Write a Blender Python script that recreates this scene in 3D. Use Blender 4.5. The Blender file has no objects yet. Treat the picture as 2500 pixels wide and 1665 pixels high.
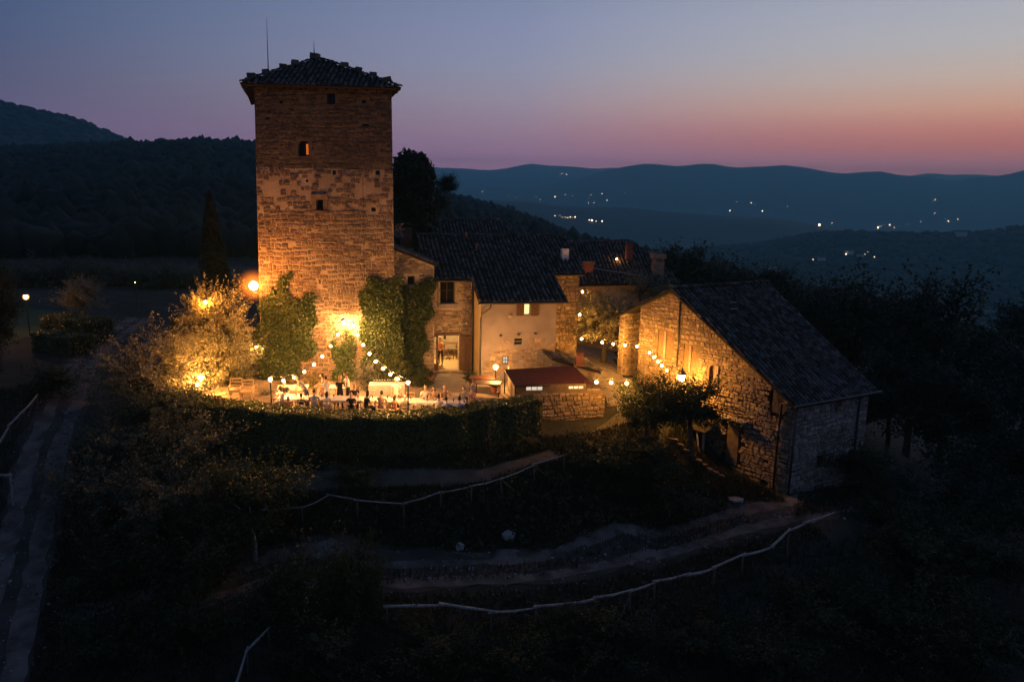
import bpy, bmesh, math, random
import numpy as np
from mathutils import Matrix, Vector, geometry

random.seed(7)
RNG = np.random.default_rng(11)
SC = bpy.context.scene
COL = SC.collection

# ------------------------------------------------------------------ camera
F = 1850.0; HY = 455.0; ROLL = math.radians(1.2); CZ = 11.5
PIT = math.atan((832.5 - HY) / F)
FW = np.array([0, math.cos(PIT), -math.sin(PIT)])
_X = np.array([1.0, 0, 0]); _U = np.array([0, math.sin(PIT), math.cos(PIT)])
RT = math.cos(ROLL) * _X + math.sin(ROLL) * _U
UP = -math.sin(ROLL) * _X + math.cos(ROLL) * _U
CAM = np.array([0, 0, CZ])
cd = bpy.data.cameras.new('camera')
cd.sensor_width = 36; cd.lens = F / 2500 * 36
cd.clip_start = 0.5; cd.clip_end = 60000
cam = bpy.data.objects.new('camera', cd); COL.objects.link(cam)
CX = 0.0
cam.matrix_world = Matrix(((RT[0], UP[0], -FW[0], 0), (RT[1], UP[1], -FW[1], 0), (RT[2], UP[2], -FW[2], CZ), (0, 0, 0, 1)))
SC.camera = cam

# layout helpers: where a sight line meets a vertical / horizontal plane of the place
def ray(px, py): return FW + RT * (px - 1250) / F + UP * (832.5 - py) / F
def aty(px, py, Y):
    d = ray(px, py); return CAM + d * (Y / d[1])
def atz(px, py, z):
    d = ray(px, py); return CAM + d * ((z - CZ) / d[2])
def atr(px, py, r):
    d = ray(px, py); return CAM + d * (r / math.hypot(d[0], d[1]))
def proj(p):
    v = np.asarray(p, float) - CAM; k = v @ FW
    return 1250 + F * (v @ RT) / k, 832.5 - F * (v @ UP) / k

def lin(r, g, b):
    f = lambda c: (c / 255 / 12.92) if c / 255 <= 0.04045 else ((c / 255 + 0.055) / 1.055) ** 2.4
    return (f(r), f(g), f(b), 1)

# ------------------------------------------------------------------ world: dusk sky
W = bpy.data.worlds.new('World'); SC.world = W; W.use_nodes = True
nt = W.node_tree; nt.nodes.clear()
N = lambda t: nt.nodes.new(t)
tc = N('ShaderNodeTexCoord'); sx = N('ShaderNodeSeparateXYZ'); nt.links.new(tc.outputs['Generated'], sx.inputs[0])
def wmath(op, a, b=None, c=None):
    m = N('ShaderNodeMath'); m.operation = op
    for i, v in enumerate((a, b, c)):
        if v is None: continue
        if isinstance(v, (int, float)): m.inputs[i].default_value = v
        else: nt.links.new(v, m.inputs[i])
    return m.outputs[0]
SUNAZ = math.radians(42)
dotx = wmath('ADD', wmath('MULTIPLY', sx.outputs[0], math.sin(SUNAZ)), wmath('MULTIPLY', sx.outputs[1], math.cos(SUNAZ)))
hl = wmath('SQRT', wmath('ADD', wmath('ADD', wmath('MULTIPLY', sx.outputs[0], sx.outputs[0]), wmath('MULTIPLY', sx.outputs[1], sx.outputs[1])), 1e-4))
cosd = wmath('DIVIDE', dotx, hl)
# the sky behind the haze: what is seen through it, with the air's own share taken off
HAZE_D = 2.4e-4; HAZE_TOP = 240.0; HAZE_R = 7150.0; HAZE_S = (0.019, 0.061, 0.114)
def clear(c, z):
    p = HAZE_R if z < 0.01 else min(HAZE_R, (HAZE_TOP - CZ) / z); t = math.exp(-HAZE_D * p); l = lin(*c)
    l = (l[0] * 1.0, l[1] * 1.0, l[2] * .97); return tuple(max(l[i] - HAZE_S[i] * (1 - t), 0.004) / t * 0.25 for i in range(3)) + (1,)
def ramp(stops):
    r = N('ShaderNodeValToRGB'); el = r.color_ramp.elements
    fine = []
    for (z0, c0), (z1, c1) in zip(stops[:-1], stops[1:]):
        k = 2 if 0 <= z0 < 0.26 else 1
        for q in range(k): f = q / k; fine.append((z0 + (z1 - z0) * f, tuple(a + (b - a) * f for a, b in zip(c0, c1))))
    fine.append(stops[-1]); fine = fine[:31]
    while len(el) < len(fine): el.new(0.5)
    for e, (z, c) in zip(el, fine): e.position = 0.5 + 0.5 * z; e.color = clear(c, z) if z >= 0 else tuple(v * .25 for v in lin(*c)[:3]) + (1,)
    nt.links.new(wmath('MULTIPLY_ADD', sx.outputs[2], 0.5, 0.5), r.inputs[0]); return r.outputs[0]
ZEN = (60, 80, 124)
far_side = ramp([(-1.0, (5, 5, 7)), (-0.02, (24, 26, 34)), (0.0, (100, 92, 122)), (0.05, (98, 94, 126)), (0.10, (86, 92, 122)), (0.17, (72, 90, 126)), (0.228, (64, 86, 120)), (0.5, (54, 75, 112)), (1.0, ZEN)])
mid_side = ramp([(-1.0, (5, 5, 7)), (-0.02, (26, 26, 34)), (0.0, (120, 98, 126)), (0.04, (126, 104, 132)), (0.071, (140, 120, 142)), (0.108, (144, 136, 156)), (0.146, (138, 142, 168)), (0.193, (131, 139, 172)), (0.24, (119, 133, 164)), (0.5, (82, 102, 140)), (1.0, ZEN)])
sun_side = ramp([(-1.0, (5, 5, 7)), (-0.02, (30, 27, 34)), (0.0, (122, 90, 108)), (0.037, (134, 98, 113)), (0.053, (160, 104, 106)), (0.074, (180, 121, 114)), (0.095, (192, 148, 132)), (0.127, (188, 168, 160)), (0.164, (176, 174, 179)), (0.206, (167, 170, 184)), (0.254, (150, 157, 180)), (0.5, (100, 114, 148)), (1.0, ZEN)])
def band(lo, hi):
    m = N('ShaderNodeMapRange'); nt.links.new(cosd, m.inputs[0]); m.inputs[1].default_value = lo; m.inputs[2].default_value = hi; return m.outputs[0]
m1 = N('ShaderNodeMixRGB'); nt.links.new(band(.25, .75), m1.inputs[0]); nt.links.new(far_side, m1.inputs[1]); nt.links.new(mid_side, m1.inputs[2])
mx = N('ShaderNodeMixRGB'); nt.links.new(band(.75, .985), mx.inputs[0]); nt.links.new(m1.outputs[0], mx.inputs[1]); nt.links.new(sun_side, mx.inputs[2])
bg = N('ShaderNodeBackground'); bg.inputs[1].default_value = 4.0; nt.links.new(mx.outputs[0], bg.inputs[0])
wo = N('ShaderNodeOutputWorld'); nt.links.new(bg.outputs[0], wo.inputs[0])

vs = SC.view_settings; vs.view_transform = 'Standard'; vs.look = 'None'; vs.gamma = 1; vs.exposure = 0; vs.use_curve_mapping = False
cy = SC.cycles
cy.use_denoising = True; cy.max_bounces = 5; cy.diffuse_bounces = 2; cy.glossy_bounces = 2; cy.transmission_bounces = 3
cy.transparent_max_bounces = 14; cy.volume_bounces = 0; cy.sample_clamp_indirect = 2.0; cy.use_light_tree = True
cy.caustics_reflective = False; cy.caustics_refractive = False

# ------------------------------------------------------------------ object helpers
def tag(o, label=None, cat=None, group=None, kind=None):
    if label: o['label'] = label
    if cat: o['category'] = cat
    if group: o['group'] = group
    if kind: o['kind'] = kind
    return o
def thing(name, label, cat, loc=(0, 0, 0), rz=0.0, group=None):
    o = bpy.data.objects.new(name, None); o.empty_display_size = 0.3
    COL.objects.link(o); o.location = loc; o.rotation_euler = (0, 0, rz)
    return tag(o, label, cat, group)
def top(o):
    return o if o.parent is None else top(o.parent)
def link(name, me, parent=None, local=False):
    o = bpy.data.objects.new(name, me); COL.objects.link(o)
    if parent is not None:
        o.parent = parent
        if not local:      # mesh given in world coordinates
            o.matrix_parent_inverse = Matrix.Identity(4)
            L = Vector((0, 0, 0)); p = parent
            while p is not None: L += p.location; p = p.parent
            o.location = -L
    return o
def npmesh(name, V, Fc, mat=None, smooth=False, midx=None, mats=None):
    """V (n,3), Fc list of tuples or (m,k) array"""
    me = bpy.data.meshes.new(name)
    V = np.asarray(V, np.float32)
    if isinstance(Fc, np.ndarray):
        m, k = Fc.shape
        me.vertices.add(len(V)); me.vertices.foreach_set('co', V.ravel())
        me.loops.add(m * k); me.loops.foreach_set('vertex_index', Fc.astype(np.int32).ravel())
        me.polygons.add(m); me.polygons.foreach_set('loop_start', np.arange(0, m * k, k, dtype=np.int32))
        if hasattr(me.polygons[0], 'loop_total'):
            try: me.polygons.foreach_set('loop_total', np.full(m, k, np.int32))
            except Exception: pass
        me.update(calc_edges=True)
    else:
        me.from_pydata([tuple(v) for v in V.tolist()], [], Fc)
    for x in (mats or ([mat] if mat else [])): me.materials.append(x)
    if midx is not None: me.polygons.foreach_set('material_index', np.asarray(midx, np.int32))
    if smooth: me.polygons.foreach_set('use_smooth', np.ones(len(me.polygons), bool))
    me.update()
    return me

class MB:
    def __init__(s): s.v = []; s.f = []; s.m = []
    def add(s, V, Fs, mi=0):
        o = len(s.v); s.v += [tuple(float(c) for c in p) for p in V]
        for f in Fs: s.f.append(tuple(i + o for i in f)); s.m.append(mi)
        return s
    def box(s, c, d, M=None, mi=0):
        hx, hy, hz = d[0] / 2, d[1] / 2, d[2] / 2
        P = [Vector((sx_ * hx, sy_ * hy, sz_ * hz)) for sx_ in (-1, 1) for sy_ in (-1, 1) for sz_ in (-1, 1)]
        if M is not None: P = [M @ p for p in P]
        P = [p + Vector(c) for p in P]
        return s.add(P, [(0, 1, 3, 2), (4, 6, 7, 5), (0, 4, 5, 1), (2, 3, 7, 6), (0, 2, 6, 4), (1, 5, 7, 3)], mi)
    def bar(s, a, b, w, h=None, mi=0, upv=(0, 0, 1)):
        a = Vector(a); b = Vector(b); d = (b - a); L = d.length
        if L < 1e-6: return s
        d.normalize(); x = d.cross(Vector(upv))
        if x.length < 1e-4: x = d.cross(Vector((1, 0, 0)))
        x.normalize(); y = x.cross(d); M = Matrix((x, d, y)).transposed()
        return s.box((a + b) / 2, (w, L, h or w), M, mi)
    def tube(s, pts, rad, n=6, mi=0, cap=True):
        pts = [Vector(p) for p in pts]
        if not hasattr(rad, '__len__'): rad = [rad] * len(pts)
        rings = []; V = []; Fs = []
        ref = Vector((0.31, 0.17, 0.93))
        for i, p in enumerate(pts):
            d = (pts[min(i + 1, len(pts) - 1)] - pts[max(i - 1, 0)]).normalized()
            x = d.cross(ref)
            if x.length < 1e-3: x = d.cross(Vector((1, 0, 0)))
            x.normalize(); y = x.cross(d)
            for k in range(n):
                a = 2 * math.pi * k / n
                V.append(p + (x * math.cos(a) + y * math.sin(a)) * rad[i])
        for i in range(len(pts) - 1):
            for k in range(n):
                Fs.append((i * n + k, i * n + (k + 1) % n, (i + 1) * n + (k + 1) % n, (i + 1) * n + k))
        if cap:
            Fs.append(tuple(range(n))[::-1]); Fs.append(tuple((len(pts) - 1) * n + k for k in range(n)))
        return s.add(V, Fs, mi)
    def lathe(s, c, prof, n=12, mi=0):
        V = []; Fs = []
        for r, z in prof:
            for k in range(n):
                a = 2 * math.pi * k / n; V.append((c[0] + r * math.cos(a), c[1] + r * math.sin(a), c[2] + z))
        for i in range(len(prof) - 1):
            for k in range(n): Fs.append((i * n + k, i * n + (k + 1) % n, (i + 1) * n + (k + 1) % n, (i + 1) * n + k))
        Fs.append(tuple(range(n))[::-1]); Fs.append(tuple((len(prof) - 1) * n + k for k in range(n)))
        return s.add(V, Fs, mi)
    def build(s, name, mats, parent=None, local=False, smooth=False):
        me = npmesh(name, s.v, s.f, mats=mats if isinstance(mats, (list, tuple)) else [mats], midx=s.m, smooth=smooth)
        return link(name, me, parent, local)

# ------------------------------------------------------------------ materials
def mat(name, col, rough=0.85, col2=None, scale=6.0, bump=0.0, bscale=20.0, spec=0.3, island=0.0, metal=0.0, detail=6, coords='Object'):
    m = bpy.data.materials.new(name); m.use_nodes = True; t = m.node_tree
    b = t.nodes['Principled BSDF']; b.inputs['Roughness'].default_value = rough
    b.inputs['Specular IOR Level'].default_value = spec; b.inputs['Metallic'].default_value = metal
    tcn = t.nodes.new('ShaderNodeNewGeometry'); src = tcn.outputs['Position']
    c = None
    if col2 is not None:
        nz = t.nodes.new('ShaderNodeTexNoise'); nz.inputs['Scale'].default_value = scale; nz.inputs['Detail'].default_value = detail
        t.links.new(src, nz.inputs['Vector'])
        rp = t.nodes.new('ShaderNodeValToRGB'); rp.color_ramp.elements[0].position = 0.35; rp.color_ramp.elements[1].position = 0.65
        rp.color_ramp.elements[0].color = (*col, 1); rp.color_ramp.elements[1].color = (*col2, 1)
        t.links.new(nz.outputs['Fac'], rp.inputs[0]); c = rp.outputs[0]
    if island > 0:
        ge = t.nodes.new('ShaderNodeNewGeometry'); oi = t.nodes.new('ShaderNodeObjectInfo')
        ad = t.nodes.new('ShaderNodeMath'); ad.operation = 'ADD'
        t.links.new(ge.outputs['Random Per Island'], ad.inputs[0]); t.links.new(oi.outputs['Random'], ad.inputs[1])
        fr = t.nodes.new('ShaderNodeMath'); fr.operation = 'FRACT'; t.links.new(ad.outputs[0], fr.inputs[0])
        mr = t.nodes.new('ShaderNodeMapRange'); mr.inputs[3].default_value = 1 - island; mr.inputs[4].default_value = 1 + island
        t.links.new(fr.outputs[0], mr.inputs[0])
        hs = t.nodes.new('ShaderNodeHueSaturation')
        t.links.new(mr.outputs[0], hs.inputs['Value'])
        m2 = t.nodes.new('ShaderNodeMapRange'); m2.inputs[3].default_value = 0.485; m2.inputs[4].default_value = 0.515
        mu = t.nodes.new('ShaderNodeMath'); mu.operation = 'MULTIPLY'; mu.inputs[1].default_value = 7.31; t.links.new(fr.outputs[0], mu.inputs[0])
        f2 = t.nodes.new('ShaderNodeMath'); f2.operation = 'FRACT'; t.links.new(mu.outputs[0], f2.inputs[0])
        t.links.new(f2.outputs[0], m2.inputs[0]); t.links.new(m2.outputs[0], hs.inputs['Hue'])
        if c is not None: t.links.new(c, hs.inputs['Color'])
        else: hs.inputs['Color'].default_value = (*col, 1)
        c = hs.outputs[0]
    if c is not None: t.links.new(c, b.inputs['Base Color'])
    else: b.inputs['Base Color'].default_value = (*col, 1)
    if bump > 0:
        n2 = t.nodes.new('ShaderNodeTexNoise'); n2.inputs['Scale'].default_value = bscale; n2.inputs['Detail'].default_value = 8
        t.links.new(src, n2.inputs['Vector'])
        bp = t.nodes.new('ShaderNodeBump'); bp.inputs['Strength'].default_value = bump; bp.inputs['Distance'].default_value = 0.05
        t.links.new(n2.outputs['Fac'], bp.inputs['Height']); t.links.new(bp.outputs[0], b.inputs['Normal'])
    return m
def emat(name, col, strength, sample=True):
    m = bpy.data.materials.new(name); m.use_nodes = True; t = m.node_tree; t.nodes.clear()
    e = t.nodes.new('ShaderNodeEmission'); e.inputs[0].default_value = (*col, 1); e.inputs[1].default_value = strength
    o = t.nodes.new('ShaderNodeOutputMaterial'); t.links.new(e.outputs[0], o.inputs[0])
    m.cycles.emission_sampling = 'FRONT' if sample else 'NONE'
    return m
M = {}
M['stone'] = mat('tan_stone', (0.22, 0.155, 0.095), 0.9, (0.33, 0.25, 0.165), 3.5, 0.5, 18, 0.2, island=0.30)
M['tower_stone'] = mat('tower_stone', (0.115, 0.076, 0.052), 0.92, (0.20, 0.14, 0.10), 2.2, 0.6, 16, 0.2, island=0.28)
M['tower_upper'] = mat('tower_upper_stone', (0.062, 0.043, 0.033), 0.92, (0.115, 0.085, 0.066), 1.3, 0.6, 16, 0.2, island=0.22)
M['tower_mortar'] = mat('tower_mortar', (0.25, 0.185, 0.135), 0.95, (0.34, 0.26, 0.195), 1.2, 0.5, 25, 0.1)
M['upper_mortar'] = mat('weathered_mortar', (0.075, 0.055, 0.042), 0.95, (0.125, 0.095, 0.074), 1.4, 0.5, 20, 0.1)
M['pale_stone'] = mat('pale_grey_stone', (0.25, 0.20, 0.165), 0.9, (0.40, 0.33, 0.275), 3.5, 0.5, 18, 0.2, island=0.35)  # lightened barn stone: sky glow on the valley-side wall put into the colour
M['post_wood'] = mat('grey_post_wood', (0.12, 0.105, 0.09), 0.9, (0.18, 0.16, 0.14), 9, 0.3, 30)
M['mortar'] = mat('lime_mortar', (0.34, 0.27, 0.195), 0.95, (0.44, 0.36, 0.27), 1.6, 0.5, 25, 0.1)
M['dark_mortar'] = mat('earth_mortar', (0.13, 0.095, 0.065), 0.95, (0.19, 0.145, 0.10), 2.0, 0.5, 25, 0.1)
M['plaster'] = mat('pink_plaster', (0.235, 0.195, 0.178), 0.95, (0.30, 0.25, 0.228), 1.1, 0.35, 30, 0.1)
M['ochre'] = mat('ochre_plaster', (0.40, 0.29, 0.15), 0.95, (0.48, 0.36, 0.2), 1.4, 0.3, 30, 0.1)
M['tile'] = mat('clay_tile', (0.034, 0.027, 0.024), 0.85, (0.115, 0.10, 0.09), 4, 0.3, 30, 0.2, island=0.7)
M['deck'] = mat('roof_deck', (0.014, 0.011, 0.010), 0.95, (0.022, 0.018, 0.016), 4)
M['wood'] = mat('brown_wood', (0.10, 0.055, 0.03), 0.7, (0.14, 0.08, 0.045), 8, 0.2, 40)
M['old_wood'] = mat('weathered_wood', (0.22, 0.19, 0.16), 0.85, (0.42, 0.37, 0.32), 9, 0.4, 40)
M['shutter'] = mat('shutter_wood', (0.17, 0.10, 0.048), 0.75, (0.24, 0.145, 0.07), 9, 0.2, 40)
M['teak'] = mat('teak_wood', (0.45, 0.30, 0.17), 0.6, (0.52, 0.36, 0.21), 9, 0.1, 30)
M['dark_glass'] = mat('dark_glass', (0.010, 0.010, 0.012), 0.25, spec=0.18)
M['metal'] = mat('dark_metal', (0.03, 0.028, 0.026), 0.5, spec=0.5)
M['grey_metal'] = mat('grey_metal', (0.35, 0.35, 0.36), 0.4, spec=0.5, metal=0.8)
M['brick'] = mat('red_brick', (0.16, 0.06, 0.04), 0.9, (0.22, 0.10, 0.065), 8, 0.3, 30, island=0.25)
M['terracotta'] = mat('terracotta', (0.42, 0.13, 0.06), 0.85, (0.5, 0.18, 0.09), 6, 0.2, 30)
M['white_paint'] = mat('white_paint', (0.72, 0.69, 0.64), 0.8)
M['cloth'] = mat('white_cloth', (0.50, 0.47, 0.43), 0.9, (0.58, 0.55, 0.5), 9)
M['ceramic'] = mat('white_ceramic', (0.8, 0.78, 0.75), 0.3, spec=0.5)
M['red_canvas'] = mat('red_canopy', (0.075, 0.016, 0.011), 0.9, (0.10, 0.024, 0.016), 5, 0.2, 25)
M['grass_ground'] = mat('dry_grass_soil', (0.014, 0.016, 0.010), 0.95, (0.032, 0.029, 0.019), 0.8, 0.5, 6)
M['gravel'] = mat('gravel', (0.15, 0.125, 0.10), 0.95, (0.25, 0.21, 0.165), 3.0, 0.6, 14)
M['dirt'] = mat('dirt_track', (0.032, 0.028, 0.021), 0.95, (0.062, 0.051, 0.040), 0.9, 0.6, 10)
M['rut'] = mat('wheel_rut', (0.055, 0.045, 0.036), 0.95, (0.16, 0.13, 0.106), 1.3, 0.9, 7)
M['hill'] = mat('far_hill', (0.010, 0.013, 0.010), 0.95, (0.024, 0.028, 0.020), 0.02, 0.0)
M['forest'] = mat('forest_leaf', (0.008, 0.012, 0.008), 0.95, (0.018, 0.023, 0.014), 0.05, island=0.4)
M['paving'] = mat('terrace_paving', (0.17, 0.125, 0.085), 0.9, (0.25, 0.19, 0.135), 2.5, 0.4, 12)
def leaf(name, c1, c2, rough=0.6, isl=0.45, spec=0.3):
    m = mat(name, c1, rough, c2, 1.2, 0.0, island=isl, spec=spec); t = m.node_tree; b = t.nodes['Principled BSDF']
    tr = t.nodes.new('ShaderNodeBsdfTranslucent'); ms = t.nodes.new('ShaderNodeMixShader'); ms.inputs[0].default_value = .38
    t.links.new(b.inputs['Base Color'].links[0].from_socket, tr.inputs[0])
    t.links.new(b.outputs[0], ms.inputs[1]); t.links.new(tr.outputs[0], ms.inputs[2]); t.links.new(ms.outputs[0], t.nodes['Material Output'].inputs[0]); return m
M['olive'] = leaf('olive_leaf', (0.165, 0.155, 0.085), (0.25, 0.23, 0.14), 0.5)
M['olive_dark'] = leaf('shaded_olive_leaf', (0.055, 0.068, 0.042), (0.098, 0.112, 0.074), 0.55)  # darker grey-green leaf for some olives and one bush
M['broad'] = leaf('broad_leaf', (0.026, 0.038, 0.015), (0.046, 0.060, 0.024))
M['wood_leaf'] = leaf('oak_leaf', (0.020, 0.029, 0.014), (0.036, 0.046, 0.023))
M['hedge'] = leaf('hedge_leaf', (0.07, 0.082, 0.02), (0.105, 0.115, 0.034), 0.42, spec=.5)
M['ivy'] = leaf('ivy_leaf', (0.040, 0.062, 0.014), (0.070, 0.092, 0.024), 0.42, spec=0.45)
M['cypress'] = leaf('cypress_leaf', (0.020, 0.026, 0.013), (0.03, 0.036, 0.018))
M['yellow'] = leaf('pale_shrub_leaf', (0.16, 0.13, 0.04), (0.24, 0.19, 0.07))
M['lavender'] = leaf('grey_shrub_leaf', (0.14, 0.14, 0.11), (0.2, 0.2, 0.16))
M['scrub'] = leaf('scrub_leaf', (0.022, 0.026, 0.015), (0.046, 0.044, 0.026), isl=0.5)
M['scrub_green'] = leaf('bramble_leaf', (0.030, 0.040, 0.020), (0.060, 0.068, 0.036), isl=0.5)
M['bark'] = mat('bark', (0.09, 0.07, 0.05), 0.95, (0.14, 0.115, 0.09), 10, 0.6, 30)
M['pale_bark'] = mat('pale_bark', (0.24, 0.23, 0.2), 0.95, (0.34, 0.32, 0.29), 10, 0.4, 30)
M['rock'] = mat('pale_rock', (0.2, 0.19, 0.17), 0.95, (0.32, 0.3, 0.28), 4, 0.5, 14)
WARM = (1.0, 0.46, 0.125); AMBER = (1.0, 0.42, 0.07); SODIUM = (1.0, 0.34, 0.06)
M['bulb'] = emat('bulb_glow', WARM, 1800)
M['bulb_amber'] = emat('amber_bulb_glow', AMBER, 1000)
M['bulb_soft'] = emat('dim_bulb_glow', AMBER, 330)
M['flood'] = emat('flood_glow', WARM, 2500)
M['tree_lamp'] = emat('tree_lamp_glow', (1, .40, .08), 3500)
M['sodium'] = emat('sodium_glow', SODIUM, 520)
M['lantern'] = emat('lantern_glow', AMBER, 760)
M['lantern_core'] = emat('lantern_core_glow', (1, .34, .045), 2600)
M['post'] = emat('post_lamp_glow', WARM, 1500)
def halo_mat(name, col, st, fade=0.0):
    """soft glow added round the bulb as an emitting globe"""
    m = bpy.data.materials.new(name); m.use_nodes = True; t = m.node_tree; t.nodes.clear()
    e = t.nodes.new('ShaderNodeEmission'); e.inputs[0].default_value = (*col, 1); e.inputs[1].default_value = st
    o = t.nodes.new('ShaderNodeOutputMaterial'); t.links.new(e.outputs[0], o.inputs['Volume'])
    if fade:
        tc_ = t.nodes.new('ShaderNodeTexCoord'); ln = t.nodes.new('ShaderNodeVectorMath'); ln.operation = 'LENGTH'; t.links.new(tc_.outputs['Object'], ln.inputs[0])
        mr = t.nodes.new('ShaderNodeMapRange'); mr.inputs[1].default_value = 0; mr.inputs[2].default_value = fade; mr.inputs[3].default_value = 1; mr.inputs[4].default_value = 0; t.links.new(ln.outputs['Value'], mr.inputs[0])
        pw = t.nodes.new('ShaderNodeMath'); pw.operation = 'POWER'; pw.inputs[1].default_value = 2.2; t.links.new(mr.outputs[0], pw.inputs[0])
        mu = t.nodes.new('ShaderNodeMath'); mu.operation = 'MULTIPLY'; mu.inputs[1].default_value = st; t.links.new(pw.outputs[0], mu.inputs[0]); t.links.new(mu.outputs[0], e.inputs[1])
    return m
M['town'] = emat('town_lamp_glow', (1.0, 0.66, 0.42), 13, sample=False)
M['pane_lit'] = emat('lit_pane', (1.0, 0.66, 0.28), 1.7)
M['pane_white'] = emat('white_lit_pane', (1.0, 0.84, 0.62), .75)
M['room_lamp'] = emat('room_lamp_glow', (1.0, 0.62, 0.24), 4200)
# ------------------------------------------------------------------ terrain
def hzv(px): return 428.73 + px * (481.1 - 428.73) / 2500
def zr(px, py, r): return CZ + r * (hzv(px) - py) / F / math.sqrt(1 + ((px - 1250) / F) ** 2)
PXK = np.array([-2600, -800, -300, 0, 100, 200, 330, 480, 620, 800, 950, 1080, 1160, 1230, 1290, 1350, 1400, 1480, 1520, 1560, 1640, 1700, 1730, 1800, 1850, 1900, 1980, 2060, 2140, 2250, 2330, 2400, 2500, 2800, 5000], float)
def prof(d, r):
    k = sorted(d); return np.interp(PXK, k, [zr(p, d[p], r) for p in k])
R1 = prof({-2600: 330, -300: 345, 0: 372, 330: 362, 480: 355, 620: 362, 800: 400, 950: 448, 1080: 474, 1160: 492, 1230: 508, 1290: 528, 1350: 552, 1400: 572, 1480: 594, 1560: 616, 1700: 650, 1850: 690, 2000: 730, 2200: 775, 2500: 830, 5000: 900}, 700.)
R2 = prof({-2600: 170, -300: 205, 0: 264, 100: 288, 200: 310, 330: 360, 480: 402, 620: 430, 950: 470, 1230: 540, 1400: 590, 1560: 612, 1700: 607, 1850: 592, 1980: 566, 2060: 562, 2250: 561, 2400: 570, 2500: 558, 2800: 545, 5000: 540}, 1350.)
R3 = prof({-2600: 300, 0: 400, 620: 440, 950: 470, 1230: 492, 1350: 503, 1480: 513, 1700: 521, 1850: 527, 2000: 547, 2250: 578, 2500: 605, 5000: 640}, 2300.)
RV = prof({-2600: 440, 950: 492, 1230: 495, 1480: 503, 1700: 515, 1850: 527, 2060: 548, 2250: 560, 2500: 570, 5000: 600}, 3900.)
R4 = prof({-2600: 380, 620: 420, 950: 462, 1230: 458, 1400: 444, 1480: 424, 1520: 415, 1560: 410, 1640: 408, 1700: 402, 1730: 400, 1800: 406, 1850: 408, 1900: 403, 1980: 415, 2060: 422, 2140: 417, 2250: 433, 2330: 446, 2400: 437, 2500: 414, 2800: 395, 5000: 400}, 4800.)
R5 = prof({-2600: 370, 620: 405, 950: 412, 1080: 416, 1160: 415, 1230: 408, 1290: 398, 1350: 399, 1400: 403, 1480: 412, 1560: 424, 1900: 440, 2140: 438, 2250: 434, 2330: 433, 2400: 437, 2500: 442, 5000: 440}, 6700.)
R0 = np.interp(PXK, [-2600, 0, 620, 950, 1500, 2000, 2500, 5000], [2, 1.2, 0.8, 0.0, -4, -10, -16, -22])
def low(a, b, d): return np.minimum(a, b) - d
KN = [(60., R0), (110., R0 - 0.5), (700., R1), (1000., low(R1, R2, 15)), (1350., R2), (1800., low(R2, R3, 30)), (2300., R3), (2900., low(R3, RV, 25)), (3900., RV), (4300., RV + 5), (4800., R4), (5500., low(R4, R5, 45)), (6700., R5), (7000., R5 - 90)]
KR = np.array([k[0] for k in KN]); KZ = np.stack([k[1] for k in KN])
_ph = RNG.uniform(0, 6.28, (8, 2)); 
def hills(x, y):
    x = np.asarray(x, float); y = np.asarray(y, float)
    r = np.hypot(x, y); yy = np.where(y > 0.2 * np.abs(x), y, 0.2 * np.abs(x) + 1e-6)
    px = np.clip(1250 + F / 0.979 * x / yy, -2600, 5000)
    zs = np.stack([np.interp(px, PXK, KZ[i]) for i in range(len(KR))])
    rc = np.clip(r, KR[0], KR[-1] - 1e-3)
    i = np.clip(np.searchsorted(KR, rc, 'right') - 1, 0, len(KR) - 2)
    f = (rc - KR[i]) / (KR[i + 1] - KR[i]); f = f * f * (3 - 2 * f) * 0.55 + f * 0.45
    sh = np.arange(zs.shape[1]) if zs.ndim == 2 else None
    a = np.take_along_axis(zs, i[None], 0)[0]; b = np.take_along_axis(zs, i[None] + 1, 0)[0]
    z = a + (b - a) * f
    for q in range(4):
        wl = 38 * 1.85 ** q * (1 + r / 9000)
        z = z + np.sin(x / wl + _ph[q, 0]) * np.sin(y / wl + _ph[q, 1]) * np.clip(r - 150, 0, None) * 0.0016 * (1.25 ** q) * 0.9
    back = y < 0.2 * np.abs(x)
    return np.where(back, z * 0.5 - 20, z)

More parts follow.
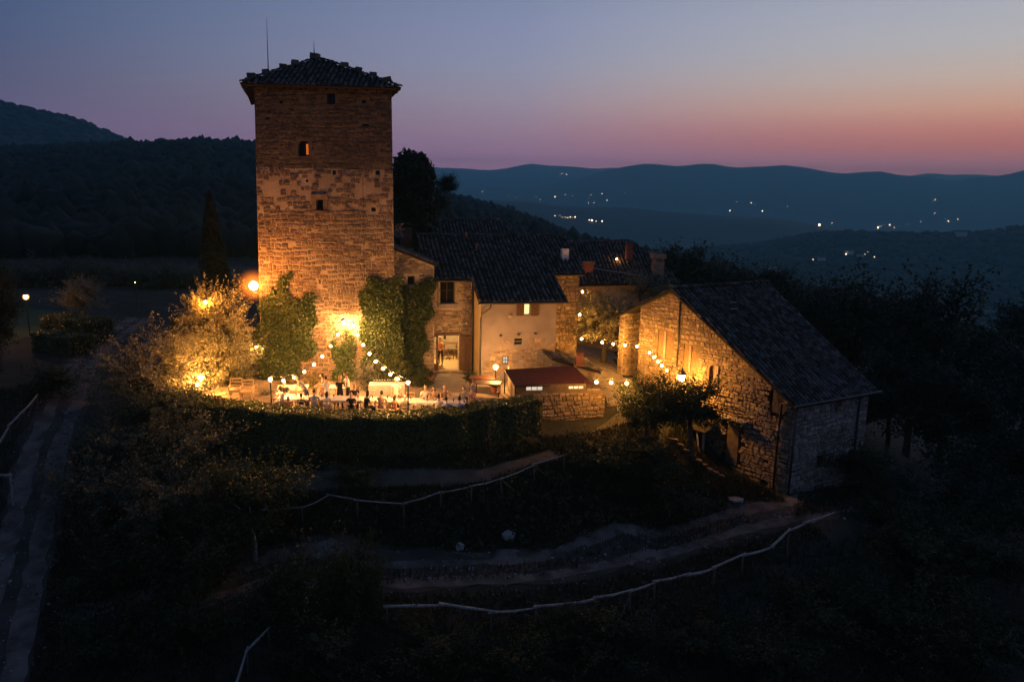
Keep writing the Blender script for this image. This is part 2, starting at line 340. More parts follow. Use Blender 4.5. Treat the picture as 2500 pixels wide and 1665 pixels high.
CP = [(-17, 38.6, 0), (-14, 37.4, 0), (-10, 36.2, 0), (-6.8, 35.5, 0), (-4, 35.9, 0), (-1.5, 37.2, 0), (1, 39.1, 0), (-18, 43, 0), (-19.5, 48, .1), (-14, 41, 0), (-8, 41, 0), (-3, 41, 0), (1, 42, 0),
      (-20, 55, .3), (-8, 62, .2), (3, 58, .2), (6, 51, .1), (-4.5, 47.2, -.15), (-4, 53, -.4), (-1.5, 47, -.2), (0, 50, -.4), (2.4, 52, -.3), (2, 46, -.1), (6.8, 47, 0), (5.6, 43, -.15), (7.5, 45.6, -.1), (5.2, 41.4, -.6), (1.3, 39.3, -1.25), (3.3, 39.6, -1.2), (5.4, 39.9, -1.05), (6.3, 41.2, -.7), (8.3, 42.6, -.45),
      (9.3, 41.3, -.8), (8.0, 38.5, -1.5), (10.3, 36.4, -3.5), (11.2, 39.6, -3.3), (12.5, 38.4, -3.75), (14.3, 36.8, -4), (9.6, 38.4, -2.6),
      (-16.8, 35.6, -1.2), (-14, 35.0, -1.4), (-12, 34.6, -1.5), (-9.5, 33.9, -1.5), (-6.8, 33.7, -1.5), (-4.5, 34.0, -1.5), (-3, 34.5, -1.5), (-0.5, 36.0, -1.5), (2, 37.6, -1.4),
      (-12, 32.5, -1.9), (-5.8, 32.4, -1.9), (-1.4, 33, -1.9), (1.1, 33.9, -1.8), (2.7, 34.9, -1.6), (5, 36.5, -1.45),
      (-11, 29.7, -4.1), (-5, 30.0, -4.2), (1.1, 30.8, -4.2), (6.9, 33.1, -4.2), (10.5, 35.2, -4.05),
      (-9, 27.6, -4.4), (-4.7, 27.5, -4.4), (1, 28.2, -4.4), (6.5, 30.4, -4.4), (10.8, 33.1, -4.3), (14.1, 34.4, -4.15), (19, 37.5, -4.3),
      (-9, 25.2, -4.6), (-4.4, 24.9, -4.6), (-.5, 24.8, -4.6), (2.5, 25.3, -4.6), (5.8, 27.1, -4.6), (9.6, 29, -4.5), (12, 31, -4.4), (15, 33, -4.3),
      (-4, 22, -7), (2, 22, -7), (8, 24.3, -7), (14, 28.3, -7), (20, 33, -7), (-6, 17, -10.5), (5, 17, -10.5), (14, 22, -10.5), (24, 28, -10.5), (0, 8, -15), (20, 15, -15), (-20, 8, -13), (0, -10, -20), (30, -5, -24), (-30, -10, -14),
      (21, 41, -4.8), (24, 45, -6), (30, 40, -10), (20, 52, -4), (14, 54, -1.5), (30, 60, -8), (40, 45, -14), (45, 70, -14), (15, 65, -2), (2, 72, 0),
      (-28.9, 57, .3), (-27.5, 49, .1), (-22.6, 38.3, -.5), (-21.2, 34.3, -1.3), (-19, 29.2, -3), (-16.3, 22.9, -5), (-14, 17, -7.5),
      (-30.9, 57, .3), (-29.7, 49, .1), (-24.6, 38.3, -.5), (-23.1, 34.3, -1.3), (-20.9, 29.2, -3), (-18.3, 22.9, -5),
      (-17.8, 33.6, -1.9), (-16.7, 30.3, -3.2), (-14, 31, -3.2), (-13.5, 26, -4.6), (-13, 22, -6), (-27, 38, -.4), (-26, 33, -1.2), (-24, 28, -2.6), (-22.5, 22, -4.5), (-34, 45, .4), (-36, 35, .1), (-31, 28, -1.5), (-37, 55, .6),
      (-45, 40, 1), (-45, 65, 1.5), (-25, 70, 1), (-10, 78, 1), (-32, 18, -3), (-50, 20, 0)]
GX0, GX1, GY0, GY1, GS = -76.0, 76.0, -30.0, 100.0, 0.5
nx = int((GX1 - GX0) / GS) + 1; ny = int((GY1 - GY0) / GS) + 1
gx = GX0 + GS * np.arange(nx); gy = GY0 + GS * np.arange(ny)
def _tri():
    pts = list(CP)
    for a in np.linspace(GX0 - 5, GX1 + 5, 9):
        for b in (GY0 - 5, GY1 + 5): pts.append((a, b, float(hills([a], [b])[0]) if b > 0 else -24.0))
    for b in np.linspace(GY0, GY1, 7)[1:-1]:
        for a in (GX0 - 5, GX1 + 5): pts.append((a, b, float(hills([a], [b])[0]) if b > 20 else (-6.0 if a < 0 else -26.0)))
    vs_, es_, fs_, ov, oe, of = geometry.delaunay_2d_cdt([Vector(p[:2]) for p in pts], [], [], 0, 1e-5)
    zz = [pts[o[0]][2] for o in ov]
    Z = np.full((ny, nx), np.nan)
    XX, YY = np.meshgrid(gx, gy)
    for f in fs_:
        (x0, y0), (x1, y1), (x2, y2) = [vs_[i] for i in f]
        i0 = max(int((min(x0, x1, x2) - GX0) / GS), 0); i1 = min(int((max(x0, x1, x2) - GX0) / GS) + 2, nx)
        j0 = max(int((min(y0, y1, y2) - GY0) / GS), 0); j1 = min(int((max(y0, y1, y2) - GY0) / GS) + 2, ny)
        if i0 >= i1 or j0 >= j1: continue
        x = XX[j0:j1, i0:i1]; y = YY[j0:j1, i0:i1]
        den = (y1 - y2) * (x0 - x2) + (x2 - x1) * (y0 - y2)
        if abs(den) < 1e-9: continue
        a = ((y1 - y2) * (x - x2) + (x2 - x1) * (y - y2)) / den; b = ((y2 - y0) * (x - x2) + (x0 - x2) * (y - y2)) / den; c = 1 - a - b
        ins = (a >= -1e-6) & (b >= -1e-6) & (c >= -1e-6)
        z = a * zz[f[0]] + b * zz[f[1]] + c * zz[f[2]]
        sub = Z[j0:j1, i0:i1]; sub[ins] = z[ins]
    Z = np.where(np.isnan(Z), 0, Z)
    for _ in range(3):
        P_ = np.pad(Z, 1, 'edge')
        Z = (P_[1:-1, 1:-1] * 4 + P_[:-2, 1:-1] + P_[2:, 1:-1] + P_[1:-1, :-2] + P_[1:-1, 2:]) / 8
    H = hills(XX.ravel(), YY.ravel()).reshape(Z.shape)
    d = np.hypot(XX, YY - 38); w = np.clip((d - 44) / 20, 0, 1); w = w * w * (3 - 2 * w) * (YY > 20)
    return Z * (1 - w) + H * w
ZG = _tri()
def H(x, y):
    x = np.asarray(x, float); y = np.asarray(y, float)
    fx = np.clip((x - GX0) / GS, 0, nx - 1.001); fy = np.clip((y - GY0) / GS, 0, ny - 1.001)
    i = fx.astype(int); j = fy.astype(int); u = fx - i; v = fy - j
    return ZG[j, i] * (1 - u) * (1 - v) + ZG[j, i + 1] * u * (1 - v) + ZG[j + 1, i] * (1 - u) * v + ZG[j + 1, i + 1] * u * v
def h(x, y): return float(H(x, y))

XX, YY = np.meshgrid(gx, gy)
V = np.stack([XX.ravel(), YY.ravel(), ZG.ravel()], 1)
ii = (np.arange(ny - 1)[:, None] * nx + np.arange(nx - 1)[None]).ravel()
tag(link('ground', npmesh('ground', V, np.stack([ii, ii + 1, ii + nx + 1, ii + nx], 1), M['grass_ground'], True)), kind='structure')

# far hills, polar sheet out to the horizon
az = np.concatenate([np.radians(np.arange(-180, -60, 6.0)), np.radians(np.arange(-60, 60, 0.3)), np.radians(np.arange(60, 181, 6.0))])
rr = np.concatenate([np.linspace(64, 110, 5), np.geomspace(125, 7000, 140)])
A_, R_ = np.meshgrid(az, rr); X_ = R_ * np.sin(A_); Y_ = R_ * np.cos(A_)
Z_ = hills(X_.ravel(), Y_.ravel()).reshape(X_.shape)
Z_[:5] -= 0.6; Z_[0] -= 6
Z_ = np.where((Y_ < 0.2 * np.abs(X_)) & (R_ < 140), -32, Z_)
V = np.stack([X_.ravel(), Y_.ravel(), Z_.ravel()], 1); na = len(az)
ii = (np.arange(len(rr) - 1)[:, None] * na + np.arange(na - 1)[None]).ravel()
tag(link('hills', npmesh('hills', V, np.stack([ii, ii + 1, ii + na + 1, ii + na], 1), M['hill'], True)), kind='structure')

# far woods on the near slopes: thousands of rough crowns in one mass
def blob(n=5):
    bm = bmesh.new(); bmesh.ops.create_icosphere(bm, subdivisions=1, radius=1)
    V = np.array([v.co[:] for v in bm.verts]); Fs = np.array([[v.index for v in f.verts] for f in bm.faces]); bm.free(); return V, Fs
bV, bF = blob()
def scatter_blobs(P, S, jit=0.28):
    n = len(P); V = bV[None] * S[:, None, :] * (1 + RNG.uniform(-jit, jit, (n, len(bV), 3))) + P[:, None, :]
    Fs = bF[None] + (np.arange(n) * len(bV))[:, None, None]
    return V.reshape(-1, 3), Fs.reshape(-1, 3)
n = 17000
fa = RNG.uniform(math.radians(-44), math.radians(34), n); fr = np.exp(RNG.uniform(math.log(120), math.log(1050), n))
fx = fr * np.sin(fa); fy = fr * np.cos(fa); fpx = 1250 + F / .979 * np.tan(fa)
keep = (fpx < 1750) | (fr > 160)
keep &= ~((fr < 145) & (fpx > 900) & (fpx < 1600))
fx, fy, fr = fx[keep], fy[keep], fr[keep]
s = RNG.uniform(1.3, 2.9, len(fx)) * np.where(RNG.random(len(fx)) < .08, 1.25, 1.0); tall = RNG.uniform(0.8, 1.45, len(fx))
P_ = np.stack([fx, fy, hills(fx, fy) + s * 0.55], 1); S_ = np.stack([s, s, s * tall], 1)
V1, F1 = scatter_blobs(P_, S_, 0.35)
n2 = 2500; fa = RNG.uniform(math.radians(5), math.radians(40), n2); fr = np.exp(RNG.uniform(math.log(1000), math.log(1450), n2))
P2 = np.stack([fr * np.sin(fa), fr * np.cos(fa), hills(fr * np.sin(fa), fr * np.cos(fa)) + 2], 1); s = RNG.uniform(2.5, 5.5, n2)
fa = RNG.uniform(math.radians(-48), math.radians(-22), 2600); fr = np.exp(RNG.uniform(math.log(1000), math.log(1420), 2600)); P3 = np.stack([fr * np.sin(fa), fr * np.cos(fa), hills(fr * np.sin(fa), fr * np.cos(fa)) - .5], 1); P2 = np.concatenate([P2, P3]); s = np.concatenate([s, RNG.uniform(2, 4, 2600)])
V2, F2 = scatter_blobs(P2, np.stack([s * 1.5, s * 1.5, s], 1), 0.3)
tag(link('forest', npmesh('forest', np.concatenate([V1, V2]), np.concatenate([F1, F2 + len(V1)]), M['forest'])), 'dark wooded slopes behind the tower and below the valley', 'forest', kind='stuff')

# ------------------------------------------------------------------ roads, tracks, paving: sheets draped on the ground
def strip(pts, w, off, step=0.35, jit=0.0):
    pts = np.asarray(pts, float); sg = np.hypot(*np.diff(pts, axis=0).T); L = np.concatenate([[0], np.cumsum(sg)])
    t = np.arange(0, L[-1], step); x = np.interp(t, L, pts[:, 0]); y = np.interp(t, L, pts[:, 1])
    for _ in range(6):
        x[1:-1] = (x[:-2] + x[1:-1] * 2 + x[2:]) / 4; y[1:-1] = (y[:-2] + y[1:-1] * 2 + y[2:]) / 4
    dx = np.gradient(x); dy = np.gradient(y); l = np.hypot(dx, dy); nxv, nyv = -dy / l, dx / l
    m = 5; ws = np.linspace(-.5, .5, m); wj = w * (1 + jit * np.interp(t, t[::4], RNG.uniform(-1, 1, len(t[::4]))))
    PX = x[:, None] + nxv[:, None] * ws * wj[:, None]; PY = y[:, None] + nyv[:, None] * ws * wj[:, None]
    V = np.stack([PX.ravel(), PY.ravel(), H(PX.ravel(), PY.ravel()) + off], 1)
    ii = (np.arange(len(t) - 1)[:, None] * m + np.arange(m - 1)[None]).ravel()
    return V, np.stack([ii, ii + m, ii + m + 1, ii + 1], 1)
def sheets(name, lst, mt):
    V = []; Fs = []; o = 0
    for v, f in lst: V.append(v); Fs.append(f + o); o += len(v)
    return tag(link(name, npmesh(name, np.concatenate(V), np.concatenate(Fs), mt, True)), kind='structure')
lr = [(-16, 24.5), (-10, 28.6), (-5, 28.75), (1, 29.5), (6.7, 31.75), (10.7, 34.1), (14.5, 35.6), (19, 38.6), (26, 42)]
def offs(p, d):
    p = np.asarray(p, float); g = np.gradient(p, axis=0); g /= np.hypot(*g.T)[:, None]; return p + np.stack([-g[:, 1], g[:, 0]], 1) * d
sheets('dirt_track', [strip(lr, 2.7, .02, .2, jit=.3)], M['dirt'])
sheets('wheel_ruts', [strip(offs(lr, .75), .8, .035, .15, jit=.28), strip(offs(lr, -.75), .62, .035, .15, jit=.3)], M['rut'])
up_ = [(-17, 34.4), (-14, 33.6), (-9.5, 32.9), (-5.8, 32.9), (-2, 33.5), (1.2, 34.9), (3, 36.2), (5.0, 38.2), (6.4, 40.2), (7.4, 42.6), (7.0, 45)]
sheets('footpath', [strip(up_, 1.3, .03, jit=.2)], mat('trodden_earth', (0.055, 0.048, 0.036), 0.95, (0.10, 0.085, 0.062), 1.5, .5, 8))
rd = [(-29.9, 60), (-28.8, 52), (-26.5, 45), (-23.6, 38.3), (-22.2, 34.3), (-20, 29.2), (-17.3, 22.9), (-15.2, 17)]
sheets('drive', [strip(rd, 2.5, .02, .2, jit=.25)], M['dirt'])
sheets('drive_ruts', [strip(offs(rd, .6), .7, .035, .15, jit=.28), strip(offs(rd, -.6), .7, .035, .15, jit=.28)], M['rut'])
def poly_sheet(name, poly, off, mt, step=.5):
    P = [Vector(p) for p in poly]; x0, x1 = min(p.x for p in P), max(p.x for p in P); y0, y1 = min(p.y for p in P), max(p.y for p in P)
    gx_ = np.arange(x0, x1 + step, step); gy_ = np.arange(y0, y1 + step, step); XX, YY = np.meshgrid(gx_, gy_)
    ins = inpoly(XX.ravel(), YY.ravel(), poly).reshape(XX.shape); V = np.stack([XX.ravel(), YY.ravel(), H(XX.ravel(), YY.ravel()) + off], 1); m = len(gx_)
    c = ins[:-1, :-1] & ins[1:, :-1] & ins[:-1, 1:] & ins[1:, 1:]; j, i = np.nonzero(c); k = j * m + i
    return tag(link(name, npmesh(name, V, np.stack([k, k + 1, k + m + 1, k + m], 1), mt, True)), kind='structure')
def inpoly(x, y, poly):
    x = np.asarray(x); y = np.asarray(y); r = np.zeros(x.shape, bool); n = len(poly)
    for i in range(n):
        x0, y0 = poly[i]; x1, y1 = poly[(i + 1) % n]
        if y0 == y1: continue
        c = ((y0 > y) != (y1 > y)) & (x < (x1 - x0) * (y - y0) / (y1 - y0) + x0); r ^= c
    return r
poly_sheet('terrace', [(-17.5, 39), (-14, 37), (-9.5, 35.6), (-6.8, 35.3), (-4, 35.7), (-1, 37.6), (1.2, 39.6), (1, 46.5), (-8, 47), (-18, 47)], .02, M['paving'])
poly_sheet('courtyard', [(1.5, 46), (4.6, 43), (5.6, 40.8), (6.6, 40.4), (9.2, 42.6), (7.2, 47), (8, 58), (2, 56)], .025, M['gravel'])
poly_sheet('yard', [(-38, 56), (-24, 52), (-24, 57), (-33, 58)], .02, M['dirt'])

# ground cover on the banks and verges: grass blades and weeds, one mass
def tufts(n, fx, fy, hmin, hmax, wd):
    x = fx(n); y = fy(n); return x, y
def blades(x, y, hmin, hmax, wd, tilt=.5):
    n = len(x); z = H(x, y); a = RNG.uniform(0, 6.28, n); hh = RNG.uniform(hmin, hmax, n); w = wd * RNG.uniform(.6, 1.4, n)
    ca, sa = np.cos(a), np.sin(a); b = RNG.uniform(0, 6.28, n); tl = hh * RNG.uniform(0, tilt, n)
    p0 = np.stack([x - ca * w, y - sa * w, z - .03], 1); p1 = np.stack([x + ca * w, y + sa * w, z - .03], 1)
    p2 = np.stack([x + np.cos(b) * tl + ca * w * .2, y + np.sin(b) * tl + sa * w * .2, z + hh], 1)
    V = np.stack([p0, p1, p2], 1).reshape(-1, 3); return V, np.arange(len(V)).reshape(-1, 3)
def region_pts(n, poly):
    P = np.array(poly); lo, hi = P.min(0), P.max(0); q = RNG.uniform(lo, hi, (n * 3, 2)); k = inpoly(q[:, 0], q[:, 1], poly); q = q[k][:n]; return q[:, 0], q[:, 1]
tx = []; ty = []
for n, poly in ((26000, [(-12, 29.8), (2, 30.8), (8, 33.5), (11, 35.3), (8.5, 38), (3, 35.6), (-1.4, 33), (-6, 32.3), (-12, 32.4)]),
                (2500, [(-10, 28.2), (-5, 28), (1, 28.8), (6.6, 31.1), (12, 34.3), (11.6, 34.9), (6.5, 32.3), (1, 29.7), (-5, 29.0), (-10, 28.9)]),
                (7000, [(-10, 25), (-4, 24.8), (2.5, 25.3), (9.6, 29), (15, 33), (14.5, 34.2), (6.6, 30), (1, 27.8), (-5, 27.2), (-10, 27)]),
                (22000, [(-14, 18), (6, 17), (22, 27), (20, 36), (12, 31), (6, 27), (-4, 24.9), (-12, 25)]),
                (12000, [(-17, 33.5), (-11, 29.5), (-13, 22), (-16, 22.5), (-19, 30), (-21, 35)]),
                (12000, [(-24, 35), (-21, 29), (-18.6, 22), (-28, 20), (-36, 34), (-27, 42)]),
                (5000, [(-12, 33.4), (-5.8, 33.3), (-1.4, 34), (2, 36.4), (1.2, 37), (-3, 34.9), (-7, 34.0), (-12, 34.6)]),
                (4000, [(1.5, 37.5), (5, 38.8), (8, 41), (8, 38.6), (5, 36.6), (2.7, 35)]),
                (4500, [(8.2, 38.3), (9.5, 41.6), (13.6, 37.8), (14.2, 36.3), (10.6, 35.8)]),
                (5000, [(14, 34.6), (22, 38.5), (24, 44), (20, 41), (15, 37)])):
    a, b = region_pts(n, poly); tx.append(a); ty.append(b)
tx = np.concatenate(tx); ty = np.concatenate(ty)
a, b = region_pts(10, [(-12, 26.2), (-5, 26.6), (1, 27.4), (7, 29.4), (12, 32.5), (15, 35.5), (9, 34.6), (5, 32.2), (1, 31), (-5, 30.4), (-12, 30.4)]); tx = np.concatenate([tx, a]); ty = np.concatenate([ty, b])
a, b = region_pts(10, [(-16.8, 17), (-13.9, 17), (-17.8, 27), (-20, 33), (-21, 37.5), (-24.2, 37.5), (-22.8, 30), (-20, 24)]); k = RNG.random(len(a)) < .8; tx = np.concatenate([tx, a[k]]); ty = np.concatenate([ty, b[k]])
V, Fs = blades(tx, ty, .08, .34, .035)
tag(link('grass', npmesh('grass', V, Fs, M['scrub'])), 'rough grass and weeds on the banks and verges', 'grass', kind='stuff')

# low weeds and brambles on the banks, and loose stones on the tracks
def clumps(n, poly, r0, r1, per):
    a, b = region_pts(n, poly); n = len(a); rad = RNG.uniform(r0, r1, n); k = np.repeat(np.arange(n), per); d = RNG.normal(0, 1, (len(k), 3)); d /= np.linalg.norm(d, axis=1)[:, None]; d[:, 2] = np.abs(d[:, 2])
    P = np.stack([a[k], b[k], H(a[k], b[k])], 1) + d * (rad[k] * RNG.uniform(.4, 1, len(k)))[:, None] * np.array([1, 1, .8]); return P, d
PP = []; DD = []
for n_, poly_, r0_, r1_ in ((520, [(-12, 29.9), (2, 30.8), (8, 33.5), (10.5, 35.3), (8.5, 38), (3, 35.6), (-1.4, 32.9), (-6, 32.1), (-12, 32.3)], .2, .55), (420, [(-14, 19), (6, 18), (21, 28), (19, 35), (12, 30.5), (6, 26.6), (-4, 24.5), (-12, 24.6)], .2, .6), (260, [(-24, 35), (-21.4, 29), (-19, 22), (-28, 20), (-36, 34), (-27, 42)], .2, .6), (160, [(-10, 26.4), (-4, 25.6), (3, 26.2), (10, 30), (15, 33.6), (14, 34), (6.6, 29.6), (1, 27.4), (-5, 26.8)], .12, .3), (120, [(-12, 33.5), (-5.8, 33.5), (-1.4, 34.2), (2, 36.6), (1, 37), (-3, 34.8), (-7, 33.9), (-12, 34.5)], .12, .35), (200, [(14, 35.5), (24, 39), (34, 46), (30, 54), (20, 46)], .3, .7)):
    a, b = clumps(n_, poly_, r0_, r1_, 34); PP.append(a); DD.append(b)
PP = np.concatenate(PP); DD = np.concatenate(DD); n_ = len(PP); t_ = np.cross(DD + RNG.normal(0, .6, (n_, 3)), RNG.normal(0, 1, (n_, 3))); t_ /= np.linalg.norm(t_, axis=1)[:, None]; b_ = np.cross(DD, t_); l_ = RNG.uniform(.05, .13, n_)[:, None]; w_ = l_ * RNG.uniform(.3, .6, (n_, 1))
V = np.stack([PP - t_ * l_, PP + b_ * w_, PP + t_ * l_, PP - b_ * w_], 1).reshape(-1, 3)
tag(link('weeds', npmesh('weeds', V, np.arange(len(V)).reshape(-1, 4), M['scrub_green'])), 'low weeds and brambles covering the banks', 'weeds', kind='stuff')
P = []
for pts_, w_, n_ in ((lr, 1.6, 1300), (rd, 1.5, 700)):
    pts_ = np.array(pts_, float); sg_ = np.concatenate([[0], np.cumsum(np.hypot(*np.diff(pts_, axis=0).T))]); t_ = RNG.uniform(0, sg_[-1], n_); P.append(np.stack([np.interp(t_, sg_, pts_[:, 0]) + RNG.normal(0, w_ * .6, n_), np.interp(t_, sg_, pts_[:, 1]) + RNG.normal(0, w_ * .6, n_)], 1))
P = np.concatenate(P); s_ = RNG.uniform(.015, .05, len(P)) * np.where(RNG.random(len(P)) < .06, 2, 1); V, Fs = scatter_blobs(np.column_stack([P, H(P[:, 0], P[:, 1]) + .02]), np.stack([s_, s_, s_ * .7], 1))
tag(link('loose_stones', npmesh('loose_stones', V, Fs, M['rock'])), 'loose stones scattered over the dirt tracks', 'stones', kind='stuff')
# ------------------------------------------------------------------ masonry and roofing
class Fr:
    """vertical wall frame: s runs along u, z is height, d sticks out along n"""
    def __init__(s, O, ang):
        s.O = np.array([O[0], O[1], 0.0]); s.u = np.array([math.cos(ang), math.sin(ang), 0]); s.n = np.array([math.sin(ang), -math.cos(ang), 0])
    def pt(s, a, z, d=0.0):
        p = s.O + s.u * a + s.n * d; return (p[0], p[1], z)
    def px(s, px, py, d=0.0):
        r_ = ray(px, py); t = ((s.O + s.n * d - CAM) @ s.n) / (r_ @ s.n); p = CAM + r_ * t
        return float((p - s.O) @ s.u), float(p[2])
    def mat3(s):   # local x -> -u, y -> n, z -> up
        return np.array([-s.u, s.n, [0, 0, 1]]).T
def mk_stone(seed):
    r = random.Random(seed); n = 8; out = []
    base = [(-.5, -.42), (-.42, -.5), (.4, -.5), (.5, -.4), (.5, .42), (.41, .5), (-.4, .5), (-.5, .4)]
    base = [(x + r.uniform(-.07, .07), z + r.uniform(-.09, .09)) for x, z in base]
    V = [(x, 0, z) for x, z in base] + [(x, .62, z) for x, z in base] + [(x * .84, 1 + r.uniform(-.25, .12), z * .78) for x, z in base]
    Fs = []
    for k in range(2):
        for i in range(n): Fs.append((k * n + i, (k + 1) * n + i, (k + 1) * n + (i + 1) % n, k * n + (i + 1) % n))
    Fs += [(16, 23, 22, 17), (17, 22, 21, 18), (18, 21, 20, 19)]
    return np.array(V), Fs
STV = [mk_stone(i) for i in range(7)]
def stone_meshes(mt):
    out = []
    for V, Fs in STV: out.append(npmesh('stone', V, Fs, mt))
    return out
def place_pieces(root, name, placements, variants, meshes, mt, nobj, parent=None, rest_name=None):
    """placements: list of (4x4 numpy, variant, size); biggest in view become objects, the rest one part"""
    parent = parent or root; L = np.zeros(3); p = parent
    while p is not None: L += np.array(p.location); p = p.parent
    def score(pl):
        m = pl[0][:3, 3]; k = (m - CAM) @ FW; x, y = proj(m)
        vis = (-20 < x < 2520) and (-20 < y < 1690)
        return pl[2] / max(k, 1) * (1 if vis else .05)
    placements = sorted(placements, key=score, reverse=True)
    for Mx, v, sz in placements[:nobj]:
        o = bpy.data.objects.new(name, meshes[v]); COL.objects.link(o); o.parent = parent
        m2 = Mx.copy(); m2[:3, 3] -= L; o.matrix_basis = Matrix(m2.tolist())
    rest = placements[nobj:]
    if rest:
        Vs = []; Fs = []; off = 0
        for Mx, v, sz in rest:
            V, f = variants[v]; Vs.append(V @ Mx[:3, :3].T + Mx[:3, 3]); Fs += [tuple(i + off for i in q) for q in f]; off += len(V)
        o = link(rest_name or name, npmesh(rest_name or name, np.concatenate(Vs), Fs, mt), parent); o['kind'] = 'stuff'
def stone_courses(root, fr, poly, holes, mt, hr=(.17, .29), lr_=(.24, .56), seed=1, nobj=300, drop=None, proud=(.03, .075), gap=.028, rest='stonework', meshes=None, d0=-.03):
    r = random.Random(seed); ss = [p[0] for p in poly]; zs = [p[1] for p in poly]
    P = []; z = min(zs); meshes = meshes or stone_meshes(mt)
    while z < max(zs):
        hh = r.uniform(*hr); s = min(ss) - r.uniform(0, .3)
        while s < max(ss):
            l = r.uniform(*lr_)
            if r.random() < .12: l *= .55
            cs = s + l / 2; cz = z + hh / 2; s += l
            q = inpoly(np.array([cs - l * .47, cs + l * .47, cs - l * .47, cs + l * .47]), np.array([cz - hh * .45, cz - hh * .45, cz + hh * .45, cz + hh * .45]), poly)
            if not q.all():
                if q.sum() < 2: continue
                # trim to the wall edge
                a0, a1 = cs - l / 2, cs + l / 2; xs = np.linspace(a0, a1, 12); k = inpoly(xs, np.full(12, cz), poly) & inpoly(xs, np.full(12, cz + hh * .4), poly) & inpoly(xs, np.full(12, cz - hh * .4), poly)
                if k.sum() < 4: continue
                xs = xs[k]; cs = (xs[0] + xs[-1]) / 2; l = xs[-1] - xs[0]
            if any(cs + l / 2 > h0 - .04 and cs - l / 2 < h1 + .04 and cz + hh / 2 > g0 - .04 and cz - hh / 2 < g1 + .04 for h0, g0, h1, g1 in [hq[:4] for hq in holes]): continue
            if drop and r.random() < drop(cs, cz): continue
            hs = r.uniform(.82, 1.06); parts_ = [(cz + .06 * math.sin(cs * .9 + z * 2.3) + .025 * math.sin(cs * 3.1 + z * 5) + r.uniform(-.02, .02), hh * hs)]
            if hh > .2 and r.random() < .2: q_ = r.uniform(.4, .6); c0_ = parts_[0][0]; parts_ = [(c0_ - hh * (1 - q_) / 2, hh * q_), (c0_ + hh * q_ / 2, hh * (1 - q_))]
            for cz_, hh_ in parts_:
             Mx = np.eye(4); tl = r.uniform(-.12, .12); c_, s_ = math.cos(tl), math.sin(tl)
             R3 = fr.mat3() @ np.array([[c_, 0, -s_], [0, 1, 0], [s_, 0, c_]])
             sc = np.diag([max(l - gap * r.uniform(.7, 1.6), .05), r.uniform(*proud) - d0, max(hh_ - gap * r.uniform(.7, 1.4), .05)])
             Mx[:3, :3] = R3 @ sc; Mx[:3, 3] = fr.pt(cs, cz_ + r.uniform(-.012, .012), d0)
             P.append((Mx, r.randrange(len(STV)), l * hh_ + l * .2))
        z += hh
    place_pieces(root, 'stone', P, STV, meshes, mt, nobj, rest_name=rest)
def arch(s0, z0, s1, z1, n=6):
    rr_ = (s1 - s0) / 2; cs = (s0 + s1) / 2; zc = z1 - rr_
    return [(s0, z0), (s1, z0), (s1, zc)] + [(cs + rr_ * math.cos(a), zc + rr_ * math.sin(a)) for a in np.linspace(0, math.pi, n + 2)[1:-1]] + [(s0, zc)]
def hole_poly(h_):
    return arch(*h_[:4]) if len(h_) > 4 and h_[4] == 'arch' else [(h_[0], h_[1]), (h_[2], h_[1]), (h_[2], h_[3]), (h_[0], h_[3])]
def wall_panel(root, fr, poly, holes, mt, reveal=.32, extra=(), name='wall'):
    """front face with real openings and reveals, plus plain extra faces (sides, back)"""
    mb = MB(); loops = [poly] + [hole_poly(q) for q in holes]
    flat = [p for l in loops for p in l]
    tri = geometry.tessellate_polygon([[Vector((p[0], p[1], 0)) for p in l] for l in loops])
    mb.add([fr.pt(*p) for p in flat], [tuple(t) for t in tri])
    for l in loops[1:]:
        n = len(l)
        mb.add([fr.pt(*p) for p in l] + [fr.pt(p[0], p[1], -reveal) for p in l], [(i, (i + 1) % n, n + (i + 1) % n, n + i) for i in range(n)])
    for q in extra: mb.add(q, [tuple(range(len(q)))])
    return mb.build(name, mt, root)
def window(root, fr, hq, pane, frame_m, depth=.2, bars=(0, 0), fw=.05, name='window'):
    s0, z0, s1, z1 = hq[:4]; mb = MB(); R3 = Matrix(fr.mat3().tolist())
    def b(a0, b0, a1, b1, d, t): mb.box(fr.pt((a0 + a1) / 2, (b0 + b1) / 2, d), (abs(a1 - a0), t, abs(b1 - b0)), R3)
    b(s0, z0, s0 + fw, z1, -depth, .06); b(s1 - fw, z0, s1, z1, -depth, .06); b(s0 + fw, z0, s1 - fw, z0 + fw, -depth, .06); b(s0 + fw, z1 - fw, s1 - fw, z1, -depth, .06)
    for i in range(bars[0]): x = s0 + (s1 - s0) * (i + 1) / (bars[0] + 1); b(x - .015, z0 + fw, x + .015, z1 - fw, -depth, .05)
    for i in range(bars[1]): x = z0 + (z1 - z0) * (i + 1) / (bars[1] + 1); b(s0 + fw, x - .013, s1 - fw, x + .013, -depth, .044)
    o = mb.build(name, frame_m, root)
    p = MB(); p.add([fr.pt(s0 + .01, z0 + .01, -depth - .035), fr.pt(s1 - .01, z0 + .01, -depth - .035), fr.pt(s1 - .01, z1 - .01, -depth - .035), fr.pt(s0 + .01, z1 - .01, -depth - .035)], [(0, 1, 2, 3)])
    pn = npmesh('pane', p.v, p.f, pane); po = bpy.data.objects.new('pane', pn); COL.objects.link(po); po.parent = o
    # o is offset by -root location; pane keeps the same local frame
    return o
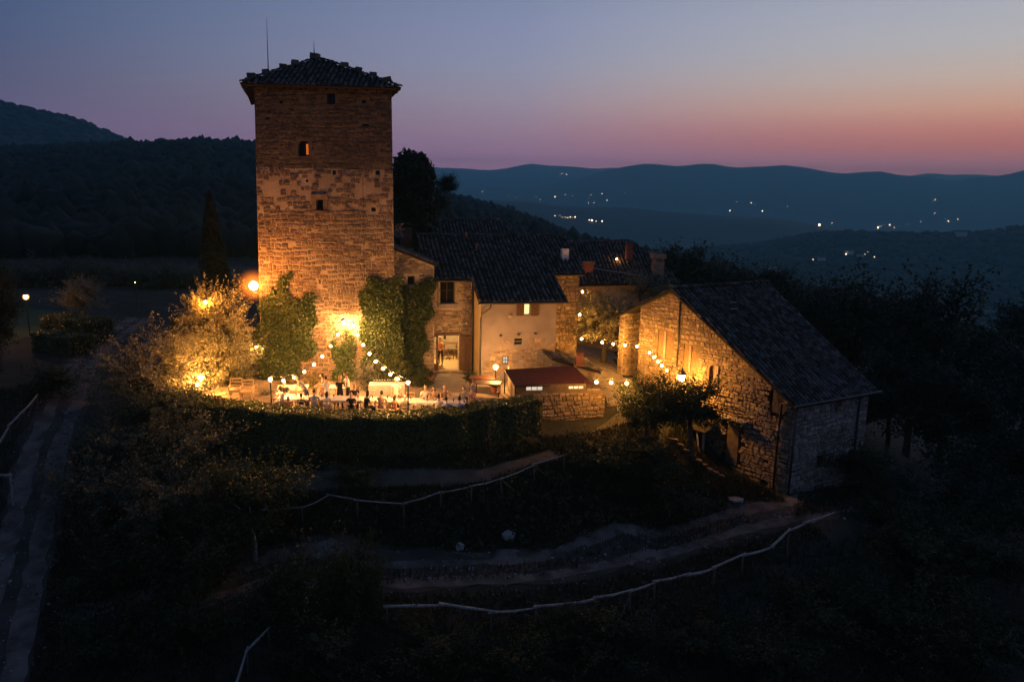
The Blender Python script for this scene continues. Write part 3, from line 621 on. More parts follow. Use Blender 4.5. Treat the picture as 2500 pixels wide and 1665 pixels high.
def tile_var(seed):
    r = random.Random(seed); k = 6; V = []; Fs = []
    for j, (y, rad) in enumerate(((0, .098), (.44, .078))):
        for i in range(k + 1):
            a = math.pi * i / k; V.append((rad * math.cos(a) * (1 + r.uniform(-.03, .03)), y, rad * .85 * math.sin(a) + (.02 if j == 0 else 0)))
    for j, (y, rad) in enumerate(((0, .082), (.44, .062))):
        for i in range(k + 1):
            a = math.pi * i / k; V.append((rad * math.cos(a), y, rad * .85 * math.sin(a) + (.02 if j == 0 else 0)))
    m = k + 1
    for i in range(k): Fs.append((i, m + i, m + i + 1, i + 1))
    for i in range(k): Fs.append((2 * m + i, i, i + 1, 2 * m + i + 1))
    return np.array(V), Fs
TLV = [tile_var(i) for i in range(4)]
TLM = [npmesh('roof_tile', V, Fs, M['tile']) for V, Fs in TLV]
def tile_roof(root, O, u, w, poly, nobj=300, sp=.275, ln=.37, seed=3, thick=.12, deck_name='roof', lift=.02, obj_poly=None):
    """O eave corner, u along the eave, w up the slope (unit), poly in (s, t)"""
    r = random.Random(seed); O = np.array(O, float); u = np.array(u, float); w = np.array(w, float); n = np.cross(u, w); n /= np.linalg.norm(n)
    mb = MB(); k = len(poly); tp = [O + u * s + w * t for s, t in poly]; bt = [p - n * thick for p in tp]
    tri = geometry.tessellate_polygon([[Vector((p[0], p[1], 0)) for p in poly]])
    mb.add(tp, [tuple(t) for t in tri]); mb.add(bt, [tuple(t[::-1]) for t in tri])
    mb.add(tp + bt, [(i, (i + 1) % k, k + (i + 1) % k, k + i) for i in range(k)])
    deck = mb.build(deck_name, M['deck'], root)
    P = []; s0 = min(p[0] for p in poly); s1 = max(p[0] for p in poly); t0 = min(p[1] for p in poly); t1 = max(p[1] for p in poly)
    s = s0 + .1
    while s < s1:
        t = t0 - .06
        while t < t1 - .1:
            if inpoly(np.array([s]), np.array([t + .2]), poly)[0]:
                a = r.uniform(-.06, .06); c_, s_ = math.cos(a), math.sin(a)
                lx = u * c_ + w * s_; ly = -u * s_ + w * c_
                Mx = np.eye(4); f = r.uniform(.94, 1.08); Mx[:3, 0] = lx * f; Mx[:3, 1] = ly; Mx[:3, 2] = n * f
                Mx[:3, 3] = O + u * (s + r.uniform(-.014, .014)) + w * (t + r.uniform(-.03, .03)) + n * (lift + r.uniform(0, .02))
                P.append((Mx, r.randrange(4), .3))
            t += ln
        s += sp
    place_pieces(root, 'roof_tile', P, TLV, TLM, M['tile'], nobj, parent=deck, rest_name='roof_tiling')
    return deck
def ridge_tiles(root, a, b, sp=.4, seed=5, big=1.45, nobj=40):
    r = random.Random(seed); a = np.array(a, float); b = np.array(b, float); d = b - a; L = np.linalg.norm(d); d /= L; x = np.cross(d, [0, 0, 1]); x /= np.linalg.norm(x); n = np.cross(x, d)
    P = []
    for i in range(int(L / sp)):
        Mx = np.eye(4); f = big * r.uniform(.92, 1.12); Mx[:3, 0] = x * f; Mx[:3, 1] = d; Mx[:3, 2] = n * f; Mx[:3, 3] = a + d * (i * sp) + n * r.uniform(.04, .075); P.append((Mx, r.randrange(4), .3))
    place_pieces(root, 'ridge_tile', P, TLV, TLM, M['tile'], nobj, rest_name='ridge_tiling')
def downpipe(root, pts, rad=.05, name='downpipe'):
    return MB().tube(pts, rad, 8).build(name, M['metal'], root, smooth=True)

# ================================================================== the tower
TF = Fr((-14.55, 43.45), math.radians(4.0))
def tower():
    root = thing('stone_tower', 'tall square medieval stone tower with low tiled pyramid roof', 'tower', (-11, 46, 0))
    f = TF; zt = 16.55
    bl = f.px(637, 900)[0]; br = f.px(959, 700)[0] + .12; tl = f.px(621, 225)[0]; tr = f.px(956, 225)[0]
    poly = [(bl, -.4), (br, -.4), (tr, zt), (tl, zt)]
    def hl(x0, y0, x1, y1, *k):
        a = f.px(x0, y1); b = f.px(x1, y0); return (a[0], a[1], b[0], b[1], *k)
    holes = [hl(799, 228, 818, 255), hl(728, 343, 754, 382, 'arch'), hl(773, 488, 789, 514), hl(779, 683, 783, 693)]
    put = [hl(683, 246, 691, 253), hl(884, 245, 894, 253), hl(648, 288, 660, 293), hl(885, 304, 900, 309), hl(812, 416, 820, 427), hl(917, 417, 927, 426), hl(907, 507, 917, 517), hl(931, 365, 935, 371), hl(747, 439, 753, 445)]
    bd = np.array([-.29, .957, 0]) * 9.6
    B_ = lambda s, z: tuple(np.array(f.pt(s, z)) + bd)
    zs = f.px(780, 412)[1]; bls = bl + (tl - bl) * (zs + .4) / (zt + .4); brs = br + (tr - br) * (zs + .4) / (zt + .4)
    lowp = [(bl, -.4), (br, -.4), (brs, zs), (bls, zs)]; upp = [(bls, zs), (brs, zs), (tr, zt), (tl, zt)]; allh = holes + put; hlow = [q for q in allh if q[3] < zs]; hup = [q for q in allh if q[1] > zs]
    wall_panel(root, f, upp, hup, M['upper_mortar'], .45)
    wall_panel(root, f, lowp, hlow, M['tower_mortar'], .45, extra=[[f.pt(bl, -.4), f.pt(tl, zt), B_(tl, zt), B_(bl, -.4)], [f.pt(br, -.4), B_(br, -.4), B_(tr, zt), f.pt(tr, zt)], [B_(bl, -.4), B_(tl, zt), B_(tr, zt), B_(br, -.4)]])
    def drop(s, z):
        a, b = proj(f.pt(s, z))
        if 428 < b < 482 and 640 < a < 935: return .62 if abs(b - 455) < 22 else .35
        if 482 < b < 520: return .2
        return .03
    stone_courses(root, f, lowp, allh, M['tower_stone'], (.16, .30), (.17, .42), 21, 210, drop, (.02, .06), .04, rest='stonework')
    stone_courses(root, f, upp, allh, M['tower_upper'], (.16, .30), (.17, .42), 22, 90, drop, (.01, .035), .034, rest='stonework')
    for i, hq in enumerate(holes):
        window(root, f, hq, M['dark_glass'], M['wood'], .32, fw=.04)
    for hq in put:     # putlog holes
        mb = MB(); mb.add([f.pt(hq[0], hq[1], -.44), f.pt(hq[2], hq[1], -.44), f.pt(hq[2], hq[3], -.44), f.pt(hq[0], hq[3], -.44)], [(0, 1, 2, 3)]); mb.build('putlog_hole', M['dark_mortar'], root)
    # shutter leaf half open in the arched window, with the light from inside put into its own glow
    a0 = f.px(747, 378); a1 = f.px(750.5, 352)
    MB().add([f.pt(a0[0], a0[1], -.12), f.pt(a1[0] + .02, a0[1], -.12), f.pt(a1[0] + .02, a1[1], -.12), f.pt(a0[0], a1[1], -.12), f.pt(a0[0], a0[1], -.16), f.pt(a1[0] + .02, a0[1], -.16), f.pt(a1[0] + .02, a1[1], -.16), f.pt(a0[0], a1[1], -.16)],
             [(0, 1, 2, 3), (7, 6, 5, 4), (0, 4, 5, 1), (1, 5, 6, 2), (2, 6, 7, 3), (3, 7, 4, 0)]).build('lit_window_edge', emat('lit_window_strip', (1, .22, .03), .55), root)
    # square stone surround of the middle window
    R3 = Matrix(f.mat3().tolist()); hq = holes[2]; mb = MB(); w_ = hq[2] - hq[0]; e = .42 * w_ + .1
    mb.box(f.pt((hq[0] + hq[2]) / 2, hq[3] + .16, .05), (w_ + 2 * e, .1, .3), R3); mb.box(f.pt(hq[0] - e / 2, (hq[1] + hq[3]) / 2, .045), (e, .09, hq[3] - hq[1]), R3)
    mb.box(f.pt(hq[2] + e / 2, (hq[1] + hq[3]) / 2, .045), (e, .09, hq[3] - hq[1]), R3); mb.box(f.pt((hq[0] + hq[2]) / 2, hq[1] - .1, .06), (w_ + 2 * e, .12, .18), R3)
    mb.build('window_surround', M['tower_stone'], root)
    # thin lightning cable down the face
    s1 = f.px(886, 430)[0]; s2 = f.px(890, 690)[0]
    MB().tube([f.pt(s1, f.px(886, 430)[1], .075), f.pt(s2, f.px(890, 700)[1], .075)], .012, 5).build('cable', M['metal'], root)
    # pyramid roof
    ov = .54; ze = zt - .05
    c = [np.array(f.pt(tl - ov, ze, ov)), np.array(f.pt(tr + ov, ze, ov)), np.array(B_(tr + ov, ze)) - f.n * ov, np.array(B_(tl - ov, ze)) - f.n * ov]
    ap = (c[0] + c[1] + c[2] + c[3]) / 4 + np.array([0, 0, 2.15])
    for i in range(4):
        a, b = c[i], c[(i + 1) % 4]; u = (b - a); L = np.linalg.norm(u); u /= L; v = ap - a; s = v @ u; w = v - u * s; T = np.linalg.norm(w); w /= T
        tile_roof(root, a + np.array([0, 0, .12]), u, w, [(0, 0), (L, 0), (s, T)], 300 if i == 0 else 0, .285, .38, 31 + i)
        ridge_tiles(root, a + np.array([0, 0, .16]), ap + np.array([0, 0, .16]), .42, 41 + i, 1.3)
    # rafters under the eave
    mb = MB()
    for s in np.arange(tl - .45, tr + .5, .55): mb.bar(f.pt(s, ze - .1, ov - .05), f.pt(s, ze + .12, 0), .09, .11)
    for t in np.arange(.3, 9.3, .6):
        p = np.array(f.pt(tl, ze - .02)) + bd / 9.6 * t; mb.bar(p - f.u * (ov - .05) + np.array([0, 0, -.08]), p + np.array([0, 0, .1]), .09, .11)
    mb.build('rafters', M['deck'], root)
    # cap stone and weight stones along the hips
    r = random.Random(3)
    for i, (t, sz) in enumerate(((.14, .34), (.33, .30), (.50, .30), (.68, .32), (.98, .40))):
        for j in (0, 1):
            if t > .9 and j: continue
            p = c[j] + (ap - c[j]) * (t + r.uniform(-.03, .03)) + np.array([0, 0, .36]); V = STV[(i + j) % 7][0]
            mb = MB(); R_ = Matrix.Rotation(r.uniform(-.3, .3), 3, 'Z') @ Matrix.Rotation(r.uniform(-.2, .2), 3, 'Y')
            mb.add([R_ @ Vector((q[0] * sz * 1.35, (q[1] - .5) * sz, q[2] * sz * .8)) + Vector(p) for q in V], STV[(i + j) % 7][1] + [(0, 1, 2, 3, 4, 5, 6, 7)])
            mb.build('hip_stone', M['tower_stone'], root)
    # aerials
    p = aty(655, 174, c[0][1] + .9); q = aty(651, 44, c[0][1] + .9)
    MB().tube([(p[0], p[1], p[2] - .5), p, q], [.035, .03, .008], 6).build('mast', M['metal'], root)
    p = aty(767.5, 140, ap[1]); q = aty(766, 100, ap[1])
    MB().tube([(p[0], p[1], p[2] - .4), p, (p * .45 + q * .55), q], [.05, .045, .02, .008], 6).build('lightning_rod', M['metal'], root)
    w0 = aty(779, 141, ap[1] - .3); w1 = aty(850, 163, ap[1] - 1.5)
    MB().tube([w0, (w0 * .5 + w1 * .5) + np.array([0, 0, -.06]), w1], .012, 5).build('guy_wire', M['metal'], root)
tower()

# ================================================================== the houses beside the tower
HA = math.radians(14); HC = np.array([math.cos(HA), math.sin(HA), 0]); HN = np.array([-math.sin(HA), math.cos(HA), 0]); HE = np.array([-1.95, 43.9, 4.78]); SL = .43
def hp(s, t, z=None):
    p = HE + HC * s + HN * t; return np.array([p[0], p[1], HE[2] + SL * t if z is None else z])
HW = (HN + np.array([0, 0, SL])); HWL = np.linalg.norm(HW); HW /= HWL
def hfr(s, t): return Fr(hp(s, t)[:2], HA)
def plaster_house():
    root = thing('plaster_house', 'pink plastered farmhouse with long tiled catslide roof and lit shuttered window', 'house', tuple(hp(2.6, 3, 0)))
    f = hfr(.18, .42); w_ = 5.2; ztop = HE[2] + .1
    sR = f.px(1357, 800)[0]
    def hl(x0, y0, x1, y1):
        a = f.px(x0, y1); b = f.px(x1, y0); return (a[0], a[1], b[0], b[1])
    holes = [hl(1279, 725, 1295, 769), hl(1254, 824, 1277, 844)]; q = holes[0]; holes[0] = (q[0], q[1], q[2], min(q[3], ztop - .16))
    poly = [(0, -.6), (sR, -.6), (sR, ztop), (0, ztop)]
    T = 7.4; P3 = lambda s, t, z: tuple(np.array(f.pt(s, z)) + HN * t)
    zb = lambda t: HE[2] + SL * (t + .42) - .14
    wall_panel(root, f, poly, holes, M['plaster'], .28, extra=[[P3(sR, 0, -.6), P3(sR, T, -.6), P3(sR, T, zb(T)), P3(sR, 0, ztop)], [P3(0, T, -.6), P3(0, T, zb(T)), P3(sR, T, zb(T)), P3(sR, T, -.6)]])
    mb = MB(); mb.add([P3(0, 0, -.6), P3(0, 0, ztop), P3(0, T, zb(T)), P3(0, T, -.6)], [(0, 1, 2, 3)]); mb.build('side_wall', M['ochre'], root)
    # bare rubble where the plaster has gone, ragged upper edge
    zr_ = [(0, f.px(1180, 925)[1]), (sR, f.px(1357, 925)[1])]
    rag = [f.px(*p) for p in ((1178, 872), (1195, 858), (1212, 850), (1222, 832), (1240, 826), (1256, 818), (1282, 820), (1296, 824), (1318, 822), (1340, 832), (1356, 836))]
    poly2 = [(.03, -.5), (sR - .02, -.5)] + [(min(max(a, .03), sR - .02), b) for a, b in rag[::-1]]
    hs = [(holes[1][0] - .08, holes[1][1] - .05, holes[1][2] + .08, holes[1][3] + .05)]
    stone_courses(root, f, poly2, hs, M['stone'], (.17, .32), (.28, .6), 61, 220, lambda s, z: .1, (.012, .03), rest='rubble', d0=-.02)
    window(root, f, holes[0], M['pane_lit'], M['teak'], .1, (0, 0), .04)
    window(root, f, holes[1], M['dark_glass'], M['old_wood'], .08, (0, 1), .05)
    R3 = Matrix(f.mat3().tolist())
    for (x0, x1) in ((1260, 1278.5), (1296, 1315)):
        a = f.px(x0, 771); b = f.px(x1, 724); b = (b[0], holes[0][3]); o = MB().box(f.pt((a[0] + b[0]) / 2, (a[1] + b[1]) / 2, .05), (b[0] - a[0] - .01, .045, b[1] - a[1]), R3)
        for q in range(9): o.box(f.pt((a[0] + b[0]) / 2, a[1] + (b[1] - a[1]) * (q + .5) / 9, .075), (b[0] - a[0] - .12, .02, (b[1] - a[1]) / 14), R3)
        o.build('shutter', M['wood'], root)
    for px_, py_ in ((1222, 819), (1266, 816), (1307, 814)):
        s, z = f.px(px_, py_); MB().tube([f.pt(s, z, -.02), f.pt(s, z, .12)], .075, 8).build('vent_pipe', M['metal'], root)
    s, z = f.px(1245, 771); MB().lathe(f.pt(s, z, .03), [(.1, -.1), (.13, 0), (.06, .1)], 7).build('plaster_scar', M['mortar'], root)
    # pipes
    g = lambda x, y, d: f.pt(*f.px(x, y), d)
    a0 = f.px(1200, 727)[0]
    downpipe(root, [f.pt(.55, HE[2] - .12, .3), f.pt(.5, HE[2] - .35, .28), f.pt(.02, HE[2] - .75, .1), f.pt(-.02, HE[2] - 1.0, .07), f.pt(-.02, -.4, .07)], .055)
    downpipe(root, [P3(-.05, 2.2, 6.0), P3(-.05, 2.2, 3.4), P3(-.1, 2.1, 2.6), P3(-.1, 2.1, -.3)], .07)
    # gutter
    MB().tube([hp(-.1, -.08, HE[2] - .06), hp(5.45, -.08, HE[2] - .06)], .06, 6).build('gutter', M['metal'], root)
    tl_ = 7.8 * HWL
    tile_roof(root, hp(0, 0), HC, HW, [(-.02, 0), (5.45, 0), (5.45, 3.05 * HWL), (5.45, tl_), (-.02, tl_)], 300, seed=71)
    ridge_tiles(root, hp(-.0, 7.8), hp(5.45, 7.8), .42, 72)
    # flat lit cabinet at the foot, plank beside the wall
    return f
PF = plaster_house()
def stone_house():
    root = thing('stone_house', 'stone farmhouse wing with open wide doorway and big dark upper window', 'house', tuple(hp(-1.3, 5, 0)))
    f = hfr(-2.62, 2.95); sR = 2.72; ztop = HE[2] + SL * 2.95 - .12
    def hl(x0, y0, x1, y1):
        a = f.px(x0, y1); b = f.px(x1, y0); return (a[0], a[1], b[0], b[1])
    door = hl(1046, 818, 1121, 906); win = hl(1074, 680, 1111, 741)
    poly = [(0, -.4), (door[0], -.4), (door[0], -.4), (sR, -.4), (sR, ztop), (0, ztop)]
    poly = [(0, -.4), (sR, -.4), (sR, ztop), (0, ztop)]
    wall_panel(root, f, poly, [door, win], M['mortar'], .4, extra=[])
    stone_courses(root, f, poly, [door, (win[0] - .1, win[1] - .3, win[2] + .1, win[3] + .02)], M['stone'], (.12, .22), (.22, .5), 81, 300, lambda s, z: .05)
    R3 = Matrix(f.mat3().tolist())
    MB().box(f.pt((win[0] + win[2]) / 2, win[1] - .14, .08), (win[2] - win[0] + .25, .2, .24), R3).build('window_sill', M['plaster'], root)
    mb = MB()
    for s in (win[0] - .06, win[2] + .06): mb.box(f.pt(s, (win[1] + win[3]) / 2, .04), (.12, .1, win[3] - win[1]), R3)
    mb.build('window_surround', M['stone'], root)
    window(root, f, win, M['dark_glass'], M['wood'], .26, (1, 1), .06)
    # room behind the door: floor, walls, ceiling
    D = 5.5; P3 = lambda s, t, z: tuple(np.array(f.pt(s, z)) + HN * t); z0 = door[1]; zc = door[3] + .35
    rm = MB(); a, b = -.2, sR + 1.2
    rm.add([P3(a, .41, z0), P3(b, .41, z0), P3(b, D, z0), P3(a, D, z0)], [(0, 1, 2, 3)], 1)
    rm.add([P3(a, .41, zc), P3(b, .41, zc), P3(b, D, zc), P3(a, D, zc)], [(3, 2, 1, 0)], 0)
    rm.add([P3(a, .41, z0), P3(a, D, z0), P3(a, D, zc), P3(a, .41, zc)], [(0, 1, 2, 3)], 0); rm.add([P3(b, .41, z0), P3(b, D, z0), P3(b, D, zc), P3(b, .41, zc)], [(3, 2, 1, 0)], 0)
    rm.add([P3(a, D, z0), P3(b, D, z0), P3(b, D, zc), P3(a, D, zc)], [(0, 1, 2, 3)], 0)
    rm.build('room', [mat('room_wall', (.5, .42, .3), .9), mat('room_floor', (.40, .27, .14), .7, (.48, .34, .18), 3)], root)
    # back of the house body
    mb = MB(); zb = HE[2] + SL * 7.6
    mb.add([P3(0, 0, -.4), P3(0, 0, ztop), P3(0, 4.8, zb), P3(0, 4.8, -.4)], [(0, 1, 2, 3)]); mb.add([P3(0, 4.85, -.4), P3(0, 4.85, zb), P3(sR, 4.85, zb), P3(sR, 4.85, -.4)], [(0, 1, 2, 3)])
    mb.build('side_wall', M['mortar'], root)
    # glazed door folded back on the left, plank door on the right
    hgt = door[3] - door[1]; zm = (door[1] + door[3]) / 2
    mb = MB(); dx = f.px(1070, 860)[0] - door[0]
    for s, ww in ((door[0] + .2, .3), (door[0] + dx - .06, .12)): mb.box(f.pt(s, zm, -.1), (ww, .07, hgt), R3)
    mb.box(f.pt(door[0] + dx / 2, door[1] + .22, -.1), (dx, .06, .42), R3); mb.box(f.pt(door[0] + dx / 2, door[3] - .05, -.1), (dx, .06, .1), R3)
    for q in (.35, .62, .8): mb.box(f.pt(door[0] + dx / 2, door[1] + hgt * q, -.1), (dx, .03, .035), R3)
    o = mb.build('glazed_door', M['wood'], root)
    s0 = door[2] + .02; a = np.array(f.pt(s0, 0, .0)); ang = HA - math.radians(32)
    du = np.array([math.cos(ang), math.sin(ang), 0]); MB_ = MB(); nW = 5; Lw = .86
    for i in range(nW):
        c = a + du * (Lw * (i + .5) / nW) + f.n * .05; MB_.box((c[0], c[1], zm), (Lw / nW - .012, .05, hgt - .02), Matrix.Rotation(ang, 3, 'Z'))
    for q in (.2, .8): c = a + du * Lw / 2 + f.n * .085; MB_.box((c[0], c[1], door[1] + hgt * q), (Lw, .03, .09), Matrix.Rotation(ang, 3, 'Z'))
    MB_.build('plank_door', M['wood'], root)
    MB().box(f.pt((door[0] + door[2]) / 2, door[3] + .09, .03), (door[2] - door[0] + .3, .16, .17), R3).build('lintel', M['wood'], root)
    # alarm box
    s, z = f.px(1138, 789); MB().box(f.pt(s, z, .1), (.1, .06, .12), R3).build('alarm_box', M['white_paint'], root)
    s, z = f.px(1109, 773); MB().tube([f.pt(s, z, 0), f.pt(s, z, .1)], .1, 9).build('round_vent', M['dark_mortar'], root)
    tl_ = 7.8 * HWL; t0 = 2.5 * HWL
    tile_roof(root, hp(0, 0), HC, HW, [(-2.75, t0), (-.02, t0), (-.02, tl_), (-2.75, tl_)], 300, seed=83)
    ridge_tiles(root, hp(-2.8, 7.8), hp(-.0, 7.8), .42, 84)
    MB().tube([hp(-2.75, 2.42, HE[2] + SL * 2.42 - .06), hp(-.02, 2.42, HE[2] + SL * 2.42 - .06)], .055, 6).build('gutter', M['metal'], root)
    # terracotta vent and chimney on the slope
    for (x, y) in ((1138, 573), (1163, 600)):
        p = aty(x, y, 51.0 if y < 590 else 50.0); MB().lathe((p[0], p[1], p[2] - .2), [(.06, 0), (.07, .2), (.1, .3), (.03, .36)], 7).build('roof_vent', M['terracotta'], root)
    return f, door
SF, DOOR = stone_house()
def rear_house():
    root = thing('rear_house', 'taller rear stone block right of the plastered house with white flue', 'house', tuple(hp(6.2, 5, 0)))
    f = hfr(5.28, 3.45); sR = f.px(1411, 760)[0]; ztop = HE[2] + SL * 3.45 - .14
    P3 = lambda s, t, z: tuple(np.array(f.pt(s, z)) + HN * t); T = 4.4; zb = ztop + SL * T
    poly = [(-.1, -.5), (sR, -.5), (sR, ztop), (-.1, ztop)]
    wall_panel(root, f, poly, [], M['dark_mortar'], extra=[[P3(sR, 0, -.5), P3(sR, T, -.5), P3(sR, T, zb), P3(sR, 0, ztop)], [P3(-.1, T, -.5), P3(-.1, T, zb), P3(sR, T, zb), P3(sR, T, -.5)]])
    stone_courses(root, f, poly, [], M['stone'], (.17, .32), (.2, .5), 91, 240, lambda s, z: .02, (.03, .07))
    t0 = 3.02 * HWL; tl_ = 7.8 * HWL
    tile_roof(root, hp(0, 0), HC, HW, [(5.47, t0), (5.28 + sR + .28, t0), (5.28 + sR + .28, tl_), (5.47, tl_)], 250, seed=93)
    ridge_tiles(root, hp(5.45, 7.8), hp(5.28 + sR + .3, 7.8), .42, 94)
    # white flue
    p = aty(1378, 643, 50.2); MB().box((p[0], p[1], p[2] + .38), (.46, .4, 1.15), Matrix.Rotation(HA, 3, 'Z')).build('flue', M['white_paint'], root)
    MB().tube([hp(5.5, 2.95, HE[2] + SL * 2.95 - .06), hp(5.28 + sR + .25, 2.95, HE[2] + SL * 2.95 - .06)], .05, 6).build('gutter', M['metal'], root)
rear_house()
def lean_wing():
    """low stone wing tucked between tower and farmhouse, roof sloping down to the right"""
    root = thing('tower_annex', 'narrow stone annex between tower and farmhouse with small dark window', 'house', tuple(hp(-3.6, 4, 0)))
    f = hfr(-5.3, 2.45); sL = f.px(955, 700)[0]; sR = f.px(1060, 720)[0]; a = f.px(958, 603); b = f.px(1062, 645)
    def hl(x0, y0, x1, y1):
        p = f.px(x0, y1); q = f.px(x1, y0); return (p[0], p[1], q[0], q[1])
    hq = hl(995, 674, 1013, 698); poly = [(sL, -.3), (sR, -.3), (sR, b[1] - .12), (sL, a[1] - .12)]
    P3 = lambda s, t, z: tuple(np.array(f.pt(s, z)) + HN * t)
    wall_panel(root, f, poly, [hq], M['mortar'], .3, extra=[[P3(sR, 0, -.3), P3(sR, 4, -.3), P3(sR, 4, b[1] - .12), P3(sR, 0, b[1] - .12)], [P3(sL, 4, -.3), P3(sL, 4, a[1] - .1), P3(sR, 4, b[1] - .1), P3(sR, 4, -.3)]])
    stone_courses(root, f, poly, [hq], M['stone'], (.13, .24), (.2, .5), 101, 260)
    window(root, f, hq, M['dark_glass'], M['wood'], .2)
    d = np.array(f.pt(b[0] + .12, b[1] - .04, .2)) - np.array(f.pt(a[0] - .1, a[1] + .03, .2)); L = np.linalg.norm(d); d /= L
    O = np.array(f.pt(b[0] + .12, b[1] - .04, .2)); u = HN  # eave runs back; slope climbs to the left
    tile_roof(root, O, u, -d, [(0, 0), (3.9, 0), (3.9, L), (0, L)], 120, seed=103)
lean_wing()
def far_roofs():
    root = thing('back_house', 'tiled roof of a house rising behind the farmhouse ridge', 'house', (-3.5, 60, 0))
    a = aty(1068, 541, 61); b = aty(1225, 540, 62); u = b - a; L = np.linalg.norm(u); u /= L; v = np.cross(u, [0, 0, 1]); v /= np.linalg.norm(v)   # towards camera
    w = -(v * 1 + np.array([0, 0, -.43])) ; w = np.array([-v[0], -v[1], .43]); w /= np.linalg.norm(w); T = 5.0
    tile_roof(root, a - w * T, u, w, [(-.5, 0), (L + .9, 0), (L, T), (0, T)], 250, seed=111)
    ridge_tiles(root, a, b, .42, 112)
    e0 = a - w * T; mb = MB(); q = [e0 + np.array([0, .4, -.1]), e0 + u * L + np.array([0, .4, -.1]), b + np.array([0, 4, -2]), a + np.array([0, 4, -2])]
    for i in range(4): p0, p1 = q[i], q[(i + 1) % 4]; mb.add([(p0[0], p0[1], -.5), (p1[0], p1[1], -.5), p1, p0], [(0, 1, 2, 3)])
    mb.build('wall', M['mortar'], root)
    root = thing('courtyard_house', 'low tiled house behind the courtyard olive with roof lamp and two chimneys', 'house', (8, 60, 0))
    a = aty(1362, 594, 61); b = aty(1548, 590, 61.6); u = b - a; L = np.linalg.norm(u); u /= L; v = np.array([u[1], -u[0], 0]); w = np.array([-v[0], -v[1], .43]); w /= np.linalg.norm(w); T = 6.6
    O = a - w * T
    tile_roof(root, O, u, w, [(-1.2, 0), (L + 2.2, 0), (L, T), (-.3, T)], 300, seed=115); ridge_tiles(root, a, b, .42, 116)
    f = Fr((O - v * .35)[:2], math.atan2(u[1], u[0])); zt = O[2] + .05; poly = [(-1, -.5), (L + 1.8, -.5), (L + 1.8, zt), (-1, zt)]
    P3 = lambda s, t, z: tuple(np.array(f.pt(s, z)) - v * t)
    wall_panel(root, f, poly, [], M['ochre'], extra=[[P3(-1, 0, -.5), P3(-1, 6, -.5), P3(-1, 6, zt + 2), P3(-1, 0, zt)], [P3(L + 1.8, 0, -.5), P3(L + 1.8, 6, -.5), P3(L + 1.8, 6, zt + 2), P3(L + 1.8, 0, zt)], [P3(-1, 6, -.5), P3(-1, 6, zt + 2), P3(L + 1.8, 6, zt + 2), P3(L + 1.8, 6, -.5)]])
    stone_courses(root, f, [(-.8, 0), (2.5, 0), (2.5, zt - .2), (-.8, zt - .2)], [], M['stone'], (.2, .34), (.3, .6), 117, 80)
    def onroof(px, py):
        n = np.cross(u, w); r_ = ray(px, py); t = ((O - CAM) @ n) / (r_ @ n); return CAM + r_ * t
    RZ = Matrix.Rotation(math.atan2(u[1], u[0]), 3, 'Z')
    p = onroof(1535, 634); mb = MB()
    for i in range(7): mb.box((p[0], p[1], p[2] - .1 + i * .19), (.5, .45, .175), RZ)
    mb.box((p[0], p[1], p[2] + 1.22), (.58, .52, .1), RZ).build('brick_chimney', M['brick'], root)
    p = onroof(1436, 662); MB().lathe((p[0], p[1], p[2] - .3), [(.36, 0), (.40, .4), (.42, .75), (.5, .8), (.5, 1.0), (.52, 1.0)], 14).build('clay_chimney_pot', M['terracotta'], root, smooth=False)
    p = onroof(1605, 668); mb = MB(); mb.box((p[0], p[1], p[2] + .35), (.78, .7, 1.1), RZ); 
    for sx_ in (-1, 1):
        for sy_ in (-1, 1): c = np.array(p) + u * .3 * sx_ + v * .26 * sy_; mb.box((c[0], c[1], p[2] + 1.02), (.14, .14, .28), RZ)
    mb.box((p[0], p[1], p[2] + 1.3), (1.0, .9, .3), RZ); mb.box((p[0], p[1], p[2] + 1.53), (.4, .36, .16), RZ)
    mb.build('stone_chimney', M['stone'], root)
    # pale verge line of the lower roof
    q0 = onroof(1428, 658); q1 = onroof(1570, 680)
    MB().tube([q0 + np.array([0, 0, .18]), q1 + np.array([0, 0, .18])], .035, 5).build('cable', M['grey_metal'], root)
    return onroof, f
ONROOF, CF = far_roofs()
def lone_chimney():
    root = thing('red_chimney', 'square red brick chimney beside the tower with flat cap', 'chimney', tuple(hp(-3.2, 7.2, 7)))
    p = aty(992, 584, 51.5); mb = MB(); RZ = Matrix.Rotation(HA, 3, 'Z')
    for i in range(7): mb.box((p[0], p[1], p[2] - .5 + i * .2), (.72, .7, .185), RZ)
    mb.build('stack', M['brick'], root); MB().box((p[0], p[1], p[2] + .92), (.9, .86, .1), RZ).box((p[0], p[1], p[2] + 1.02), (.6, .6, .09), RZ).build('cap', M['deck'], root)
    MB().box((p[0], p[1], p[2] - 3.2), (.85, .8, 5.2), RZ).build('base', M['mortar'], root)
    root = thing('tv_aerial', 'comb-shaped television aerial jutting from the tower side', 'aerial', tuple(aty(957, 562, 46.5)))
    a = aty(953, 564, 46.5); b = aty(990, 560, 46.5); mb = MB().tube([a, b], .018, 5)
    mb.build('boom', M['grey_metal'], root); mb = MB()
    for i in range(5):
        c = a + (b - a) * (.12 + .12 * i); mb.tube([c, c + np.array([.28, 0, .42])], .011, 4); mb.tube([c, c + np.array([.28, 0, -.42])], .011, 4)
    for i in range(6): c = a + (b - a) * (.62 + .07 * i); mb.tube([c - np.array([0, 0, .05]), c + np.array([0, 0, .05])], .01, 4)
    mb.build('elements', M['grey_metal'], root)
lone_chimney()
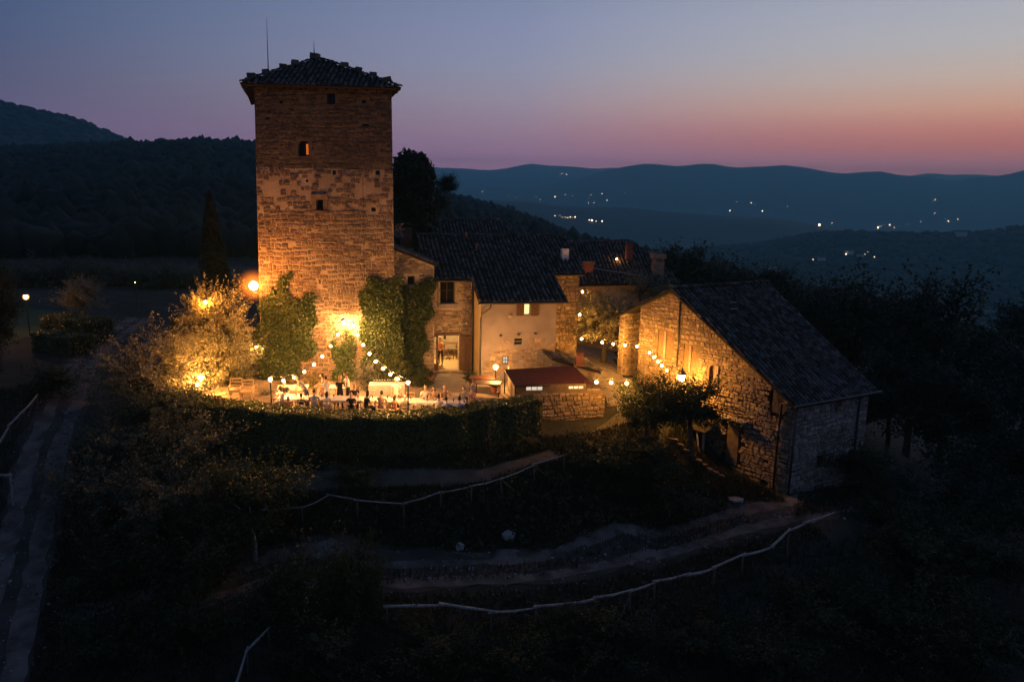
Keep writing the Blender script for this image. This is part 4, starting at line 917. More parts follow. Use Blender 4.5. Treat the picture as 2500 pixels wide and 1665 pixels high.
# ================================================================== the barn
BA = np.array([6.85, 46.74]); BB = np.array([14.42, 37.25]); BG = (BB - BA); BLEN = np.linalg.norm(BG); BG = BG / BLEN
BF = Fr(BA, math.atan2(BG[1], BG[0])); BL = np.array([.87, .493, 0])
def barn():
    root = thing('stone_barn', 'big stone barn with amber lit gable and long dark tiled roof', 'barn', (12, 43, 0))
    f = BF; g = lambda x, y: f.px(x, y)
    pier0 = g(1507, 900)[0]; pier1 = g(1518, 900)[0]; wl = g(1556, 900)[0]
    ap = g(1647, 706); re = g(1938, 978); le = g(1497, 775)
    sl = (ap[1] - le[1]) / (ap[0] - le[0]); sr = (re[1] - ap[1]) / (re[0] - ap[0])
    zl = lambda s: ap[1] + (s - ap[0]) * sl - .1; zr2 = lambda s: ap[1] + (s - ap[0]) * sr - .1
    zt = lambda s: zl(s) if s < ap[0] else zr2(s)
    def hl(x0, y0, x1, y1, *k):
        a = g(x0, y1); b = g(x1, y0); return (a[0], a[1], b[0], b[1], *k)
    w1 = hl(1604, 812, 1643, 870); w2 = hl(1666, 848, 1704, 905); door = hl(1728, 894, 1748, 950, 'arch'); w3 = hl(1884, 955, 1916, 1005)
    gate = hl(1770, 1036, 1806, 1128)
    s1 = BLEN
    poly = [(wl, -1.2), (s1 * .52, -1.6), (s1 * .62, -4.3), (s1, -4.6), (s1, zr2(s1)), (ap[0], ap[1] - .1), (wl, zl(wl))]
    B3 = lambda s, z, t: tuple(np.array(f.pt(s, z)) + BL * t); LE = 6.0; LR = 7.4
    wall_panel(root, f, poly, [w1, w2, door, w3, gate], M['dark_mortar'], .35,
               extra=[[B3(wl, -.6, 0), B3(wl, zl(wl), 0), B3(wl, zl(wl), 6), B3(wl, -.6, 6)], [B3(pier0, -.5, 7), B3(pier0, zl(pier0), 7), B3(ap[0], ap[1] - .1, 7), B3(s1, zr2(s1), 6), B3(s1, -4.6, 6)]])
    stone_courses(root, f, poly, [w1, w2, door, w3, gate], M['stone'], (.11, .27), (.16, .46), 121, 300, lambda s, z: .02, (.015, .05))
    # valley-side wall
    fr2 = Fr(B3(s1, 0, 0)[:2], math.atan2(BL[1], BL[0])); LW = LE
    def h2(x0, y0, x1, y1):
        a = fr2.px(x0, y1); b = fr2.px(x1, y0); return (a[0], a[1], b[0], b[1])
    hA = h2(2042, 960, 2056, 993); hB = h2(1994, 1110, 2010, 1142); hs = [hA, hB]
    p2 = [(0, -4.8), (LW, -4.9), (LW, zr2(s1)), (0, zr2(s1))]
    wall_panel(root, fr2, p2, hs, M['dark_mortar'], .35, name='wall')
    stone_courses(root, fr2, p2, hs, M['pale_stone'], (.13, .30), (.17, .46), 127, 150, lambda s, z: .02, (.015, .05), rest='stonework')
    # porch pier: front strip and inner cheek
    pw = pier1 - pier0; zp = zl(pier0) - .05
    fi = Fr(B3(pier1, 0, 0)[:2], math.atan2(BL[1], BL[0]))
    mb = MB(); mb.add([B3(pier0, -.6, 0), B3(pier1, -.6, 0), B3(pier1, zl(pier1), 0), B3(pier0, zp, 0)], [(0, 1, 2, 3)])
    mb.add([B3(pier1, -.6, 0), B3(pier1, -.6, 2.6), B3(pier1, zl(pier1), 2.6), B3(pier1, zl(pier1), 0)], [(0, 1, 2, 3)]); mb.add([B3(pier0, -.6, 0), B3(pier0, zp, 0), B3(pier0, zp, 2.6), B3(pier0, -.6, 2.6)], [(0, 1, 2, 3)])
    mb.add([B3(pier0, -.6, 2.6), B3(wl, -.6, 2.6), B3(wl, zl(wl), 2.6), B3(pier0, zp, 2.6)], [(0, 1, 2, 3)])
    mb.build('porch_pier', M['mortar'], root)
    stone_courses(root, f, [(pier0, -.4), (pier1, -.4), (pier1, zl(pier1)), (pier0, zp)], [], M['stone'], (.16, .3), (.2, .4), 131, 60)
    stone_courses(root, fi, [(.02, -.4), (2.55, -.4), (2.55, zl(pier1)), (.02, zl(pier1))], [], M['stone'], (.16, .3), (.25, .5), 133, 80)
    # shutters and doors
    R3 = Matrix(f.mat3().tolist())
    def leafs(hq, n, d=-.06, name='shutter', mtl=None, planks=4):
        ww = (hq[2] - hq[0]) / n
        for i in range(n):
            o = MB(); a = hq[0] + ww * i + .015; b = a + ww - .03
            for q in range(planks): o.box(f.pt(a + (b - a) * (q + .5) / planks, (hq[1] + hq[3]) / 2, d), ((b - a) / planks - .008, .04, hq[3] - hq[1] - .02), R3)
            for zz in (.2, .8): o.box(f.pt((a + b) / 2, hq[1] + (hq[3] - hq[1]) * zz, d + .03), (b - a - .02, .025, .09), R3)
            o.build(name, mtl or M['shutter'], root)
    def gap(hq): # pair of shutters with a lit stone mullion between
        m0 = hq[0] + (hq[2] - hq[0]) * .42; m1 = hq[0] + (hq[2] - hq[0]) * .56
        MB().box(f.pt((m0 + m1) / 2, (hq[1] + hq[3]) / 2, -.1), (m1 - m0, .26, hq[3] - hq[1]), R3).build('mullion', M['plaster'], root)
        leafs((hq[0], hq[1], m0, hq[3]), 1); leafs((m1, hq[1], hq[2], hq[3]), 1)
    gap(w1); gap(w2)
    leafs(door, 1, -.24, 'arched_door', M['shutter'], 4)
    MB().box(f.pt(door[2] + .12, (door[1] + door[3]) / 2, .04), (.22, .1, door[3] - door[1] + .1), R3).build('door_jamb', M['plaster'], root)
    leafs(w3, 2, -.14, 'dark_shutter', M['wood'], 3)
    window(root, f, gate, M['dark_glass'], M['old_wood'], .12, (1, 1), .12, name='gate_frame')
    mb = MB()
    for i in range(4): s = gate[0] - .15 + (gate[2] - gate[0] + .5) * i / 3; mb.bar(f.pt(s, gate[3] + .22, -.05), f.pt(s, gate[3] + .08, .42), .1, .1)
    mb.box(f.pt((gate[0] + gate[2]) / 2 + .1, gate[3] + .27, .2), (gate[2] - gate[0] + .8, .55, .07), R3); mb.build('door_hood', M['old_wood'], root)
    for hq in hs: window(root, fr2, hq, M['dark_glass'], M['wood'], .18)
    R2 = Matrix(fr2.mat3().tolist())
    for hq in hs: MB().box(fr2.pt((hq[0] + hq[2]) / 2, hq[1] - .07, .07), (hq[2] - hq[0] + .2, .14, .12), R2).build('window_sill', M['stone'], root)
    s, z = g(1904, 1046); MB().lathe(f.pt(s, z, .04), [(.1, -.12), (.15, 0), (.1, .12)], 8).build('round_stone', M['mortar'], root)
    # dark downpipes
    a, b = g(1664, 735), g(1655, 895)
    downpipe(root, [f.pt(a[0], a[1], .1), f.pt(b[0], b[1], .1)], .05)
    e = s1 - .62; downpipe(root, [f.pt(s1 + .1, zr2(s1) - .1, .12), f.pt(e, zr2(s1) - .15, .12), f.pt(e - .02, -4.3, .12)], .06)
    downpipe(root, [fr2.pt(.12, zr2(s1) - .05, .12), fr2.pt(.12, -4.5, .12)], .06); downpipe(root, [fr2.pt(LW - .85, zr2(s1) - .05, .1), fr2.pt(LW - .85, -4.5, .1)], .06)
    MB().tube([fr2.pt(-.4, zr2(s1) - .06, .42), fr2.pt(LW + .45, zr2(s1) - .06, .42)], .06, 6).build('gutter', M['metal'], root)
    # dark painted quoin strip at the corner
    # roof slopes
    A3 = np.array(f.pt(ap[0], ap[1] - .02)) - BL * .3; R3p = np.array(f.pt(s1 + .38, zr2(s1 + .38) + .08)) - BL * .3; L3 = np.array(f.pt(le[0] - .1, zl(le[0] - .1) + .08)) - BL * .3
    def slope(E, A, ext_e, ext_r, seed, nobj):
        u = BL.copy(); v = A - E; s0 = v @ u; w = v - u * s0; T = np.linalg.norm(w); w /= T
        tile_roof(root, E, u, w, [(0, 0), (ext_e, 0), (s0 + ext_r, T), (s0, T)], nobj, .275, .36, seed, .1)
    slope(R3p, A3, 6.6, 7.9, 141, 300)
    # left slope: eave direction reversed so that the normal points up
    u = -BL; E = L3 + BL * 7.6; v = (A3 + BL * 7.6) - E; s0 = v @ u; w = v - u * s0; T = np.linalg.norm(w); w /= T
    tile_roof(root, E, u, w, [(0, 0), (7.6, 0), (s0 + 7.6, T), (s0, T)], 60, .275, .36, 143, .1)
    ridge_tiles(root, A3 + np.array([0, 0, .05]), A3 + BL * 8.0 + np.array([0, 0, .05]), .42, 145)
    # roof hatch
    p = aty(1790, 752, 42.3); n = np.cross(BL, (A3 - R3p)); n /= np.linalg.norm(n); r_ = ray(1788, 752); t = ((A3 - CAM) @ n) / (r_ @ n); p = CAM + r_ * t
    w = (A3 - R3p); w = w - BL * (w @ BL); w /= np.linalg.norm(w); n = np.cross(BL, w); Rm = Matrix(np.array([BL, w, n]).T.tolist())
    MB().box(p + n * .1, (.8, .55, .1), Rm).build('roof_hatch', M['deck'], root)
    mb = MB()
    for q in (-.38, .38): mb.box(p + n * .17 + w * q * .75 + BL * q * .5, (.6, .035, .04), Rm)
    mb.build('hatch_rail', M['grey_metal'], root)
    return gate
GATE = barn()
def steps_deck():
    f = BF
    # timber walkway and lean-to in front of the gate
    root = thing('timber_shed', 'dark open timber lean-to with raking struts beside the barn gate', 'shed', (9.4, 40.2, -2))
    d = lambda s, z, o: f.pt(s, z, o)
    mb = MB(); s0, s1 = BLEN * .46, BLEN * .64
    zt = -1.5
    mb.add([d(s0, zt + .15, 0.05), d(s1, zt + .15, 0.05), d(s1, zt - .05, 1.3), d(s0, zt - .05, 1.3), d(s0, zt + .07, .05), d(s1, zt + .07, .05), d(s1, zt - .13, 1.3), d(s0, zt - .13, 1.3)], [(0, 1, 2, 3), (7, 6, 5, 4), (0, 4, 5, 1), (1, 5, 6, 2), (2, 6, 7, 3), (3, 7, 4, 0)])
    mb.build('roof', M['deck'], root)
    for s in (s0 + .1, (s0 + s1) / 2, s1 - .1):
        p = d(s, zt - .1, 1.2); MB().bar(p, (p[0], p[1], h(p[0], p[1]) - .1), .12).build('post', M['old_wood'], root)
    for s, k in ((s0 + .6, .8), (s0 + 1.6, .8)):
        a = d(s, zt - .1, 1.2); b = d(s + k, -3.2, 1.8); MB().bar(a, b, .08).build('strut', M['old_wood'], root)
    a = d(s0 - .2, h(*d(s0, 0, 1.3)[:2]) + .9, 2.1); b = d(s1 - .6, -2.6, 2.1); MB().bar(a, b, .07).build('handrail', M['old_wood'], root)
    root = thing('stone_steps', 'flight of pale stone steps down the bank to the barn gate', 'steps', (9, 37.5, -2.5))
    r = random.Random(5); a = np.array(atz(1640, 1068, -1.55)); b = np.array(atz(1752, 1180, -3.7))
    for i in range(9):
        t = i / 8; p = a + (b - a) * t; mb = MB(); V = STV[i % 7][0]
        p[2] = h(p[0], p[1]) + .02; R_ = Matrix.Rotation(-.5 + r.uniform(-.3, .3), 3, 'Z')
        mb.add([R_ @ Vector((q[0] * .72, q[2] * .26, (q[1]) * .12)) + Vector(p) for q in V], [tuple(x[::-1]) for x in STV[i % 7][1]]); mb.build('step', M['dark_mortar'], root)
    for px_, py_, nm, lb in ((1240, 1305, .32, 'round pale boulder at the foot of the grass bank above the track'), (1122, 1318, .26, 'small grey rock half hidden on the bank above the track'), (1795, 1226, .42, 'flat pale slab lying on the path below the steps')):
        p = atz(px_, py_, -3.6 if py_ > 1250 else -3.9)
        V, Fs = bV * np.array([1, .9, .75 if nm < .4 else .3]) * nm * (1 + RNG.uniform(-.18, .18, (len(bV), 1))), [tuple(q) for q in bF]
        o = link('boulder', npmesh('boulder', V, Fs, M['rock'])); o.location = (p[0], p[1], h(p[0], p[1]) + nm * .3); tag(o, lb, 'rock')
steps_deck()

# ================================================================== garden hut with red canopy, low wing, retaining wall
def hut():
    root = thing('kitchen_hut', 'low stone garden hut with rubble base and strip windows under the canopy', 'hut', (3.2, 40.2, 0))
    f = Fr((1.38, 39.75), math.atan2(.55, 3.75)); g = lambda x, y: f.px(x, y)
    s1 = g(1476, 1000)[0]; s0 = g(1255, 1000)[0]; zt = g(1340, 961)[1]; zb = -1.6; zl = g(1300, 941)[1]
    P3 = lambda s, t, z: tuple(np.array(f.pt(s, z)) - f.n * t)
    sh = g(1430, 950)[0]
    def hl(x0, y0, x1, y1):
        a = g(x0, y1); b = g(x1, y0); return (a[0], a[1], b[0], b[1])
    w1 = hl(1284, 943, 1326, 955); w2 = hl(1388, 942, 1426, 951)
    poly = [(s0, zb), (s1, zb), (s1, zt + .12), (sh, zt + .16), (sh, zl + .05), (s0, zl + .05)]
    wall_panel(root, f, poly, [w1, w2], M['dark_mortar'], .22, extra=[[P3(sh, 0, zt), P3(sh, 3, zt), P3(sh, 3, zl + .5), P3(sh, 0, zl)], [P3(s1, 0, zb), P3(s1, 3, zb), P3(s1, 3, zt + .12), P3(s1, 0, zt + .12)], [P3(sh, 0, zt + .16), P3(s1, 0, zt + .12), P3(s1, 3, zt + .12), P3(sh, 3, zt + .16)], [P3(s0, 0, zb), P3(s0, 0, zl), P3(s0, 2.6, zl + .5), P3(s0, 2.6, zb)]])
    stone_courses(root, f, [(s0, zb), (s1, zb), (s1, zt + .02), (s0, zt + .02)], [w1, w2], M['stone'], (.12, .26), (.16, .46), 151, 300, lambda s, z: .01, (.03, .08), rest='rubble')
    window(root, f, w1, M['pane_white'], M['old_wood'], .08, (2, 0), .025); window(root, f, w2, M['pane_lit'], M['old_wood'], .08, (2, 0), .025)
    MB().tube([f.pt(s1 - .3, zt + .14, -.1), f.pt(sh + .1, zt + .17, -.1)], .05, 5).build('coping', M['stone'], root)
    root = thing('red_canopy', 'dark red sloping awning over the garden hut windows', 'awning', (1.9, 41, 1))
    c = [np.array(aty(1233, 902, 41.3)), np.array(aty(1401, 893, 42.4)), np.array(aty(1446, 937, 40.5)), np.array(aty(1258, 941, 39.4))]
    mid = [np.array(aty(1425, 921, 41.2))]
    mb = MB(); n = 8; rows = []
    V = []
    for i in range(n + 1):
        for j in range(n + 1):
            u, v = i / n, j / n; p = (c[0] * (1 - u) + c[1] * u) * (1 - v) + (c[3] * (1 - u) + c[2] * u) * v; p = p + np.array([0, 0, -.05 * math.sin(math.pi * u) * math.sin(math.pi * v)]); V.append(p)
    m = n + 1; k = len(V); Fs = [(i * m + j, (i + 1) * m + j, (i + 1) * m + j + 1, i * m + j + 1) for i in range(n) for j in range(n)]
    mb.add(V + [p - np.array([0, 0, .03]) for p in V], Fs + [tuple(q + k for q in x[::-1]) for x in Fs])
    mb.build('canvas', M['red_canvas'], root, smooth=True)
    mb = MB().bar(c[3] - np.array([0, 0, .06]), c[2] - np.array([0, 0, .06]), .06); mb.bar(c[0] - np.array([0, 0, .06]), c[1] - np.array([0, 0, .06]), .06)
    mb.bar(c[0] - np.array([0, 0, .06]), c[3] - np.array([0, 0, .06]), .05); mb.bar(c[1] - np.array([0, 0, .06]), c[2] - np.array([0, 0, .06]), .05); mb.build('frame', M['metal'], root)
    for p in (c[0], c[1], c[2], c[3]): MB().bar((p[0], p[1], -.2), p - np.array([0, 0, .08]), .07).build('post', M['metal'], root)
    # low wing with sloping coping beyond the canopy
    root = thing('low_wing', 'low stone lean-to with sloping dark tiled verge right of the plastered house', 'shed', (4, 44, 0))
    f2 = Fr((2.4, 43.3), math.radians(12)); g2 = lambda x, y: f2.px(x, y)
    a = g2(1352, 876); b = g2(1462, 908); zb = -.5
    P3 = lambda s, t, z: tuple(np.array(f2.pt(s, z)) - f2.n * t)
    poly = [(a[0] - .1, zb), (b[0] - .25, zb), (b[0] - .25, b[1] - .05), (a[0] - .1, a[1] - .1)]
    wall_panel(root, f2, poly, [], M['plaster'], extra=[[P3(b[0] - .25, 0, zb), P3(b[0] - .25, 3.5, zb), P3(b[0] - .25, 3.5, b[1] - .05), P3(b[0] - .25, 0, b[1] - .05)], [P3(a[0] - .1, 3.5, zb), P3(b[0] - .25, 3.5, zb), P3(b[0] - .25, 3.5, b[1] - .05), P3(a[0] - .1, 3.5, a[1] - .1)]])
    stone_courses(root, f2, poly, [], M['stone'], (.18, .34), (.25, .6), 161, 90, lambda s, z: .35, (.01, .03), rest='rubble', d0=-.02)
    E = np.array(f2.pt(b[0] + .1, b[1] + .02, .15)); A = np.array(f2.pt(a[0] - .1, a[1] + .04, .15)); w = A - E; T = np.linalg.norm(w); w /= T
    tile_roof(root, E, -f2.n, w, [(0, 0), (3.6, 0), (3.6, T), (0, T)], 80, seed=163)
    p = aty(1416, 872, 43.4); mb = MB()
    for i in range(5): mb.box((p[0], p[1], p[2] - .45 + i * .17), (.4, .38, .155))
    mb.build('brick_stub', M['brick'], root)
hut()
# ================================================================== vegetation
def leafmesh(name, P, Nrm, L, Wd, mt, spread=.9, seed=1, fold=False):
    """one rhomb-shaped leaf per point, facing roughly along Nrm"""
    g = np.random.default_rng(seed); n = len(P)
    d = Nrm + g.normal(0, spread, (n, 3)); d /= np.linalg.norm(d, axis=1)[:, None] + 1e-9
    a = g.normal(0, 1, (n, 3)); t = np.cross(d, a); t /= np.linalg.norm(t, axis=1)[:, None] + 1e-9; b = np.cross(d, t)
    l = (L * g.uniform(.6, 1.3, n))[:, None] / 2; w = (Wd * g.uniform(.6, 1.3, n))[:, None] / 2
    V = np.stack([P - t * l, P + b * w + t * l * .1, P + t * l, P - b * w + t * l * .1], 1).reshape(-1, 3)
    return npmesh(name, V, np.arange(4 * n).reshape(-1, 4), mt)
def crown_mesh(name, seed, r, ncl, nleaf, L, Wd, mt, clr=.34, up=.4, sprigs=0.0, hollow=.55):
    """unit crown: leaf clumps spread over an uneven ellipsoid; r = (x, y, z) radii"""
    g = np.random.default_rng(seed); c = g.normal(0, 1, (ncl, 3)); c /= np.linalg.norm(c, axis=1)[:, None]
    c *= (hollow + (1 - hollow) * g.random(ncl)[:, None]) * (1 + .22 * np.sin(3 * c[:, :1] + seed) * np.cos(2.3 * c[:, 1:2] + seed))
    c[:, 2] = np.where(c[:, 2] < -.55, -.55 + .2 * g.random(ncl), c[:, 2])
    cs = clr * g.uniform(.55, 1.25, ncl); k = g.integers(0, ncl, nleaf)
    off = g.normal(0, 1, (nleaf, 3)); off *= (.55 + .45 * g.random((nleaf, 1))) / (np.linalg.norm(off, axis=1)[:, None] + 1e-9)
    P = c[k] + off * cs[k][:, None] * np.array([1, 1, .8])
    if sprigs > 0:
        m = g.random(nleaf) < sprigs; q = k[m]; t = g.random(m.sum())[:, None]; dr = c[q] / (np.linalg.norm(c[q], axis=1)[:, None] + 1e-9) + np.array([0, 0, .5]); dr /= np.linalg.norm(dr, axis=1)[:, None]
        j = g.normal(0, .12, (ncl, 5, 3)); wh = g.integers(0, 5, m.sum()); P[m] = c[q] + (dr + j[q, wh] * 2.5) * (cs[q][:, None] * (.7 + 1.1 * t)) + g.normal(0, .02, (m.sum(), 3))
    r = np.array(r); nrm = off * .6 + P * .5 + np.array([0, 0, up])
    me1 = leafmesh(name, P * r, nrm, L, Wd, mt, .7, seed)
    # larger, darker-lying leaf masses deep inside so the crown is not see-through
    m = ncl * 9; k = g.integers(0, ncl, m); Q = c[k] * g.uniform(.25, .88, (m, 1)) + g.normal(0, .06, (m, 3)); me2 = leafmesh(name, Q * r, Q + np.array([0, 0, .3]), .24, .15, mt, .8, seed + 7)
    bm = bmesh.new(); bm.from_mesh(me1); bm.from_mesh(me2); bm.to_mesh(me1); bm.free(); bpy.data.meshes.remove(me2); return me1
def trunk_mesh(seed, hgt, rad, spread, mt, nl=5, bend=.3):
    r = random.Random(seed); mb = MB()
    base = [(0, 0, -.25), (r.uniform(-.1, .1) * bend, r.uniform(-.1, .1) * bend, hgt * .3), (r.uniform(-.4, .4) * bend, r.uniform(-.4, .4) * bend, hgt * .6)]
    mb.tube(base, [rad * 1.25, rad, rad * .8], 7)
    for i in range(nl):
        a = 6.283 * i / nl + r.uniform(-.4, .4); e = spread * r.uniform(.6, 1); top_ = hgt * r.uniform(.92, 1.06)
        b = base[2]; mb.tube([b, (b[0] + math.cos(a) * e * .4, b[1] + math.sin(a) * e * .4, hgt * .85), (b[0] + math.cos(a) * e, b[1] + math.sin(a) * e, top_)], [rad * .6, rad * .4, rad * .12], 5)
    return npmesh('trunk', mb.v, mb.f, mt, True)
CR = {}
CR['olive'] = [crown_mesh('olive_crown', 100 + i, (1, 1, .82), 75, 13000, .07, .025, M['olive'], .32, .3, .4) for i in range(3)]
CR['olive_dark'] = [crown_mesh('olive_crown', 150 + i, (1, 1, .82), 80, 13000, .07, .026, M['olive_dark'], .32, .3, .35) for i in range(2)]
CR['broad'] = [crown_mesh('leafy_crown', 200 + i, (1, 1, .9), 60, 11000, .066, .04, M['broad'], .34, .4, .25) for i in range(3)]
CR['wood'] = [crown_mesh('oak_crown', 300 + i, (1, 1, .85), 75, 11000, .066, .045, M['wood_leaf'], .32, .4, .2) for i in range(3)]
CR['bush'] = [crown_mesh('bush_crown', 400 + i, (1, 1, .8), 45, 8500, .066, .04, M['broad'], .38, .5, .35, .3) for i in range(3)]
CR['hedgeball'] = [crown_mesh('clipped_crown', 450, (1, 1, .9), 90, 5000, .07, .04, M['hedge'], .25, .5, .1, .8)]
CR['yellow'] = [crown_mesh('pale_shrub_crown', 460, (1, 1, .8), 40, 2500, .12, .07, M['yellow'], .34, .5, .3, .3)]
CR['lav'] = [crown_mesh('grey_shrub_crown', 470, (1, 1, .8), 40, 2500, .14, .03, M['lavender'], .34, .8, .8, .3)]
TR = {'olive': [trunk_mesh(10 + i, 1, .11, .6, M['bark']) for i in range(3)], 'broad': [trunk_mesh(20 + i, 1, .07, .6, M['bark'], 6) for i in range(2)], 'pale': [trunk_mesh(30, 1, .06, .75, M['pale_bark'], 8)]}
_tc = [0]
def tree(name, label, cat, p, r, hc, kind, group=None, trunk='olive', sq=(1, 1, 1), base=None):
    """p crown centre; hc = height of the centre above the foot"""
    _tc[0] += 1; i = _tc[0]; foot = (p[0], p[1], p[2] - hc)
    root = thing(name, label, cat, foot, 0, group)
    ms = CR[kind]; o = bpy.data.objects.new('crown', ms[i % len(ms)]); COL.objects.link(o); o.parent = root
    o.location = (0, 0, hc); o.rotation_euler = (0, 0, i * 1.37); o.scale = (r * sq[0], r * sq[1], r * sq[2])
    if trunk:
        tm = TR[trunk]; t = bpy.data.objects.new('trunk', tm[i % len(tm)]); COL.objects.link(t); t.parent = root; t.scale = (r * .8, r * .8, hc); t.rotation_euler = (0, 0, i * .9)
    return root
def T(name, label, cat, px, py, Y, wpx, kind, group=None, trunk='olive', sq=(1, 1, 1), foot=None):
    p = aty(px, py, Y); k = (p - CAM) @ FW; r = wpx / 2 / F * k / 1.12; g = h(p[0], p[1]); hc = max(p[2] - g, r * .55)
    return tree(name, label, cat, p, r, hc, kind, group, trunk, sq)
# olives round the terrace
T('olive_tree', 'olive with orange lit top right below the old street lamp', 'tree', 520, 795, 42.5, 215, 'olive', 'olives left of the terrace')
T('olive_tree', 'wide golden lit olive between the drive and the terrace', 'tree', 372, 905, 39.0, 270, 'olive', 'olives left of the terrace', sq=(1.0, 1, .95))
T('olive_tree', 'feathery amber olive against the tower foot behind the armchairs', 'tree', 555, 880, 42.8, 190, 'olive', 'olives left of the terrace', sq=(1, .8, 1.15))
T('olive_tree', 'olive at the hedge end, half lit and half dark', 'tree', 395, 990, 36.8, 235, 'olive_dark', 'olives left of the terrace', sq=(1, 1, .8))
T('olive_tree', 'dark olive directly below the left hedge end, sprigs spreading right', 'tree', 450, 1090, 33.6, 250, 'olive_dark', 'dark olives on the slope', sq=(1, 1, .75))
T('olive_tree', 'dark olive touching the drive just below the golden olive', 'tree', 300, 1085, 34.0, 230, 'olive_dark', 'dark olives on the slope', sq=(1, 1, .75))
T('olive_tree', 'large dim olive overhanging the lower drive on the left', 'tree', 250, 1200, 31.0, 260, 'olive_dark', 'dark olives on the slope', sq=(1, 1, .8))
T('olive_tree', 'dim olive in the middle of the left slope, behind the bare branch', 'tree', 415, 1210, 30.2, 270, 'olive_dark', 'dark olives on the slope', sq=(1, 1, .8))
T('walnut_tree', 'loose leafy tree with pale bare branches showing below the hedge', 'tree', 615, 1215, 29.2, 260, 'broad', None, 'pale', sq=(1, 1, .95))
T('birch_tree', 'drooping small-leaved tree beside the start of the lower rail', 'tree', 855, 1440, 26.0, 215, 'broad', None, 'broad', sq=(.8, .9, 1.35))
T('shrub', 'square-topped green shrub interrupting the upper rail', 'shrub', 862, 1165, 32.0, 135, 'bush', None, None, sq=(1, .8, .6))
T('bush', 'dark bush in the far bottom-left slope beside the drive', 'bush', 300, 1370, 27.5, 260, 'bush', 'bushes on the lower left slope', None, sq=(1, 1, .8))
T('bush', 'dark bush under the bare pale branch', 'bush', 470, 1360, 27.2, 240, 'bush', 'bushes on the lower left slope', None)
T('bush', 'dark bush left of the drooping tree, lower left', 'bush', 690, 1450, 25.8, 230, 'bush', 'bushes on the lower left slope', None)
T('bush', 'bush at the bottom edge above the bent rail end', 'bush', 430, 1520, 24.6, 240, 'bush', 'bushes on the lower left slope', None)
T('bush', 'bottom-left corner bush hugging the wheel tracks', 'bush', 260, 1560, 24.4, 200, 'bush', 'bushes on the lower left slope', None)
T('bush', 'bush at the bottom edge below the drooping tree', 'bush', 800, 1610, 23.6, 260, 'bush', 'bushes on the lower left slope', None)
# left side of the drive
T('shrub', 'glossy dark shrub left of the drive with glinting leaves', 'shrub', 125, 930, 40, 135, 'bush', None, None, sq=(1, 1, 1))
T('olive_tree', 'pale round olive standing above the clipped hedge block', 'tree', 200, 725, 56, 112, 'olive', None, 'olive', sq=(1, 1, .95))
T('garden_tree', 'tall dark tree at the left border beyond the lamp post', 'tree', -12, 760, 44, 130, 'broad', None, 'broad', sq=(.8, .8, 2.2))
for i, (x, y, w, lb) in enumerate(((110, 672, 150, 'grey olive farthest left in the row behind the lawn'), (205, 655, 120, 'grey olive behind the pale round one in the far row'), (300, 672, 130, 'grey olive left of the thin lamp pole in the far row'), (380, 670, 120, 'grey olive right of the thin lamp pole in the far row'), (450, 672, 110, 'grey olive beside the tall cypress in the far row'), (570, 690, 130, 'grey olive reddened by the street lamp at the tower side'), (40, 690, 130, 'grey olive just above the left lamp in the far row'))):
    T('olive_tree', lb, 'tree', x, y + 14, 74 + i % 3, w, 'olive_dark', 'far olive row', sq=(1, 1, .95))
def cypress(label, px, ytop, ybase, Y, wpx, top=0.0, name='cypress_tree', seed=1, n=7000):
    a = aty(px, ytop, Y); k = (a - CAM) @ FW; zb = h(a[0], a[1]) if Y < 90 else a[2] - 14; b = aty(px, ybase, Y)[2]; zb = min(b, zb) if Y >= 90 else min(b, zb)
    hh = a[2] - zb; rad = wpx / 2 / F * k; g = np.random.default_rng(seed)
    t = g.random(n) ** .8; an = g.uniform(0, 6.283, n); prof = rad * np.clip(np.minimum(1, (1 - t) / (.45 if top == 0 else .12) + top) ** .75, 0, 1) * np.clip(.55 + t * 3, 0, 1)
    lump = .5 + .5 * np.sin(an * 3 + t * 9 + seed) * np.sin(t * 17 + an * 2); rr_ = prof * (.66 + .26 * g.random(n) + .26 * lump); t = t + np.where(t > .8, .07 * lump * (g.random(n) - .3), 0); P = np.stack([np.cos(an) * rr_, np.sin(an) * rr_, t * hh], 1)
    root = thing(name, label, 'tree', (a[0], a[1], zb)); nr = np.stack([np.cos(an), np.sin(an), np.full(n, .9)], 1)
    o = bpy.data.objects.new('crown', leafmesh('cypress_crown', P, nr, rad * .30, rad * .16, M['cypress'], .5, seed)); COL.objects.link(o); o.parent = root
    # dark inner core so the column is not see-through
    mb = MB().lathe((0, 0, 0), [(rad * .3, .3), (rad * .55, hh * .2), (rad * .5, hh * (.5 if top == 0 else .78)), (rad * .1, hh * .9)], 9); q = npmesh('inner_foliage', mb.v, mb.f, M['cypress']); o = bpy.data.objects.new('inner_foliage', q); COL.objects.link(o); o.parent = root
    tb = MB().tube([(0, 0, -.3), (0, 0, hh * .3)], [rad * .22, rad * .12], 7); o = bpy.data.objects.new('trunk', npmesh('trunk', tb.v, tb.f, M['bark'])); COL.objects.link(o); o.parent = root
    return root
cypress('tall slender cypress left of the tower, lit yellow at its foot', 512, 478, 745, 52, 66, seed=3)
cypress('stout flat-topped cypress right behind the tower', 1010, 380, 640, 62, 100, .35, seed=4, n=9000)
cypress('smaller cypress touching the right of the stout one', 1055, 418, 640, 64, 40, .1, seed=5, n=3500)
T('pine_tree', 'small open pine against the blue valley behind the roofs', 'tree', 1092, 450, 66, 62, 'wood', None, 'broad', sq=(.9, .9, 1.0))
T('pine_tree', 'dark low tree under the small pine behind the roofs', 'tree', 1050, 500, 66, 90, 'wood', None, 'broad', sq=(1, 1, 1))
